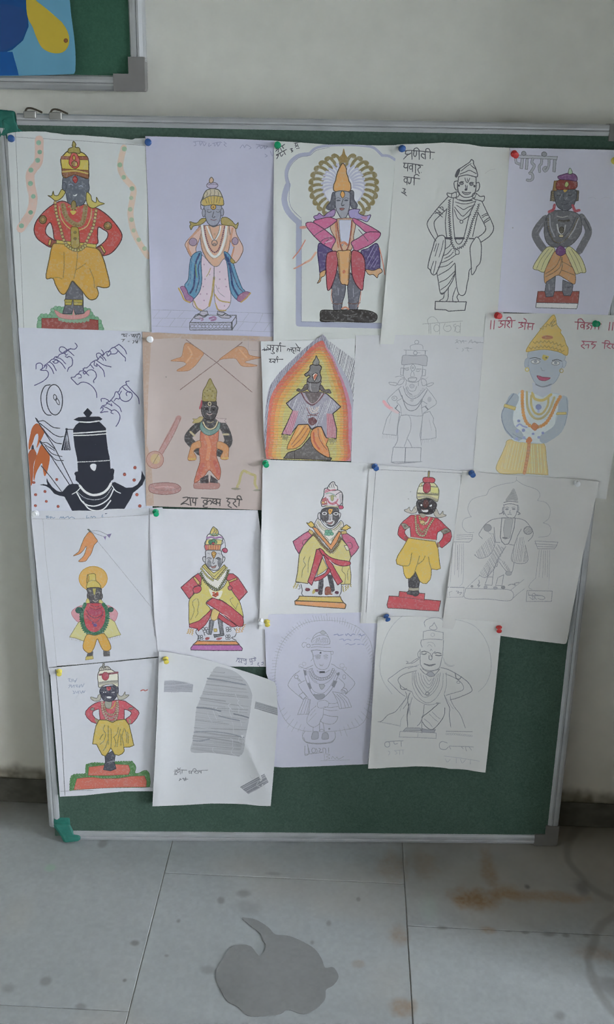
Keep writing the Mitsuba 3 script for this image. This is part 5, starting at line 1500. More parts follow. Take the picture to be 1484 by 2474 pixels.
sheet("s12", (360, 1220, 5.1172), 3, "bcbcc1", "8 40 90 34 165 27 172 46 500 52 900 58 1345 66 1420 600 1450 2000 1000 1998 500 1990 120 1985 100 1700 66 1390 35 800 12 400",
      "drawing of a smiling figure in yellow robes, on an orange and pink base", """
border L - 8a8b90 7 1428 1465 1440 1760 1442 1990
border L - 85868c 6 0 1885 130 1878
border L - 8a8b90 6 62 1390 72 1620
pedestal P db8c4a 5a4a44 10 600 1680 850 1686 1080 1686 1118 1728 545 1728
pedestal P c063ac 5a4a5a 10 545 1732 1118 1732 1156 1772 1150 1800 800 1800 520 1792 518 1768
legs P 5c5c60 48484c 7 748 1425 808 1420 790 1520 772 1600 742 1600 742 1520
legs P 5c5c60 48484c 7 850 1405 908 1425 915 1520 928 1600 884 1612 866 1500
legs P 66666a 48484c 7 800 1600 850 1600 920 1590 930 1612 850 1630 812 1640
legs H - 9a9a9e 4 85 18 748 1430 805 1430 775 1590 745 1590
legs H - 9a9a9e 4 85 18 855 1415 905 1425 922 1600 885 1605
flowers E - 55555a 8 672 1532 18 15
flowers E - 55555a 8 710 1528 18 16
flowers E - 55555a 8 690 1562 20 14
flowers E - 55555a 8 728 1556 14 16
flowers L - 55555a 12 680 1580 690 1612
flowers L - 55555a 12 712 1580 735 1600
flowers E - 55555a 8 620 1630 14 16
flowers E - 55555a 8 650 1625 14 14
flowers E - 55555a 8 625 1658 12 14
flowers E - 55555a 8 655 1652 14 12
flowers E - 55555a 8 968 1525 16 14
flowers E - 55555a 8 1000 1522 16 14
flowers E - 55555a 8 970 1555 14 14
flowers E - 55555a 8 1002 1550 14 12
flowers E - 55555a 8 962 1622 14 16
flowers E - 55555a 8 992 1620 12 16
flowers E - 55555a 8 965 1652 14 14
flowers E - 55555a 8 992 1650 12 14
flowers P c8b050 8a7840 5 800 1530 840 1530 845 1566 805 1568
flowers C ac4a4c - 0 695 1650 720 1634 750 1640 735 1666 705 1668
flowers C b0505a - 0 830 1655 860 1640 905 1640 880 1668 850 1672
ink S - 55555a 9 602 1530 578 1565 592 1600 615 1622 598 1668
ink S - 55555a 9 1050 1520 1082 1570 1062 1625 1022 1642 1080 1674
ink Z - c8a260 9 8 22 495 1530 490 1560 475 1590
ink Z - c8a260 9 8 22 520 1530 515 1570 500 1595
ink Z - c8a260 9 8 22 545 1535 540 1575 530 1608
ink Z - cc9c66 9 10 26 1085 1515 1090 1545 1075 1570
ink Z - cc9c66 9 10 26 1125 1515 1120 1550 1105 1580
ink Z - cc9c66 9 10 26 1165 1510 1155 1545 1140 1575
ink Z - cc9c66 9 10 26 1185 1475 1175 1500
sleeves P cb4c58 5a4048 9 610 845 540 895 395 1020 495 1160 548 1110 560 1010 640 990 655 900
sleeves P cb4c58 5a4048 9 985 850 1040 850 1100 898 1160 985 1218 1075 1112 1190 1060 1120 1020 1050 975 970 958 900
sleeves P cda85c 5a4a38 7 545 896 572 888 632 962 608 990
sleeves P cda85c 5a4a38 7 972 945 1080 898 1092 920 980 965
garment C ccbc5c 5a5248 8 660 900 640 1010 600 1060 548 1110 498 1180 494 1300 495 1452 520 1480 620 1432 760 1300 705 1212 790 1148 900 1180 1000 1250 1140 1372 1168 1390 1150 1290 1118 1190 1060 1110 1010 1030 975 930 930 1000 850 1060 760 1030
garment C c8c4b4 - 0 740 1040 830 1075 910 1060 870 1160 790 1145
sleeves C cb4c58 5a4048 8 548 1030 600 1002 640 1010 646 1050 612 1085 556 1088
sleeves C cb4c58 5a4048 8 980 1010 1010 1000 1030 1030 1010 1052 985 1045
garment S - 7d7440 6 582 1158 545 1190 540 1230 560 1290 545 1360 515 1422
garment S - 7d7440 6 600 1158 618 1220 602 1290 605 1340 575 1390
garment S - 7d7440 6 1040 1145 1005 1170 1020 1215 1060 1270 1080 1292
garment S - 7d7440 6 1100 1215 1085 1255 1070 1292
garment C d8b868 8a6a48 7 790 1290 840 1295 875 1325 855 1395 810 1428 765 1402
sash P cc4a54 6a3a40 8 790 1148 900 1185 1010 1255 1100 1330 1160 1380 1172 1450 1160 1500 1110 1505 1050 1460 960 1390 860 1310 705 1212
sash P cb4c56 6a3a40 8 782 1280 750 1400 700 1480 610 1560 600 1530 500 1512 498 1475 620 1432 700 1360
sash P cb4c56 6a3a40 8 870 1340 950 1400 1040 1460 1088 1500 1030 1510 960 1470 900 1430 848 1390
sash S - e0b0b0 6 900 1350 960 1370 1000 1400
jewellery C 3a6f7c 2f505c 7 770 918 805 922 840 908 858 945 845 972 810 978 765 952
jewellery E c4542f - 0 800 1085 18 12
jewellery E c4542f - 0 845 1090 16 14
jewellery E b8482f - 0 800 1115 18 14
jewellery E b8482f - 0 845 1112 18 14
jewellery E b8482f - 0 822 1130 16 12
jewellery E a8402f - 0 825 1102 14 14
shawl P c8c4bc - 0 645 780 720 960 810 1025 870 1030 935 930 965 790 830 900
jewellery Z - 55582e 12 16 24 635 830 690 940 770 1010 850 1050
jewellery Z - 55582e 12 16 24 985 800 950 900 905 980 860 1045
jewellery B b8ac60 5a5838 5 13 26 650 790 720 880 790 930
jewellery B b8ac60 5a5838 5 13 26 960 780 920 830 850 920
shawl P c8b858 5a5040 8 655 760 690 728 740 790 800 842 870 800 932 738 955 770 832 920 800 915
shawl L - 5a5040 6 675 745 805 890 945 755
face C adacae 48484c 9 705 565 800 560 890 565 896 600 915 640 905 720 858 795 795 808 735 775 695 705 702 640
face E 75757a - 0 745 725 28 46
face E 6a6a6e - 0 872 715 24 56
face C adacae 48484c 8 698 645 670 645 664 670 678 700 698 702
face C adacae 48484c 8 915 650 938 645 940 672 922 705 905 705
face S - 55555a 8 718 662 742 648 775 662
face S - 55555a 8 730 672 752 665 768 672
face S - 404045 11 828 665 855 648 888 668
face E 45454a - 0 858 665 18 10
face S - 85858a 8 728 600 745 598 750 612
face S - 85858a 8 850 600 870 598 880 612
face S - 48484c 8 802 655 788 715 800 728 810 715
face C b0746f 48484c 6 765 752 795 760 832 745 818 775 780 780
crown C d6983f 5a4a3a 8 800 575 832 596 820 630 802 660 780 620 775 592
crown C e0b058 5a4a3a 5 800 592 816 604 802 632 790 606
crown C d4cfc6 55555a 10 762 355 722 378 712 430 700 488 895 490 912 430 908 392 860 362
crown S - a373a6 22 718 408 770 396 820 408 870 398 906 404
crown S - 5a4a60 5 720 420 770 405 820 420 870 408 905 415
crown P d2c067 55555a 7 712 432 780 425 905 432 895 490 698 492
crown P d08c55 55555a 8 690 490 892 490 880 560 700 555 685 520
crown L - b05048 8 735 500 735 552
crown L - b05048 8 765 500 765 552
crown L - b05048 8 795 500 795 555
crown L - b05048 8 825 500 825 555
crown L - b05048 8 855 500 855 555
crown C cd6060 - 0 692 500 725 500 722 555 702 552
crown E 408865 2f5c48 5 760 460 24 24
crown E 408865 2f5c48 5 800 442 22 20
crown E 6f8a60 2f5c48 5 828 458 16 20
crown E c04c5a 803848 5 795 474 16 12
crown C c9b150 50504a 9 800 270 825 288 845 305 858 335 850 378 780 378 756 350 772 305 785 280
crown S - 50504a 7 800 290 815 310 790 350
crown S - 50504a 7 830 305 835 330 815 360
crown B 82a088 50625a 5 11 24 765 366 810 362 850 366
crown S - 55555a 9 912 400 935 440 945 500 942 545
crown C c8486a 5a4048 8 905 552 945 532 972 560 960 588 925 585
lettering S - 77778a 8 1080 1935 1105 1900 1120 1930 1105 1935 1125 1950
lettering L - 77778a 8 1090 1895 1210 1905
lettering S - 77778a 8 1135 1905 1150 1920 1135 1940 1150 1950
lettering S - 77778a 8 1165 1910 1180 1930 1200 1910 1200 1970 1180 1960
lettering L - 77778a 8 1240 1905 1325 1895
lettering S - 77778a 8 1250 1905 1252 1940 1275 1935 1270 1900 1280 1965 1260 1970
lettering S - 77778a 8 1295 1900 1320 1920 1295 1930
lettering S - 77778a 7 1300 1880 1320 1890
lettering S - 77778a 8 1345 1960 1360 1950 1345 1975 1370 1990
lettering S - 77778a 8 1392 1950 1412 1945 1410 1970 1390 1975
""", lifts=((366, 1420, 18, 120, 3.0),))

sheet("s13", (620, 1090, 4.9467), 6, "b9b9ba", "74 100 300 108 600 116 1130 132 1420 152 1380 2130 30 2130 42 1700 50 1200 60 800",
      "drawing of a dark-faced figure in yellow robes, on a yellow and orange base", """
pedestal P cdae50 5a4e44 10 512 1732 760 1740 1005 1740 1012 1768 1042 1812 470 1786 500 1762
pedestal P da9458 5a4e44 10 458 1790 760 1798 1045 1812 1070 1835 1058 1882 760 1862 462 1835
legs P 423f43 - 0 745 1530 800 1528 800 1610 788 1690 782 1712 738 1702 735 1640
legs P 423f43 - 0 842 1468 905 1482 922 1570 938 1662 902 1692 872 1600
feet C 3f3538 - 0 735 1690 760 1680 790 1695 775 1718 745 1715
feet C 9c5240 6a3a34 5 825 1630 880 1628 890 1690 865 1712 820 1712
feet E 7a3a46 - 0 612 1655 30 20
feet E 8a4650 - 0 600 1645 14 12
feet C b3a14e - 0 665 1690 680 1655 712 1650 700 1690 675 1706
feet E 803c4a - 0 722 1665 24 18
feet E 5c3444 - 0 960 1690 24 20
feet S - 9a5a40 18 830 1700 900 1710
ink S - 55555a 9 470 1560 500 1572 545 1568 600 1580
ink S - 55555a 9 530 1592 548 1660 540 1700 562 1732
ink S - 55555a 9 1016 1600 1012 1680 990 1732
ink S - 77777c 10 510 1600 520 1640 500 1648
ink Z - aa9c58 9 8 22 470 1570 460 1600 440 1632
ink Z - aa9c58 9 8 22 495 1590 485 1615 470 1640
ink Z - aa9c58 9 8 22 1030 1610 1035 1640 1040 1680
ink Z - aa9c58 9 8 22 1065 1605 1068 1640 1070 1668
ink Z - aa9c58 9 8 22 1095 1600 1095 1625 1088 1645
ink Z - aa9c58 9 8 20 1125 1595 1125 1620
sleeves P c9607f 5a4452 9 635 950 560 990 435 1080 465 1160 505 1225 560 1130 620 1050 672 1000
sleeves P c9607f 5a4452 9 1015 992 1085 985 1170 1042 1225 1150 1185 1210 1130 1265 1110 1190 1080 1120 1030 1050
sleeves P c6a457 5a4a3a 6 632 935 668 955 690 985 660 1005 620 965
sleeves P c6a457 5a4a3a 6 1010 960 1068 948 1082 985 1018 995
sleeves S - 6a4454 7 605 1055 570 1062 552 1090 560 1120 600 1135
sleeves S - 6a4454 7 1085 1098 1125 1092 1145 1130 1135 1160 1100 1172
garment P c8ba6d 565046 9 680 1000 620 1060 560 1130 510 1235 490 1450 468 1560 560 1575 612 1582 660 1430 715 1180 760 1162 830 1230 900 1285 1000 1308 1110 1318 1128 1270 1110 1190 1080 1120 1015 1045 960 1140 890 1215 780 1100
garment P c8ba6d 565046 8 905 1345 1000 1368 1115 1362 1130 1480 1125 1590 1010 1592 960 1450
garment P cdb765 565046 6 790 1270 850 1400 790 1450 718 1492 745 1390
garment S - 6f6a44 6 580 1258 560 1310 585 1360 552 1420 540 1510
garment S - 6f6a44 6 640 1258 620 1330 615 1450
garment S - 6f6a44 6 1030 1380 1022 1430 1062 1480 1055 1580
garment S - 6f6a44 6 1105 1400 1088 1450 1092 1540
sleeves P c8c2ac 565046 6 1048 1130 1085 1125 1110 1180 1080 1190
sash P c64652 5a3a40 8 718 1172 790 1182 800 1230 750 1360 700 1500 660 1605 612 1560 640 1480 680 1330
sash C c64652 5a3a40 8 748 1162 790 1180 830 1230 900 1275 1000 1302 1112 1320 1112 1362 1010 1372 900 1325 830 1270 780 1230
sash P c64652 5a3a40 8 800 1235 880 1310 950 1430 1028 1560 970 1602 905 1490 830 1330
sash C c64652 5a3a40 8 860 1398 820 1455 760 1490 705 1512 690 1552 770 1535 850 1475 882 1430
sash S - d8b8b8 7 870 1300 920 1350 980 1372
shawl C c1bcb2 55555a 8 745 795 705 845 690 892 740 960 800 1040 875 1120 900 1100 960 1010 1040 895 1010 830 960 880 880 930 800 880
shawl S - 77746c 6 735 825 780 890 850 935 900 940 960 905 1005 850
shawl S - 77746c 6 720 850 770 920 820 955
shawl S - a09a60 8 728 838 775 905 840 945
shawl S - 77746c 6 1020 860 980 920 930 950
shawl S - a09a60 8 1012 850 970 905 920 940
shawl E 62a482 4a7a64 5 842 960 24 20
shawl E 62a482 4a7a64 5 882 958 22 20
shawl E 62a482 4a7a64 5 862 992 22 20
shawl E 62a482 4a7a64 5 902 988 20 18
shawl E 62a482 4a7a64 5 830 990 18 16
shawl B c4bca0 55555a 5 13 26 705 885 770 980 855 1065
shawl B c4bca0 55555a 5 13 26 1015 920 950 1010 900 1060
sash P db8e50 5a4a40 8 662 905 720 918 800 1020 885 1118 930 1040 985 960 1012 972 960 1090 893 1185 800 1075 720 985
jewellery Z - 6c5432 9 20 18 680 975 740 1050 800 1130 890 1215
jewellery Z - 6c5432 9 20 18 1012 1020 985 1080 950 1150 895 1215
scarf C d3b450 5a5038 8 600 858 625 862 645 842 668 852 690 890 652 912
scarf C d3b450 5a5038 8 1018 932 1050 895 1078 880 1095 892 1126 915 1100 925 1075 942
face C 4b4749 48484c 9 795 690 880 672 970 680 985 760 978 820 950 868 885 902 815 862 772 800 765 745
face C b9b6b6 48484c 8 760 740 738 745 732 780 745 815 765 815
face C b9b6b6 48484c 8 985 740 1005 745 1000 785 985 810
face E b5b2b2 2f2c2e 5 812 745 34 24
face E 4b4749 - 0 812 745 16 11
face E b5b2b2 2f2c2e 5 950 748 36 24
face E 4b4749 - 0 950 748 18 11
face C b5b2b2 - 0 865 755 905 755 908 820 935 840 905 885 850 870 838 838 862 820
face C b5b2b2 - 0 800 830 830 860 850 880 815 865
face S - 48484c 7 868 770 872 815 885 822 890 770
face C b0706c 48484c 5 842 846 878 856 915 838 895 868 862 868
face C d89a40 48484c 6 862 690 912 692 905 725 882 758 858 735
face E 8a5030 - 0 882 714 8 8
crown C c0b6b8 48484c 9 830 442 808 480 805 530 778 580 770 612 785 662 830 652 880 660 980 655 1028 600 1024 500 965 462
crown C c4c0bc 48484c 9 905 368 932 372 940 402 965 420 966 462 910 470 850 452 868 405
crown S - 48484c 7 870 415 880 440
crown S - 48484c 7 890 395 905 440
crown S - 48484c 7 910 380 930 440
crown S - c8667a 14 820 490 880 470 940 460
crown S - c8667a 12 825 470 860 455
crown S - 8a9a90 14 830 510 870 500 930 520
crown S - 9c9a78 12 870 540 910 530 950 545
crown E b0a468 6a7a5a 4 905 560 18 36
crown S - c25c72 15 845 570 868 615 910 635 950 618 972 575
crown S - c25c72 11 850 595 900 622 950 605
crown L - c25c72 13 950 620 985 650
crown P c86a70 9a4a50 5 785 575 830 550 845 635 785 642
crown E d8b46a 9a5a4a 5 795 615 16 14
crown E c8b0a8 9a5a4a 5 825 608 14 16
crown S - b5a880 14 830 662 900 660 985 668
crown H - 8a8a8c 4 88 10 985 510 1025 510 1030 640 1000 640
crown S - 48484c 8 940 530 980 500 1020 488
crown L - 48484c 8 1024 500 1030 650
crown C cb4a6a 5a4048 6 985 655 1020 650 1040 668 1025 690 990 688
""", lifts=((632, 1350, 18, 120, 5.0),))

sheet("s14", (870, 1110, 5.7077), 7, "aeaeae", "124 62 450 90 800 112 1480 166 1400 1100 1300 2260 0 2260 14 2105 60 1200",
      "drawing of a dark-faced figure in red shirt, on a stepped plain red base", """
border L - 77787a 6 250 142 900 165 1420 190
border L - 6c6c6e 6 220 150 190 500 140 1250 84 2110
border L - a5a5a5 6 125 200 90 700 60 1300 20 2100
pedestal P c94a4f 5f4a4a 9 545 1818 700 1835 895 1850 888 1930 1115 1950 1085 2092 850 2080 600 2060 385 2050 372 2005 402 1882 535 1890
pedestal S - 7a4444 6 545 1898 700 1912 892 1942
legs P 403e40 343236 7 740 1560 770 1560 800 1630 825 1690 808 1765 740 1770 672 1758 668 1650
jewellery P 8f8a7c 55524c 5 678 1768 740 1775 815 1768 810 1815 740 1818 668 1806
legs C 403e40 343236 6 668 1812 740 1815 808 1812 805 1865 760 1885 720 1868 650 1852
shirt P c83f4a 584046 8 700 768 650 810 600 850 560 895 535 940 520 1030 540 1060 570 1090 640 1132 668 1080 640 1050 618 1018 618 985 650 950 690 925 695 1000 702 1072 860 1095 1055 1118 1062 1040 1072 1005 1110 985 1142 1010 1152 1050 1130 1100 1085 1150 1090 1190 1130 1222 1190 1175 1245 1125 1268 1060 1252 980 1180 915 1120 850 1065 808 930 788 820 762
shirt P 9c4a4a - 0 600 1075 640 1050 680 1080 640 1130
shirt P 8c5048 - 0 1060 1140 1100 1160 1080 1220 1060 1200
jewellery P 7f7a6e 4a4640 6 562 885 610 880 650 900 682 938 650 955 610 965 590 930
jewellery P 7f7a6e 4a4640 6 1110 985 1180 945 1220 960 1252 992 1200 1015 1160 1032
jewellery E 5f5a50 - 0 620 920 22 18
jewellery E 5f5a50 - 0 1185 990 24 16
jewellery P 9a8a68 - 0 1075 1150 1105 1165 1095 1215 1080 1205
jewellery B b69a74 6a5240 5 15 28 765 775 772 880 785 1000 840 1052 895 1040 940 940 1015 820
jewellery B b08a60 6a5240 5 12 24 800 900 820 960 860 1000 900 960
jewellery B c4aa70 6a5240 5 13 25 820 790 840 870 880 900 930 860 958 800
jewellery S - b8a890 16 850 860 920 870 960 805
jewellery E c4a86a 6a5240 5 860 865 34 26
jewellery S - 9a5a4a 10 800 980 850 1020 900 1000
neck P 8f897a - 0 830 740 910 750 905 790 865 810 830 780
garment P cfa93e 6f6036 8 668 1082 850 1110 1040 1132 1080 1240 1095 1400 1112 1505 1060 1522 985 1512 985 1590 970 1655 920 1712 870 1712 825 1680 790 1600 765 1545 740 1590 690 1642 640 1642 608 1580 592 1472 510 1445 498 1390 530 1310 590 1220
belt S - a09a86 14 692 1072 860 1096 1052 1116
garment S - 6f6036 7 715 1290 698 1390 670 1462 590 1470
garment S - 6f6036 7 822 1328 795 1430 755 1545
garment S - 6f6036 7 900 1330 870 1390 800 1445
garment S - 6f6036 7 945 1345 960 1430 985 1512
scarf C a29d93 5a5854 7 782 642 745 660 715 712 690 695 682 655 655 682 610 700 655 732 735 745 785 722
scarf C a29d93 5a5854 7 1028 660 1062 690 1100 760 1145 712 1150 752 1192 772 1112 802 1045 792 1015 725
scarf S - 5a5854 5 740 660 770 690
scarf S - 5a5854 5 1025 710 1060 715
face C 322e30 29272a 7 800 562 850 540 950 540 1050 600 1052 660 1010 735 935 758 850 740 815 745 795 690 778 610
face C 5c302c - 0 880 570 930 560 950 620 915 670 875 650
face E d5d2ce - 0 848 630 14 13
face C d5d2ce - 0 958 640 990 620 992 640 970 652
face C d5d2ce - 0 848 690 880 700 940 695 928 725 870 722
face S - 6a4a46 6 848 686 890 694 942 688
crown C c9c190 55554a 9 850 320 940 312 1020 322 1082 400 1090 470 1070 580 1000 552 920 530 800 552 785 470 805 390
crown P cfc3a6 - 0 808 380 876 372 878 452 796 456
crown P ccc673 6a6a50 5 972 378 1078 384 1086 470 975 458
crown P d0cab8 6a6a50 5 860 325 905 322 880 352 850 362
crown L - 6a6a50 8 815 375 880 366
crown L - 6a6a50 8 970 372 1075 380
crown S - 8f8a68 26 795 468 940 478 1085 488
crown Z - 5f5a48 6 9 24 795 465 940 476 1085 486
crown S - 8f8a76 30 800 520 930 512 1068 560
crown B a39c84 - 0 9 26 805 522 930 512 1060 552
crown C b83f4c 5a343c 7 905 318 955 322 972 365 970 420 940 458 900 460 872 425 876 360
crown C c4454f 5a343c 8 880 250 950 244 1015 255 1038 288 1010 322 950 318 890 320 866 285
crown L - 55524a 30 952 168 946 240
crown L - a08c4c 14 952 176 946 240
ink E 8f8f8f - 0 698 445 9 7
ink E 8f8f8f - 0 668 545 9 8
ink E a5a5a5 - 0 718 505 7 6
""", lifts=((882, 1380, 14, 150, 3.5),))

sheet("s15", (1060, 1120, 3.5), 8, "a4a3a1", "200 58 450 84 700 100 1000 122 1180 130 1356 152 1290 480 1228 740 1150 1150 1088 1500 1078 1522 1060 1526 800 1495 520 1456 200 1415 30 1390 40 1300 120 700",
      "pencil drawing of a figure between two fluted pillars under a scalloped arch", """
pencil S - 88888a 4 660 115 645 155 540 175 440 210 408 262
pencil S - 88888a 4 408 265 290 300 248 372 262 430 278 450
pencil S - 88888a 4 275 450 215 472 202 530 240 580 300 582
pencil S - 88888a 4 660 140 720 180 830 220 858 268 838 310
pencil S - 88888a 4 838 312 910 332 945 390 932 462 885 502
pencil S - 88888a 4 888 502 935 522 950 565 925 612 845 622
pencil L - 858587 5 155 605 288 600
pencil L - 858587 4 150 622 285 615
pencil L - 858587 5 148 640 285 634 288 600
pencil L - 858587 5 130 662 260 664 285 640
pencil L - 8c8c8e 4 124 670 100 1000
pencil L - 8c8c8e 4 145 670 135 940
pencil L - 7f7f82 5 162 690 160 900
pencil L - 8c8c8e 4 180 680 168 960
pencil L - 8c8c8e 4 198 680 195 930
pencil S - 8c8c8e 4 212 675 212 850 205 1000 180 1035
pencil S - 9a9a9c 4 100 1000 90 1040
pencil L - 77777a 6 75 1045 218 1048
pencil P - 858587 4 75 1048 215 1050 208 1128 70 1130
pencil S - 858587 4 95 1115 90 1090 115 1080
pencil S - 77777a 5 150 1078 170 1082 160 1095 195 1090 180 1110
pencil P - 808083 5 815 655 1010 665 1000 692 980 722 840 722
pencil L - 808083 5 815 678 1000 690
pencil L - 808083 5 838 700 990 706
pencil L - 88888a 4 852 730 822 960
pencil L - 8c8c8e 4 870 730 850 960
pencil L - 8c8c8e 4 890 735 880 965
pencil L - 88888a 4 905 738 900 940
pencil L - 8c8c8e 4 922 735 920 960
pencil L - 8c8c8e 4 940 735 935 985
pencil S - 8c8c8e 4 825 965 775 1015 765 1050 790 1065
pencil S - 9a9a9c 4 935 980 930 1062
pencil P - 7f7f82 5 748 1075 962 1078 955 1166 740 1166
pencil S - 7f7f82 5 760 1085 765 1110 800 1120 830 1150
pencil S - 7f7f82 5 770 1130 800 1150 790 1110 815 1100 812 1150
pencil S - 7f7f82 5 820 1110 880 1120 900 1140 870 1150 840 1140
pencil L - 7f7f82 5 760 1115 870 1118
pencil C 8d8d8c 858584 4 634 212 652 245 668 312 612 304 568 312 610 248
pencil H - 7a7a7a 3 10 9 634 225 662 305 575 308 612 248
pencil S - 707073 7 552 330 600 318 672 326
pencil S - 707073 6 548 350 610 340 675 356
pencil S - 77777a 6 556 350 552 400 575 445 610 462 645 450 665 400 670 352
pencil E 77777a - 0 578 386 15 8
pencil E 77777a - 0 636 384 15 8
pencil S - 77777a 4 560 372 580 368 595 374
pencil S - 77777a 4 620 372 640 366 652 372
pencil S - 77777a 5 608 395 600 415 612 418
pencil S - 77777a 6 585 432 600 428 618 432
pencil S - 77777a 6 545 370 540 400 552 408
pencil S - 77777a 6 678 365 676 398 664 402
pencil S - 707073 8 515 425 535 420 545 405 550 430
pencil S - 707073 8 660 408 678 412 690 425 672 430
pencil S - 7a7a7c 6 540 460 490 466 440 480 390 520 350 580 342 605 370 635
pencil S - 7a7a7c 6 650 462 700 470 745 495 785 550 802 590 788 625 758 656
pencil S - 7a7a7c 6 470 540 474 600 482 660
pencil S - 7a7a7c 6 700 555 670 610 642 690
pencil S - 8a8a8c 4 420 580 440 595 470 590
pencil E 868687 77777a 5 415 543 32 30
pencil E - 707073 7 757 566 36 32
pencil H - 7a7a7c 4 40 9 725 545 785 545 790 590 725 590
pencil P - 6f6f72 7 535 460 648 460 640 540 610 640 590 680 560 685 535 660 522 620
pencil P 919190 7a7a7c 4 562 475 632 470 602 630 560 640 548 560
pencil L - 6a6a6c 12 545 628 578 630
pencil L - 77777a 6 482 666 520 668
pencil L - 77777a 6 600 684 642 690
pencil H - 7c7c7e 4 112 13 465 590 405 650 320 740 305 780 350 800 430 778 478 690
pencil H - 7c7c7e 4 82 13 665 630 722 620 752 830 618 830 642 700
pencil S - 77777a 5 465 600 475 690 430 775 350 802 305 772
pencil S - 77777a 5 640 690 620 825 750 832 735 690
pencil H - 7c7c7e 4 120 12 495 680 430 800 350 920 345 945 420 960 500 850 560 720
pencil H - 7c7c7e 4 60 12 510 800 560 870 590 920 620 920 560 830
pencil S - 77777a 5 345 945 400 962 470 890 500 810 570 700
pencil S - 77777a 5 500 810 540 870 590 925 622 915 638 840
pencil S - 77777a 5 480 850 500 830 495 870 480 860
pencil E 8c8c8c 77777a 4 592 928 26 18
pencil P - 77777a 5 415 960 460 960 452 1030 392 1026
pencil L - 77777a 5 435 880 412 960
pencil L - 77777a 5 470 870 460 960
pencil P - 77777a 5 502 965 552 940 536 1032 482 1030
pencil S - 7f7f82 5 230 1055 400 1060 612 1072 608 1158 420 1146 228 1138 230 1055
pencil L - 858587 4 240 1048 345 948
pencil S - 858587 4 612 1068 660 1030 722 980
pencil S - 858587 4 725 1060 660 1110 612 1158
pencil E 7a7a7c - 0 282 1038 12 10
pencil S - 77777a 6 340 985 345 1010 330 1030 350 1030 335 1045
pencil E 8a8a8c 7a7a7c 4 398 1046 14 12
pencil E 858587 7a7a7c 4 480 1052 16 12
pencil E 7a7a7c 6f6f72 4 546 1047 16 12
pencil S - 77777a 6 590 1030 620 1020 650 1028 640 1015 680 1005
""", lifts=((1082, 1430, 20, 70, 4.5), (1425, 1400, 40, 160, 4.0), (1440, 1180, 24, 30, 3.0)), crayon=False)

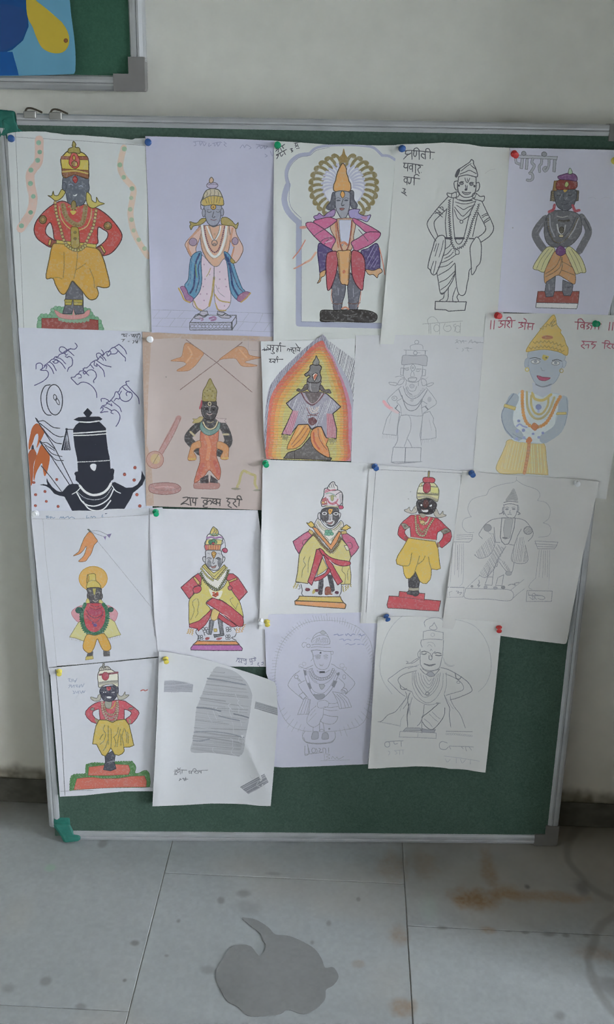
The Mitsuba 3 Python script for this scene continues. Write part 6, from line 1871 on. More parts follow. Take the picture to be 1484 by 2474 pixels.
sheet("s16", (100, 1580, 4.9467), 3, "b9babf", "100 172 180 156 480 130 800 102 1100 72 1420 42 1412 160 1395 320 1370 900 1335 1640 1000 1642 800 1660 500 1692 220 1705 180 1200 130 600",
      "drawing of a dark-faced figure in a red shirt, on a stepped orange and green base", """
border L - 6f7074 6 85 168 480 128 800 98 1420 36
border L - 6f7074 8 170 185 200 500 245 1000 282 1690
border L - 85868a 6 92 172 92 250
border L - 8f9094 6 230 1642 380 1635 620 1630
border L - 8f9094 6 1180 1600 1335 1590
lettering S - 8f95a4 7 320 300 345 295 330 320 350 330
lettering S - 8f95a4 7 362 300 362 335
lettering S - 8f95a4 7 380 300 378 325 405 320 402 340 425 295
lettering S - 8f95a4 7 325 375 350 372 325 405
lettering S - 8f95a4 7 360 370 362 400 390 370 392 402
lettering S - 8f95a4 7 405 375 430 370 420 390 440 395
lettering S - 8f95a4 7 455 370 455 400 480 365 490 395 512 355
lettering S - 8f95a4 7 378 440 400 470 380 472
lettering S - 8f95a4 7 405 442 425 468 440 442 445 470
lettering S - 8f95a4 7 460 440 480 470 495 440 505 465 522 440
scribble S - c0504c 12 1190 440 1220 428 1240 440 1268 428
pedestal C 4c8642 3f6f3a 5 540 1325 600 1305 760 1312 880 1296 980 1290 1080 1290 1122 1330 1130 1370 1118 1420 1160 1425 1240 1390 1285 1420 1300 1500 1296 1570 1240 1592 800 1600 400 1625 352 1630 345 1560 372 1450 440 1445 522 1430 528 1370
pedestal B 4c8642 3f6f3a 4 14 30 545 1330 640 1308 760 1314 900 1296 1080 1292
pedestal B 4c8642 3f6f3a 4 14 30 350 1620 350 1540 378 1456 520 1440
pedestal B 6a9a50 3f6f3a 4 12 34 540 1460 700 1475 900 1470 1060 1440
pedestal P d4634d b0523f 5 570 1352 660 1342 740 1332 880 1320 1040 1328 1062 1390 1040 1440 800 1452 560 1450
pedestal P d4634d b0523f 5 425 1492 520 1478 620 1475 720 1490 920 1488 1080 1462 1232 1458 1258 1520 1252 1588 1000 1592 800 1598 390 1622 405 1560
legs P 474850 393a42 7 795 1190 850 1160 885 1210 870 1290 892 1370 830 1398 742 1382 765 1290 760 1225
legs S - 8a8a92 6 790 1300 830 1285 870 1280
shirt P d4525f 6a444c 8 690 570 640 590 600 615 560 650 530 685 525 720 545 760 600 812 655 832 685 790 640 765 612 725 615 690 650 668 690 658 695 720 702 785 850 800 990 780 992 720 992 662 1030 670 1068 690 1078 712 1060 740 1010 775 1035 840 1085 832 1140 770 1170 710 1158 680 1110 640 1070 610 1000 562 925 550
jewellery P 857a74 5a5250 5 600 640 635 645 628 678 582 668
jewellery P 857a74 5a5250 5 1060 640 1102 640 1082 668 1035 662
jewellery P a09070 - 0 640 770 685 790 665 830 640 800
jewellery P a09070 - 0 1040 770 1075 800 1060 835 1045 825
jewellery B bd9f88 7a5a54 4 15 28 725 575 735 680 790 790 845 815 895 770 915 650 908 570
jewellery S - c4a64c 13 768 580 790 640 830 650 868 620 885 578
jewellery B b8986c 7a5a54 4 12 24 745 600 775 700 840 730 890 690 905 590
jewellery B b8908c 7a5a54 4 12 24 770 740 840 770 890 740
neck C 8f8d80 5f5f58 5 762 562 800 555 840 562 830 640 795 652 765 630
garment P cdae42 6a6038 9 690 788 780 790 850 820 900 792 1000 780 1050 850 1080 980 1106 1092 1060 1112 985 1115 992 1160 968 1192 925 1212 875 1200 830 1120 805 1170 765 1222 725 1205 690 1140 660 1080 612 1075 630 960 652 860
garment S - 6f6a44 7 760 850 740 900 768 960 745 1040 700 1080
garment S - 6f6a44 7 700 1020 720 980 740 960
garment S - 6f6a44 7 830 890 835 1000 832 1110
garment S - 6f6a44 7 920 880 905 950 860 1000
garment S - 6f6a44 7 945 900 920 1000 905 1110
garment S - 6f6a44 7 990 890 965 980 978 1060 985 1112
garment S - 6f6a44 7 1000 900 1020 980 1015 1060
garment S - 6f6a44 7 1030 930 1038 1000 1035 1070
garment S - 6f6a44 7 870 1000 890 1060 880 1110
garment S - 6f6a44 7 790 1040 770 1110 740 1155
garment S - 9a8a3c 14 800 860 800 980 800 1080
garment S - 9a8a3c 14 950 960 950 1090
face C 3d3d49 33333d 6 720 402 810 385 905 378 922 440 912 490 875 540 830 568 770 562 735 545 712 495 695 450
face C c03f46 - 0 778 395 830 395 825 430 800 438 782 425
face E 7a2a30 - 0 805 410 8 8
face E d2d4d8 - 0 744 458 7 7
face E d2d4d8 - 0 768 456 7 7
face E d2d4d8 - 0 846 460 6 7
face E d2d4d8 - 0 868 458 6 7
face C dadbdc - 0 780 512 808 508 836 512 830 528 792 530
scarf C a5a296 66645c 7 708 488 680 492 662 530 600 514 588 528 605 545 645 565 705 548
scarf C a5a296 66645c 7 905 468 932 500 972 500 1000 452 1005 488 1048 492 985 542 920 542
crown C d8d0bd 55524e 9 698 200 760 188 830 186 880 215 914 232 918 320 912 395 850 360 760 370 692 402 678 330 672 262
crown S - 8f3f4c 24 698 248 800 238 910 222
crown P 989488 - 0 686 335 800 318 912 312 912 350 800 352 690 372
crown S - 77746c 7 690 345 800 330 910 322
crown S - aca898 12 692 390 760 362 850 350 905 362
crown E bd4050 7a3038 5 765 266 42 50
crown C a9a59a 55524e 8 708 158 760 148 802 152 828 186 760 190 694 198
crown L - 66645c 6 720 165 722 190
crown L - 66645c 6 745 160 748 188
crown L - 66645c 6 770 158 776 186
crown L - 66645c 6 795 160 802 184
crown C 8f8f88 55524e 8 740 108 755 122 748 145 768 162 735 166 734 135
""", lifts=())

def rubbing():
    out = []
    r = np.random.default_rng(5)
    for i in range(46):
        y = 262 + i * 19.2
        f = (y - 230) / 920
        xl = np.interp(y, [230, 300, 460, 680, 900, 1130], [740, 680, 622, 545, 520, 492])
        xr = np.interp(y, [230, 290, 400, 530, 760, 960, 1150], [860, 990, 1080, 1130, 1100, 1062, 1020])
        w = int(r.integers(5, 16))
        c = int(r.integers(0x88, 0xa6))
        slope = 0.10 + 0.06 * float(r.uniform(-1, 1))
        m = (xl + xr) / 2
        a, b = xl + r.uniform(0, 30), xr - r.uniform(0, 40)
        if r.uniform() < 0.3:
            b = a + (b - a) * r.uniform(0.3, 0.8)
        out.append(f"rubbing S - {c:02x}{c + 1:02x}{c + 4:02x} {w} {a:.0f} {y + (a - m) * slope:.0f} {m:.0f} {y + r.uniform(-6, 6):.0f} {b:.0f} {y + (b - m) * slope:.0f}")
    for i in range(16):
        x, y = r.uniform(640, 1040), r.uniform(500, 1080)
        out.append(f"rubbing S - adaeb2 {int(r.integers(4, 7))} {x:.0f} {y:.0f} {x + r.uniform(-25, 25):.0f} {y + r.uniform(20, 60):.0f} {x + r.uniform(10, 60):.0f} {y + r.uniform(60, 130):.0f}")
    return "\n".join(out)


sheet("s17", (350, 1560, 4.3647), 8, "b8b9bb", "150 62 215 64 300 76 500 112 700 160 900 222 1110 288 1290 348 1370 385 1388 440 1396 560 1404 740 1385 1000 1362 1300 1328 1692 1200 1688 1060 1672 900 1666 700 1664 400 1682 80 1694 100 1300 130 700",
      "sheet of grey pencil rubbing with three shaded strips, its corner curling up", """
rubbing C a0a1a4 - 0 742 232 800 225 880 245 962 280 1040 345 1092 410 1128 500 1130 560 1102 760 1064 960 1022 1152 860 1148 680 1130 490 1122 505 1000 520 900 542 680 580 570 622 460 660 360
""" + rubbing() + """
rubbing L - 7c7f86 13 660 345 800 362 1060 412
rubbing S - 74777e 15 550 652 650 658 800 690
rubbing S - 74777e 13 940 720 1030 740 1095 760
rubbing S - 7c7f86 11 780 740 900 770 1000 790
rubbing S - 80838a 11 510 1000 580 1005 680 985
rubbing S - 80838a 10 520 912 700 905 900 930 1045 970
strip P 9a9ba0 - 0 206 368 300 364 400 380 512 408 502 492 350 486 200 490
strip H - 84868c 5 4 17 206 370 300 366 400 382 510 408 500 490 202 490
strip P 989a9d - 0 1168 588 1280 622 1400 656 1402 736 1280 700 1156 660
strip H - 7e8086 6 -16 16 1168 590 1400 658 1400 734 1158 660
strip P 97989c - 0 1004 1490 1130 1420 1262 1350 1306 1440 1200 1510 1092 1566
strip H - 787a80 8 28 18 1006 1490 1262 1352 1304 1440 1092 1564
strip S - b0b1b4 7 1110 1370 1130 1400 1160 1385
strip S - b0b1b4 6 1200 1430 1180 1470 1220 1490
lettering S - 75767a 7 308 1325 335 1320 315 1345 340 1355 310 1360
lettering S - 75767a 7 345 1310 345 1340 370 1325 375 1352
lettering L - 75767a 6 315 1310 445 1312
lettering S - 75767a 7 345 1290 360 1305 375 1290
lettering L - 75767a 7 395 1312 392 1345
lettering L - 75767a 6 460 1325 665 1312
lettering S - 75767a 7 470 1320 468 1345 490 1340
lettering L - 75767a 7 495 1322 492 1350
lettering S - 75767a 7 505 1320 512 1300 535 1300 545 1320
lettering S - 75767a 7 545 1322 520 1335 550 1348
lettering L - 75767a 7 560 1318 560 1348
lettering S - 75767a 7 568 1335 582 1325 595 1345
lettering L - 75767a 7 595 1318 595 1345
lettering S - 75767a 7 362 1425 378 1405 368 1405 385 1412
lettering S - 75767a 7 405 1395 420 1425 430 1390 435 1420
lettering L - 75767a 6 395 1402 455 1408
""", lifts=((372, 1790, 42, 190, 10.0), (690, 1680, 45, 85, 9.0), (655, 1900, 40, 60, 4.0), (590, 1790, 632, 1885, 14, 4.5), (540, 1790, 605, 1810, 26, 2.0)), crayon=False)

def ticks():
    out = []
    r = np.random.default_rng(11)
    for i in range(78):
        a = math.radians(200 - i * 230 / 77)
        cx, cy, rx, ry = 785, 830, 560, 640
        l = r.uniform(0.07, 0.13)
        x, y = cx + rx * math.cos(a), cy - ry * math.sin(a)
        x2, y2 = cx + rx * (1 + l) * math.cos(a + 0.02), cy - ry * (1 + l) * math.sin(a + 0.02)
        out.append(f"halo L - 96979f 5 {x:.0f} {y:.0f} {x2:.0f} {y2:.0f}")
    for i in range(22):
        a = math.radians(215 + i * 110 / 21)
        if 250 < math.degrees(a) < 285:
            continue
        cx, cy, rx, ry = 785, 830, 560, 640
        x, y = cx + rx * math.cos(a), cy - ry * math.sin(a)
        l = r.uniform(0.10, 0.22)
        out.append(f"halo L - 9a9ba3 5 {x:.0f} {y:.0f} {cx + rx * (1 + l) * math.cos(a):.0f} {cy - ry * (1 + l) * math.sin(a):.0f}")
    return "\n".join(out)


sheet("s18", (620, 1460, 4.787), 7, "b0b0bc", "88 118 400 112 700 108 1000 100 1424 86 1400 600 1340 1300 1288 1850 1100 1856 700 1874 300 1888 195 1878 215 1500 180 1000 112 800 100 450",
      "pencil drawing on lavender paper of a figure ringed by a rayed halo", ticks() + """
halo S - 93949c 5 640 196 760 188 1000 200 1180 270 1300 400 1345 560 1345 760 1325 1000 1275 1290 1195 1400 1080 1440 900 1468 720 1472 560 1465 420 1420 320 1320 250 1150 215 960 215 800 240 600 300 440 400 320 520 235 640 196
pencil S - 8a8b93 7 650 400 660 370 700 335 740 320 765 302 800 325 835 380
pencil S - 8a8b93 7 635 440 640 410 700 370 760 355 820 372 850 420 845 460
pencil C 9fa0a8 8a8b93 6 740 322 765 305 795 322 790 345 750 342
pencil S - 8a8b93 5 690 440 700 390 715 430 725 385 740 440
pencil S - 8a8b93 5 760 440 762 390 780 395 778 440
pencil S - 8a8b93 5 800 440 798 390 825 410 815 445
pencil H - 9a9ba4 4 50 16 650 410 820 380 850 450 640 465
pencil S - 8a8b93 7 640 470 700 462 780 470 850 458
pencil S - 8a8b93 6 630 500 700 490 780 498 860 500
pencil S - 7f8089 7 630 535 700 528 780 542 865 545
pencil E - 8a8b93 6 600 480 22 20
pencil S - 8a8b93 6 580 450 545 440 525 475 545 500 560 480
pencil S - 9a9ba3 5 570 410 590 390 620 400
pencil S - 8a8b93 6 632 540 655 580 655 620 630 655
pencil S - 8a8b93 6 645 545 660 640 690 720 750 755 810 745 845 690 862 620 860 550
pencil S - 8a8b93 6 865 545 885 545 885 575 865 580
pencil E 4a4a52 - 0 741 562 11 10
pencil H - 8a8b93 5 20 11 672 590 742 590 745 632 690 638
pencil H - 8a8b93 5 -15 11 775 592 825 590 825 632 782 636
pencil S - 8a8b93 5 670 598 710 582 745 592
pencil S - 8a8b93 5 772 598 800 584 828 592
pencil S - 8a8b93 6 730 690 740 712 750 700 758 715 772 692
pencil P 44454c - 0 728 776 790 774 792 796 730 798
pencil S - 8a8b93 5 700 765 730 790 790 792 850 760
pencil S - 80818a 6 640 740 680 820 760 850 840 820 880 740
pencil S - 80818a 6 610 770 660 850 750 880 850 850 905 760
pencil B - 8a8b93 5 12 26 625 760 672 838 755 866 845 835 890 755
pencil S - 8a8b93 5 590 770 650 880 750 925 850 880 920 770
pencil S - 8a8b93 5 600 765 640 850 700 900
pencil C 9c9da5 80818a 6 725 935 760 925 790 940 755 985
pencil S - 7d7e87 7 545 755 570 870 610 970 650 1040 700 1090 740 1100 790 1070 870 980 920 880 960 790
pencil S - 8a8b93 5 575 760 610 880 650 990 720 1030 800 1010 880 900 930 790
pencil P 7c7d87 - 0 545 760 572 765 580 820 560 825
pencil P 7c7d87 - 0 590 910 612 905 638 970 618 985
pencil P 7c7d87 - 0 925 800 955 785 960 815 935 825
pencil P 80818a - 0 895 880 935 890 900 965 865 940
pencil C 8e8f98 80818a 6 662 1040 700 1045 780 1040 785 1070 740 1100 690 1092
pencil S - 8a8b93 5 650 740 600 750 545 738 500 715
pencil S - 8a8b93 6 655 705 620 720 570 740
pencil E - 9a9ba3 5 515 715 26 22
pencil E - 9a9ba3 5 550 690 22 20
pencil S - 8a8b93 6 865 690 900 705 940 735 985 750
pencil E - 9a9ba3 5 990 710 26 24
pencil E - 9a9ba3 5 1020 745 20 20
pencil S - 8a8b93 6 500 770 420 830 368 920 378 960 440 1020 540 1102
pencil S - 8a8b93 6 560 880 500 915 485 935 540 1020 595 1080
pencil E - 8a8b93 7 460 838 22 20
pencil L - 8a8b93 7 482 855 515 895
pencil L - 8a8b93 6 470 862 495 890
pencil P - 8a8b93 6 495 1050 540 1015 580 1060 545 1105
pencil S - 8a8b93 6 985 750 1060 820 1135 900 1120 950 1040 1035
pencil S - 8a8b93 6 950 855 1010 910 1015 950 975 1000
pencil E - 8a8b93 5 1015 840 18 26
pencil S - 80818a 7 1000 965 1040 980 1050 1010 1030 1040
pencil S - 80818a 6 985 985 1020 1000 1030 1030
pencil H - 8a8b93 4 30 11 985 985 1040 1000 1030 1040 980 1030
pencil P - 8a8b93 6 555 1080 625 1105 600 1270 475 1275
pencil L - 8a8b93 5 575 1090 510 1265
pencil L - 8a8b93 5 600 1100 550 1265
pencil L - 8a8b93 5 615 1110 580 1270
pencil P - 8a8b93 6 880 1010 985 1030 1060 1090 1100 1190 960 1208 930 1110
pencil S - 8a8b93 5 900 1040 960 1110 985 1200
pencil S - 8a8b93 5 930 1040 1000 1110 1030 1195
pencil S - 8a8b93 5 960 1040 1030 1110 1070 1190
pencil S - 8a8b93 5 710 1130 705 1180 740 1200 820 1185 835 1140 790 1110 720 1120
pencil S - 8a8b93 5 835 1145 900 1150 940 1135
pencil S - 8a8b93 5 780 1185 860 1195 945 1180
pencil S - 8a8b93 5 775 1210 850 1230 945 1225
pencil S - 80818a 6 780 1275 860 1295 942 1300
pencil S - 8a8b93 5 775 1195 770 1290 745 1350 800 1380 880 1385 930 1340 942 1300
pencil S - 8a8b93 5 690 1175 620 1240 580 1340 600 1390 660 1420 720 1390 745 1330
pencil S - 9a9ba3 5 680 1220 620 1290
pencil S - 9a9ba3 5 690 1260 600 1360
pencil L - 8a8b93 6 655 1420 655 1470
pencil L - 8a8b93 7 730 1370 730 1470
pencil S - 8a8b93 7 735 1350 770 1380 785 1470
pencil S - 8a8b93 6 725 1455 760 1445 780 1465
pencil E 7f8089 - 0 842 1440 12 10
pencil C 9a9ba5 80818a 6 655 1480 710 1478 712 1550 660 1562 635 1550
pencil C 9a9ba5 80818a 6 770 1490 820 1490 832 1552 770 1562 755 1550
pencil S - 8a8b93 6 560 1470 530 1530 570 1590 720 1608 860 1590 912 1540 905 1470
pencil S - 80818a 6 545 1540 580 1600 720 1615 860 1600 905 1560
lettering S - 8a8b93 7 560 1640 562 1745 610 1720 600 1660
lettering L - 8a8b93 7 590 1620 605 1720
lettering E - 8a8b93 7 660 1690 22 28
lettering S - 8a8b93 7 690 1670 705 1700 690 1715
lettering S - 8a8b93 7 720 1665 745 1680 720 1700 755 1710
lettering S - 8a8b93 7 770 1720 770 1665 800 1675 800 1720
lettering L - 8a8b93 7 835 1660 835 1715
lettering L - 8a8b93 6 560 1735 760 1715
lettering S - 9a9ba3 7 785 1800 785 1730
lettering S - 9a9ba3 7 800 1730 850 1740 810 1765 850 1780 800 1800
lettering S - 9a9ba3 7 870 1790 880 1760 910 1790 930 1765 950 1790 1010 1760
lettering L - 9a9ba3 5 740 1810 1080 1800
lettering S - 858aa8 9 895 355 940 345 950 362 1000 350
lettering S - 858aa8 8 1030 345 1040 362 1060 340 1090 365 1110 345 1140 350
lettering S - 858aa8 8 1180 355 1200 345 1210 365 1250 350
lettering S - 8b90ac 7 960 410 1000 400 1010 420 1050 405 1090 415
lettering S - 8b90ac 7 1130 415 1150 405 1200 412
lettering S - 8b90ac 7 1030 465 1060 455 1090 470 1140 455
lettering S - 8b90ac 7 1170 465 1200 460
lettering S - 8b90ac 7 1215 460 1245 470
""", lifts=(), crayon=False)

sheet("s19", (870, 1470, 4.1222), 9, "b0b0ae", "178 84 500 78 800 92 1100 110 1410 142 1400 280 1350 800 1300 1200 1250 1636 1150 1622 1060 1606 980 1600 890 1598 840 1588 700 1576 560 1572 420 1580 300 1584 200 1592 80 1596 110 1200 150 500",
      "large pencil drawing of a smiling figure, its lower edge torn", """
pencil S - 98999a 5 320 850 240 740 200 620 205 500 230 360 290 220 380 110 470 60 560 70 700 90 850 100 1000 120 1130 170 1220 260 1280 380 1305 520 1300 640 1250 760 1180 830
pencil S - 85868a 6 650 180 640 140 670 108 740 92 800 100 835 135 825 180
pencil S - 85868a 6 740 140 755 170 768 200 740 215 700 205 695 185 720 170 740 140
pencil S - 85868a 6 632 232 700 218 830 240
pencil L - 808184 6 632 235 628 305
pencil L - 808184 6 830 240 828 310
pencil S - 808184 6 612 315 700 305 820 312
pencil E - 98999a 5 725 262 18 18
pencil S - 808184 7 612 318 606 350 620 385
pencil L - 808184 6 832 320 825 470
pencil S - 98999a 5 670 345 700 335 735 350 750 380
pencil S - 98999a 5 672 380 690 360 720 380
pencil S - 808184 7 600 410 600 490 605 560 640 605 700 620 760 610 795 580 820 480
pencil S - 808184 6 600 415 580 440 580 480 598 490
pencil S - 6d6e72 10 612 435 640 426 662 434
pencil S - 6d6e72 9 614 452 640 458 662 448
pencil S - 6d6e72 9 745 446 775 440 808 450
pencil S - 6d6e72 10 755 465 785 470 812 466
pencil S - 77787c 6 668 432 700 450 710 478 725 450 750 430
pencil S - 85868a 5 700 420 710 405 720 422
pencil S - 77787c 8 690 465 688 500 705 512 718 500 718 472
pencil S - 65666a 10 640 552 690 565 750 556
pencil S - 77787c 6 650 560 700 575 745 560
pencil S - 808184 6 590 490 550 510 500 545 460 548
pencil S - 808184 6 590 500 545 535 510 550
pencil S - 808184 6 460 525 480 535 460 550
pencil S - 98999a 5 830 490 850 540 900 570 940 565
pencil S - 98999a 5 840 540 880 575 930 580
pencil S - 808184 7 600 600 640 645 700 672 750 655 795 605
pencil C 96979a 77787c 6 665 655 690 632 720 635 745 668 700 678
pencil S - 808184 6 620 600 660 625 690 630 740 620 790 605
pencil S - 85868a 6 570 580 500 580 420 605 330 670 280 712 320 760 400 840 450 875
pencil S - 808184 7 565 620 500 635 430 660 380 705 400 760 450 800 520 832
pencil S - 85868a 5 590 560 480 600
pencil S - 6d6e72 8 400 765 410 800 440 808 465 800
pencil S - 77787c 7 805 590 870 605 950 645 1020 690 1080 740 1115 800 1108 830 1050 860 960 895 900 912
pencil S - 808184 6 850 650 940 690 1000 730 1032 780 1020 815 960 835 860 865
pencil S - 6d6e72 8 950 650 960 695 990 705 1010 680
pencil E - 85868a 5 980 735 16 12
pencil S - 85868a 5 530 630 545 750 600 850 650 885 720 850 780 760 800 640
pencil S - 85868a 5 555 630 570 740 620 830 660 860 720 820 765 740 780 650
pencil S - 85868a 5 580 640 600 730 640 800 670 830 715 790 750 720 765 660
pencil S - 85868a 5 605 650 620 720 660 780 690 790 720 750 742 690
pencil S - 8b8c8f 5 630 665 650 720 690 760 720 720 735 690
pencil S - 8b8c8f 5 520 640 530 780 600 900 680 940 760 890 820 780 830 650
pencil S - 8b8c8f 5 655 672 670 700 690 725 712 700
pencil S - 8b8c8f 5 860 640 862 760 840 850
pencil S - 8b8c8f 5 545 640 555 760 610 860
pencil E - 77787c 7 672 850 18 16
pencil S - 85868a 5 520 830 540 880 600 930 680 960 780 945
pencil S - 77787c 6 455 830 465 880 410 960 350 1030 280 1060 220 1120 180 1130
pencil S - 808184 5 490 850 470 940 430 1000
pencil S - 98999a 5 460 900 420 960 400 1020
pencil L - 8b8c8f 5 180 1128 300 1150 395 1170
pencil S - 77787c 7 500 840 475 900 485 1000 470 1080 475 1180
pencil S - 6d6e72 8 490 950 470 1060 475 1160
pencil S - 85868a 6 520 890 495 990 500 1060
pencil S - 77787c 7 840 860 870 940 895 1000 890 1060 905 1180
pencil S - 808184 6 900 870 905 910 940 980 1000 1060 1050 1190
pencil S - 98999a 5 850 880 900 960 930 1000
pencil L - 808184 6 860 1224 1120 1228
pencil B - 98999a 5 9 22 865 1250 980 1255 1110 1270
pencil S - 77787c 6 640 960 630 1060 600 1140 570 1170
pencil S - 65666a 7 780 950 700 1020 615 1085
pencil S - 77787c 6 760 940 800 945
pencil S - 65666a 7 845 990 840 1060 800 1130 740 1195 700 1205 650 1170 622 1130
pencil L - 77787c 6 618 1080 615 1240
pencil S - 8b8c8f 5 690 1050 740 1100 780 1130
pencil S - 8b8c8f 5 720 1030 770 1080 800 1100
pencil S - 8b8c8f 5 640 1100 690 1140 720 1180
pencil P 98999b 77787c 5 460 1190 600 1190 610 1218 430 1220
pencil P 8d8e92 77787c 5 620 1195 700 1212 752 1205 740 1235 618 1235
pencil P - 85868a 5 400 1225 760 1240 758 1294 390 1280
pencil L - 98999a 5 580 1235 575 1290
pencil S - 98999a 5 400 1180 410 1110 440 1060
lettering E - 8b8c8f 7 272 1354 26 28
lettering S - 8b8c8f 7 260 1330 330 1322 430 1318
lettering S - 8b8c8f 7 335 1325 345 1350 375 1345
lettering L - 8b8c8f 7 410 1322 412 1375
lettering S - 9c9d9f 6 280 1420 300 1435 285 1460
lettering L - 9c9d9f 6 340 1415 440 1410
lettering S - 9c9d9f 6 350 1420 370 1440 350 1455
lettering L - 9c9d9f 6 395 1415 395 1455
lettering L - 9c9d9f 6 428 1412 428 1450
lettering S - 8b8c8f 7 870 1340 820 1325 792 1350 800 1395 850 1405 880 1380
lettering L - 8b8c8f 6 890 1370 1130 1380
lettering S - 8b8c8f 6 890 1375 905 1400
lettering S - 8b8c8f 6 1010 1375 1030 1400
lettering L - 8b8c8f 6 1050 1375 1060 1420
lettering S - 8b8c8f 6 1085 1375 1110 1410
lettering L - 9c9d9f 6 840 1470 1000 1490 1190 1520
lettering S - 9c9d9f 6 850 1500 870 1530 900 1505
lettering L - 9c9d9f 6 960 1495 960 1540
lettering S - 9c9d9f 6 1000 1500 1020 1540 1050 1510
lettering L - 9c9d9f 6 1100 1510 1100 1550
""", lifts=((888, 1850, 55, 230, 13.0),), crayon=False)

# ---------------------------------------------------------------- sheets and drawings: from the tracing to meshes
def clean(g):
    g = g if g.is_valid else g.buffer(0)
    return g


def polys(g):
    if g.is_empty:
        return []
    if g.geom_type == "Polygon":
        return [g]
    return [p for p in getattr(g, "geoms", []) if p.geom_type == "Polygon" and p.area > 1e-9]


def beads_along(pts, spacing):
    line = LineString(pts)
    n = max(1, int(line.length / spacing))
    return [line.interpolate(i / n, normalized=True) for i in range(n + 1)]


def zigzag(pts, height, period):
    line = LineString(pts)
    n = max(2, int(line.length / period * 2))
    out = []
    for i in range(n + 1):
        a, b = line.interpolate(max(i / n - 0.01, 0), normalized=True), line.interpolate(min(i / n + 0.01, 1), normalized=True)
        c = line.interpolate(i / n, normalized=True)
        d = np.array([b.x - a.x, b.y - a.y])
        d /= max(np.linalg.norm(d), 1e-9)
        s = height * (1 if i % 2 else -1)
        out.append((c.x - d[1] * s, c.y + d[0] * s))
    return out


def parse(text, crop, r):
    """The drawing's shapes in photo pixels, from back to front: (part, colour, geometry)."""
    x0, y0, s = crop
    out = []
    for line in text.strip().splitlines():
        t = line.split()
        if not t:
            continue
        name, kind, fill, stroke, w = t[0], t[1], t[2], t[3], float(t[4])
        v = [float(a) for a in t[5:]]
        w = max(w / s, 0.9)
        if kind == "E":
            e = affinity.scale(Point(0, 0).buffer(1, quad_segs=6), v[2], v[3])
            e = affinity.translate(affinity.rotate(e, v[4] if len(v) > 4 else 0, origin=(0, 0)), v[0], v[1])
            pts = np.array(e.exterior.coords)[:-1]
            closed = True
        elif kind in "BZH":
            a, b, v = v[0], v[1], v[2:]
            pts, closed = np.array(v).reshape(-1, 2), kind == "H"
        else:
            pts, closed = np.array(v).reshape(-1, 2), kind in "PC"
            if kind == "C":
                pts = smooth_curve(pts, True, 4)
            elif kind == "S":
                pts = smooth_curve(pts, False, 5)
        if kind == "B":
            spots = beads_along(smooth_curve(pts, False, 6), b)
            if len(spots) < 3:
                continue
            discs = [Point((c.x) / s + x0, (c.y) / s + y0).buffer(a / s, quad_segs=3) for c in spots]
            if fill != "-":
                out.append((name, fill, unary_union(discs)))
            if stroke != "-":
                out.append((name, stroke, unary_union([d.exterior.buffer(w / 2, quad_segs=1) for d in discs])))
            continue
        if kind == "Z":
            pts = np.array(zigzag(smooth_curve(pts, False, 6), a, b))
        if kind == "H":
            area = clean(Polygon(pts / s + [x0, y0]))
            c, rad = area.centroid, math.hypot(area.bounds[2] - area.bounds[0], area.bounds[3] - area.bounds[1]) / 2 + 2
            d, step = math.radians(a), b / s
            ux, uy = math.cos(d), -math.sin(d)
            lines = []
            k = -rad
            while k < rad:
                j = r.uniform(-0.3, 0.3, 4) * step
                lines.append(LineString([(c.x - uy * (k + j[0]) - ux * rad, c.y + ux * (k + j[0]) - uy * rad), (c.x - uy * (k + j[1]) + ux * rad, c.y + ux * (k + j[1]) + uy * rad)]).buffer(w / 2 * r.uniform(0.7, 1.2), cap_style="flat", quad_segs=1))
                k += step * r.uniform(0.75, 1.25)
            out.append((name, stroke, unary_union(lines).intersection(area)))
            continue
        q = pts / s + [x0, y0]
        if closed and fill != "-" and len(q) > 2:
            out.append((name, fill, clean(Polygon(q))))
        if stroke != "-":
            g = LineString(np.vstack([q, q[:1]]) if closed else q).buffer(w / 2, quad_segs=2, join_style="round")
            out.append((name if fill == "-" else "outline", stroke, g))
    return out


def lit(x):
    """How light a white sheet is in the photo at a column (sRGB, 0..255): the tracing's colours are taken relative to it."""
    return np.interp(x, [0, 450, 800, 1100, 1450], [194, 194, 188, 175, 164])


def muted(hex_colour):
    """School crayons: duller than the tracing's colour names."""
    c = np.array([int(hex_colour[i:i + 2], 16) for i in (0, 2, 4)], float)
    k = np.clip((np.ptp(c) - 14) / 50.0, 0, 1)
    luma = c @ [0.3, 0.59, 0.11]
    c = (luma + (c - luma) * (1 - 0.20 * k)) * (1 - 0.09 * k)
    return "".join(f"{int(round(v)):02x}" for v in np.clip(c, 0, 255))


def albedo(hex_colour, x):
    ref = lit(x) / 255.0
    return np.clip(lin(muted(hex_colour)) / ((ref + 0.055) / 1.055) ** 2.4 * 0.76, 0.012, 0.86)


def triangles(geoms, edge):
    vs, fs, n = [], [], 0
    for g in geoms:
        for p in polys(g):
            p = p.simplify(0.06)
            if p.is_empty or p.geom_type != "Polygon" or p.area < 0.02:
                continue
            try:
                v, f = trimesh.creation.triangulate_polygon(p, engine="earcut")
            except Exception:
                continue
            if not len(f):
                continue
            v3 = np.column_stack([v, np.zeros(len(v))])
            v3, f = trimesh.remesh.subdivide_to_size(v3, f, edge, max_iter=12)
            vs.append(v3[:, :2])
            fs.append(np.asarray(f) + n)
            n += len(v3)
    if not vs:
        return None
    v, f = np.vstack(vs), np.vstack(fs)
    a, b, c = v[f[:, 0]], v[f[:, 1]], v[f[:, 2]]
    flip = (b[:, 0] - a[:, 0]) * (c[:, 1] - a[:, 1]) - (b[:, 1] - a[:, 1]) * (c[:, 0] - a[:, 0]) > 0
    f[flip] = f[flip][:, ::-1]           # towards the room
    return v, f


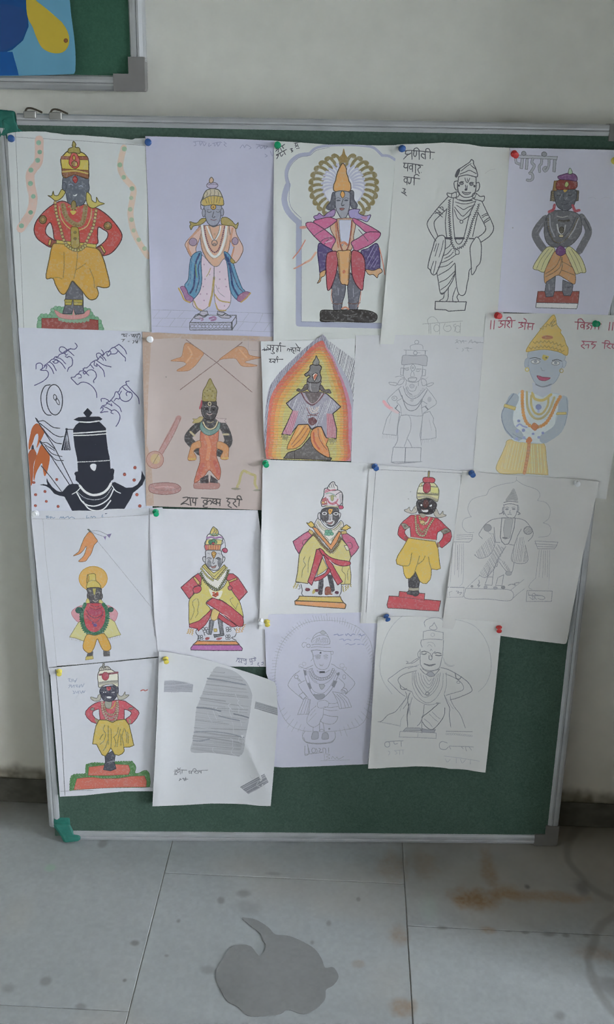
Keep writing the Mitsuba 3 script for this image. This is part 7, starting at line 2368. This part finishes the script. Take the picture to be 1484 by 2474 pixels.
def sheet_lift(level, lifts):
    def lift(q):
        n = 0.0008 + 0.0006 * level + 0.0016 * meshkit.fbm(np.column_stack([q / 95.0, np.full(len(q), 4.5)]), 2)
        for item in lifts:
            if len(item) == 6:                   # a crease from one point to another
                xa, ya, xb, yb, wd, amp = item
                d = np.array([xb - xa, yb - ya], float)
                t = np.clip(((q - [xa, ya]) @ d) / (d @ d), -0.3, 1.3)
                r = np.linalg.norm(q - ([xa, ya] + t[:, None] * d), axis=1)
                n = n + 0.001 * amp * np.exp(-np.abs(r / wd) ** 1.4) * np.clip(1.3 - np.abs(t - 0.5) * 1.2, 0, 1)
                continue
            cx, cy, rx, ry, amp = item
            n = n + 0.001 * amp * np.exp(-((q[:, 0] - cx) / rx) ** 2 - ((q[:, 1] - cy) / ry) ** 2)
        return n
    return lift


def smooth_join(v, f, digits=5):
    m = trimesh.Trimesh(v, f, process=False)
    return m


def bunches(items):
    pieces = [(colour, p) for colour, g in items for p in polys(g) if p.area > 0.02]
    if not pieces:
        return []
    b = np.array([p.bounds for _, p in pieces])
    lo, hi = b[:, :2], b[:, 2:]
    size = (hi - lo).max(1)
    gap = np.maximum(0, np.maximum(lo[:, None] - hi[None], lo[None] - hi[:, None]))
    near = np.sqrt((gap ** 2).sum(2)) <= np.maximum(26.0, 0.34 * np.maximum(size[:, None], size[None]))
    from scipy.sparse.csgraph import connected_components
    n, which = connected_components(near, directed=False)
    return [[pieces[i] for i in np.nonzero(which == k)[0]] for k in range(n)]


def build_sheet(key, crop, lift, place_at, paper_hex, outline, label, text, crayon, category, paper_gain=1.0, normal=BN):
    x0, y0, s = crop
    r = np.random.default_rng(sum(map(ord, key)))
    o = clean(Polygon(np.array([float(a) for a in outline.split()]).reshape(-1, 2) / s + [x0, y0]))
    cx = float(np.clip(o.centroid.x, 0, 1484))
    labels[key] = {"label": label, "category": category}
    # the paper: a sheet with a front, a back and an edge
    v, f = triangles([o], 11.0)
    edges = np.sort(f[:, [0, 1, 1, 2, 2, 0]].reshape(-1, 2), axis=1)
    front = place_at(v, lift(v))
    back = front - normal * 0.00022
    n = len(v)
    uq, idx, cnt = np.unique(edges, axis=0, return_index=True, return_counts=True)
    rim = f[:, [0, 1, 1, 2, 2, 0]].reshape(-1, 2)[idx[cnt == 1]]
    rim_f = np.vstack([np.column_stack([rim[:, 1], rim[:, 0], rim[:, 0] + n]), np.column_stack([rim[:, 1], rim[:, 0] + n, rim[:, 1] + n])])
    allv, allf = np.vstack([front, back]), np.vstack([f, f[:, ::-1] + n, rim_f])
    white = albedo(paper_hex, cx)
    add(f"{key}__paper", mikit.ply(trimesh.Trimesh(allv, allf, process=False), "paper", smooth=False, color=np.tile(white, (len(allv), 1))))
    # what is drawn on it: later lines lie over earlier ones; everything is cut to one layer
    shapes = parse(text, crop, r)
    top, parts = None, {}
    room = o.buffer(-0.2)
    for name, colour, g in reversed(shapes):
        g = clean(g).intersection(room)
        if top is not None:
            g = g.difference(top)
        if g.is_empty:
            continue
        parts.setdefault(name, []).append((colour, g))
        top = g if top is None else shapely.union(top, g)
    # marks of one kind that lie well apart on the sheet are parts of their own
    groups = [(name, bunch) for name, items in parts.items() for bunch in bunches(items)]
    for name, items in groups:
        vs, fs, cs, k = [], [], [], 0
        for colour, g in items:
            got = triangles([g], 13.0)
            if got is None:
                continue
            pv, pf = got
            vs.append(place_at(pv, lift(pv) + 0.00022))
            fs.append(pf + k)
            cs.append(np.tile(albedo(colour, cx), (len(pv), 1)))
            k += len(pv)
        if vs:
            stroke_only = name in ("ink", "pencil", "lettering", "border", "outline")
            add(f"{key}__drawn_{name}", mikit.ply(trimesh.Trimesh(np.vstack(vs), np.vstack(fs), process=False), "crayon" if crayon and not stroke_only else "ink", smooth=False, color=np.vstack(cs)))


for i, (name, crop, level, paper, outline, label, text, lifts, crayon) in enumerate(SHEETS):
    key = "drawing_sheet" if i == 0 else f"drawing_sheet_{i:03d}"
    build_sheet(key, crop, sheet_lift(level, lifts), on_board, paper, outline, label, text, crayon, "drawing")

# painted poster on the wall board: it goes on beyond the frame of the photograph
POSTER = """
sky P 1f4f93 - 0 -420 -900 190 -900 200 60 205 190 165 290 90 355 -10 395 -200 400 -420 380
sky C 2c4f8f - 0 -60 60 100 40 190 100 170 250 80 340 -60 360
body P 1f5aa8 - 0 -420 370 90 372 108 440 120 480 135 540 -420 545
pear C c8ab2c - 0 190 -80 215 -40 260 5 330 60 400 120 452 170 490 240 495 310 470 360 425 382 360 376 300 340 262 270 232 190 200 130 188 40
seed E 9a5a34 7a4a30 4 472 291 13 14
"""
build_sheet("painted_poster", (0, 0, 2.968), lambda q: np.full(len(q), 0.0) + 0.0006 + 0.002 * np.exp(-((q[:, 0] - 180) / 25.0) ** 2 - ((q[:, 1] - 165) / 40.0) ** 2),
            lambda q, n: on_wall(q, 0.0246 + n), "5d9fc0", "-420 -900 470 -900 500 0 512 120 530 250 540 350 543 440 540 510 530 530 505 532 300 540 135 543 -420 548",
            "painted poster of a yellow pear-like shape on blue, on the wall board", POSTER, False, "poster", normal=np.array([0, -1.0, 0]))

# ---------------------------------------------------------------- push pins
PIN_HEAD = [(0.0, 0.0), (0.0046, 0.0), (0.0050, 0.0006), (0.0049, 0.0012), (0.0034, 0.0018), (0.0026, 0.003), (0.0024, 0.0052), (0.0030, 0.0068), (0.0042, 0.0076), (0.0045, 0.0084), (0.0042, 0.0094), (0.0030, 0.0099), (0.0, 0.0101)]
pin_head = lathe(PIN_HEAD, 20)
pin_needle = lathe([(0, -0.0085), (0.0005, -0.006), (0.0005, 0.0006), (0, 0.0006)], 8)
PINS = [("blue", 27, 335, 0.2, 0.1, "blue push pin in the top corner of the red-shirted figure with garlands"),
        ("blue", 358, 344, 0.1, 0.1, "blue push pin in the top corner of the lavender sheet with blue scarves"),
        ("green", 671, 351, 0.0, 0.1, "green push pin in the top corner of the olive halo drawing"),
        ("blue", 971, 359, 0.1, 0.0, "blue push pin beside the large handwriting on the black line drawing"),
        ("red", 1242, 371, 0.2, -0.3, "red push pin at the start of the shaded block-letter title"),
        ("yellow", 1485, 388, 0.0, 0.0, "yellow push pin near the end of the block-letter title sheet"),
        ("red", 1201, 762, 0.3, 0.0, "red push pin over the red handwriting beside the pointed yellow hat"),
        ("green", 1438, 782, 0.2, 0.1, "green push pin covering the red handwriting near the frame"),
        ("clear", 363, 820, 0.0, 0.2, "clear push pin in the top corner of the beige pennant drawing"),
        ("clear", 88, 1240, -0.2, 0.1, "clear push pin above the yellow halo drawing, beside the frame"),
        ("green", 641, 1118, 0.25, -0.2, "green push pin directly below the flame drawing"),
        ("green", 376, 1236, 0.25, -0.2, "green push pin below the beige pennant drawing"),
        ("blue", 905, 1126, 0.3, -0.2, "blue push pin in the corner of the drawing with the stepped red base"),
        ("blue", 1139, 1142, 0.2, -0.2, "blue push pin in the corner of the pillared arch drawing"),
        ("clear", 1393, 1166, 0.0, 0.0, "clear push pin near the bare top corner of the pillared arch drawing"),
        ("yellow", 645, 1501, 0.15, -0.35, "yellow push pin in the corner of the rayed halo drawing"),
        ("clear", 631, 1499, 0.0, -0.2, "clear push pin touching the yellow pin of the rayed halo drawing"),
        ("yellow", 400, 1591, 0.3, -0.3, "yellow push pin in the corner of the grey rubbing sheet"),
        ("yellow", 143, 1621, 0.2, -0.2, "yellow push pin in the corner of the orange and green base drawing"),
        ("blue", 933, 1488, 0.35, -0.45, "blue push pin in the corner of the large smiling pencil drawing"),
        ("red", 1206, 1515, -0.1, -0.5, "red push pin in the far corner of the large smiling pencil drawing"),
        ("clear", 1288, 377, 0.0, 0.0, None)]
level_at = {}
for colour, x, y, tu, tv, label in PINS:
    if label is None:
        continue
    q = np.array([[x, y]], float)
    n = 0.0
    for (name, crop, level, paper, outline, lab, text, lifts, crayon) in SHEETS:
        o = Polygon(np.array([float(a) for a in outline.split()]).reshape(-1, 2) / crop[2] + [crop[0], crop[1]])
        if o.buffer(4).contains(Point(x, y)):
            n = max(n, float(sheet_lift(level, lifts)(q)[0]))
    at = on_board(q, n + 0.0004)[0]
    axis = BN + tu * BU + tv * BV
    axis /= np.linalg.norm(axis)
    px = np.cross(BV, axis)
    px /= np.linalg.norm(px)
    m = frame_matrix(at, px, np.cross(axis, px), axis)
    key = numbered("push_pin")
    labels[key] = {"label": label, "category": "push pin"}
    part(key, "head", pin_head, f"pin_{colour}", m, smooth=35)
    part(key, "needle", pin_needle, "pin_metal", m, smooth=35)
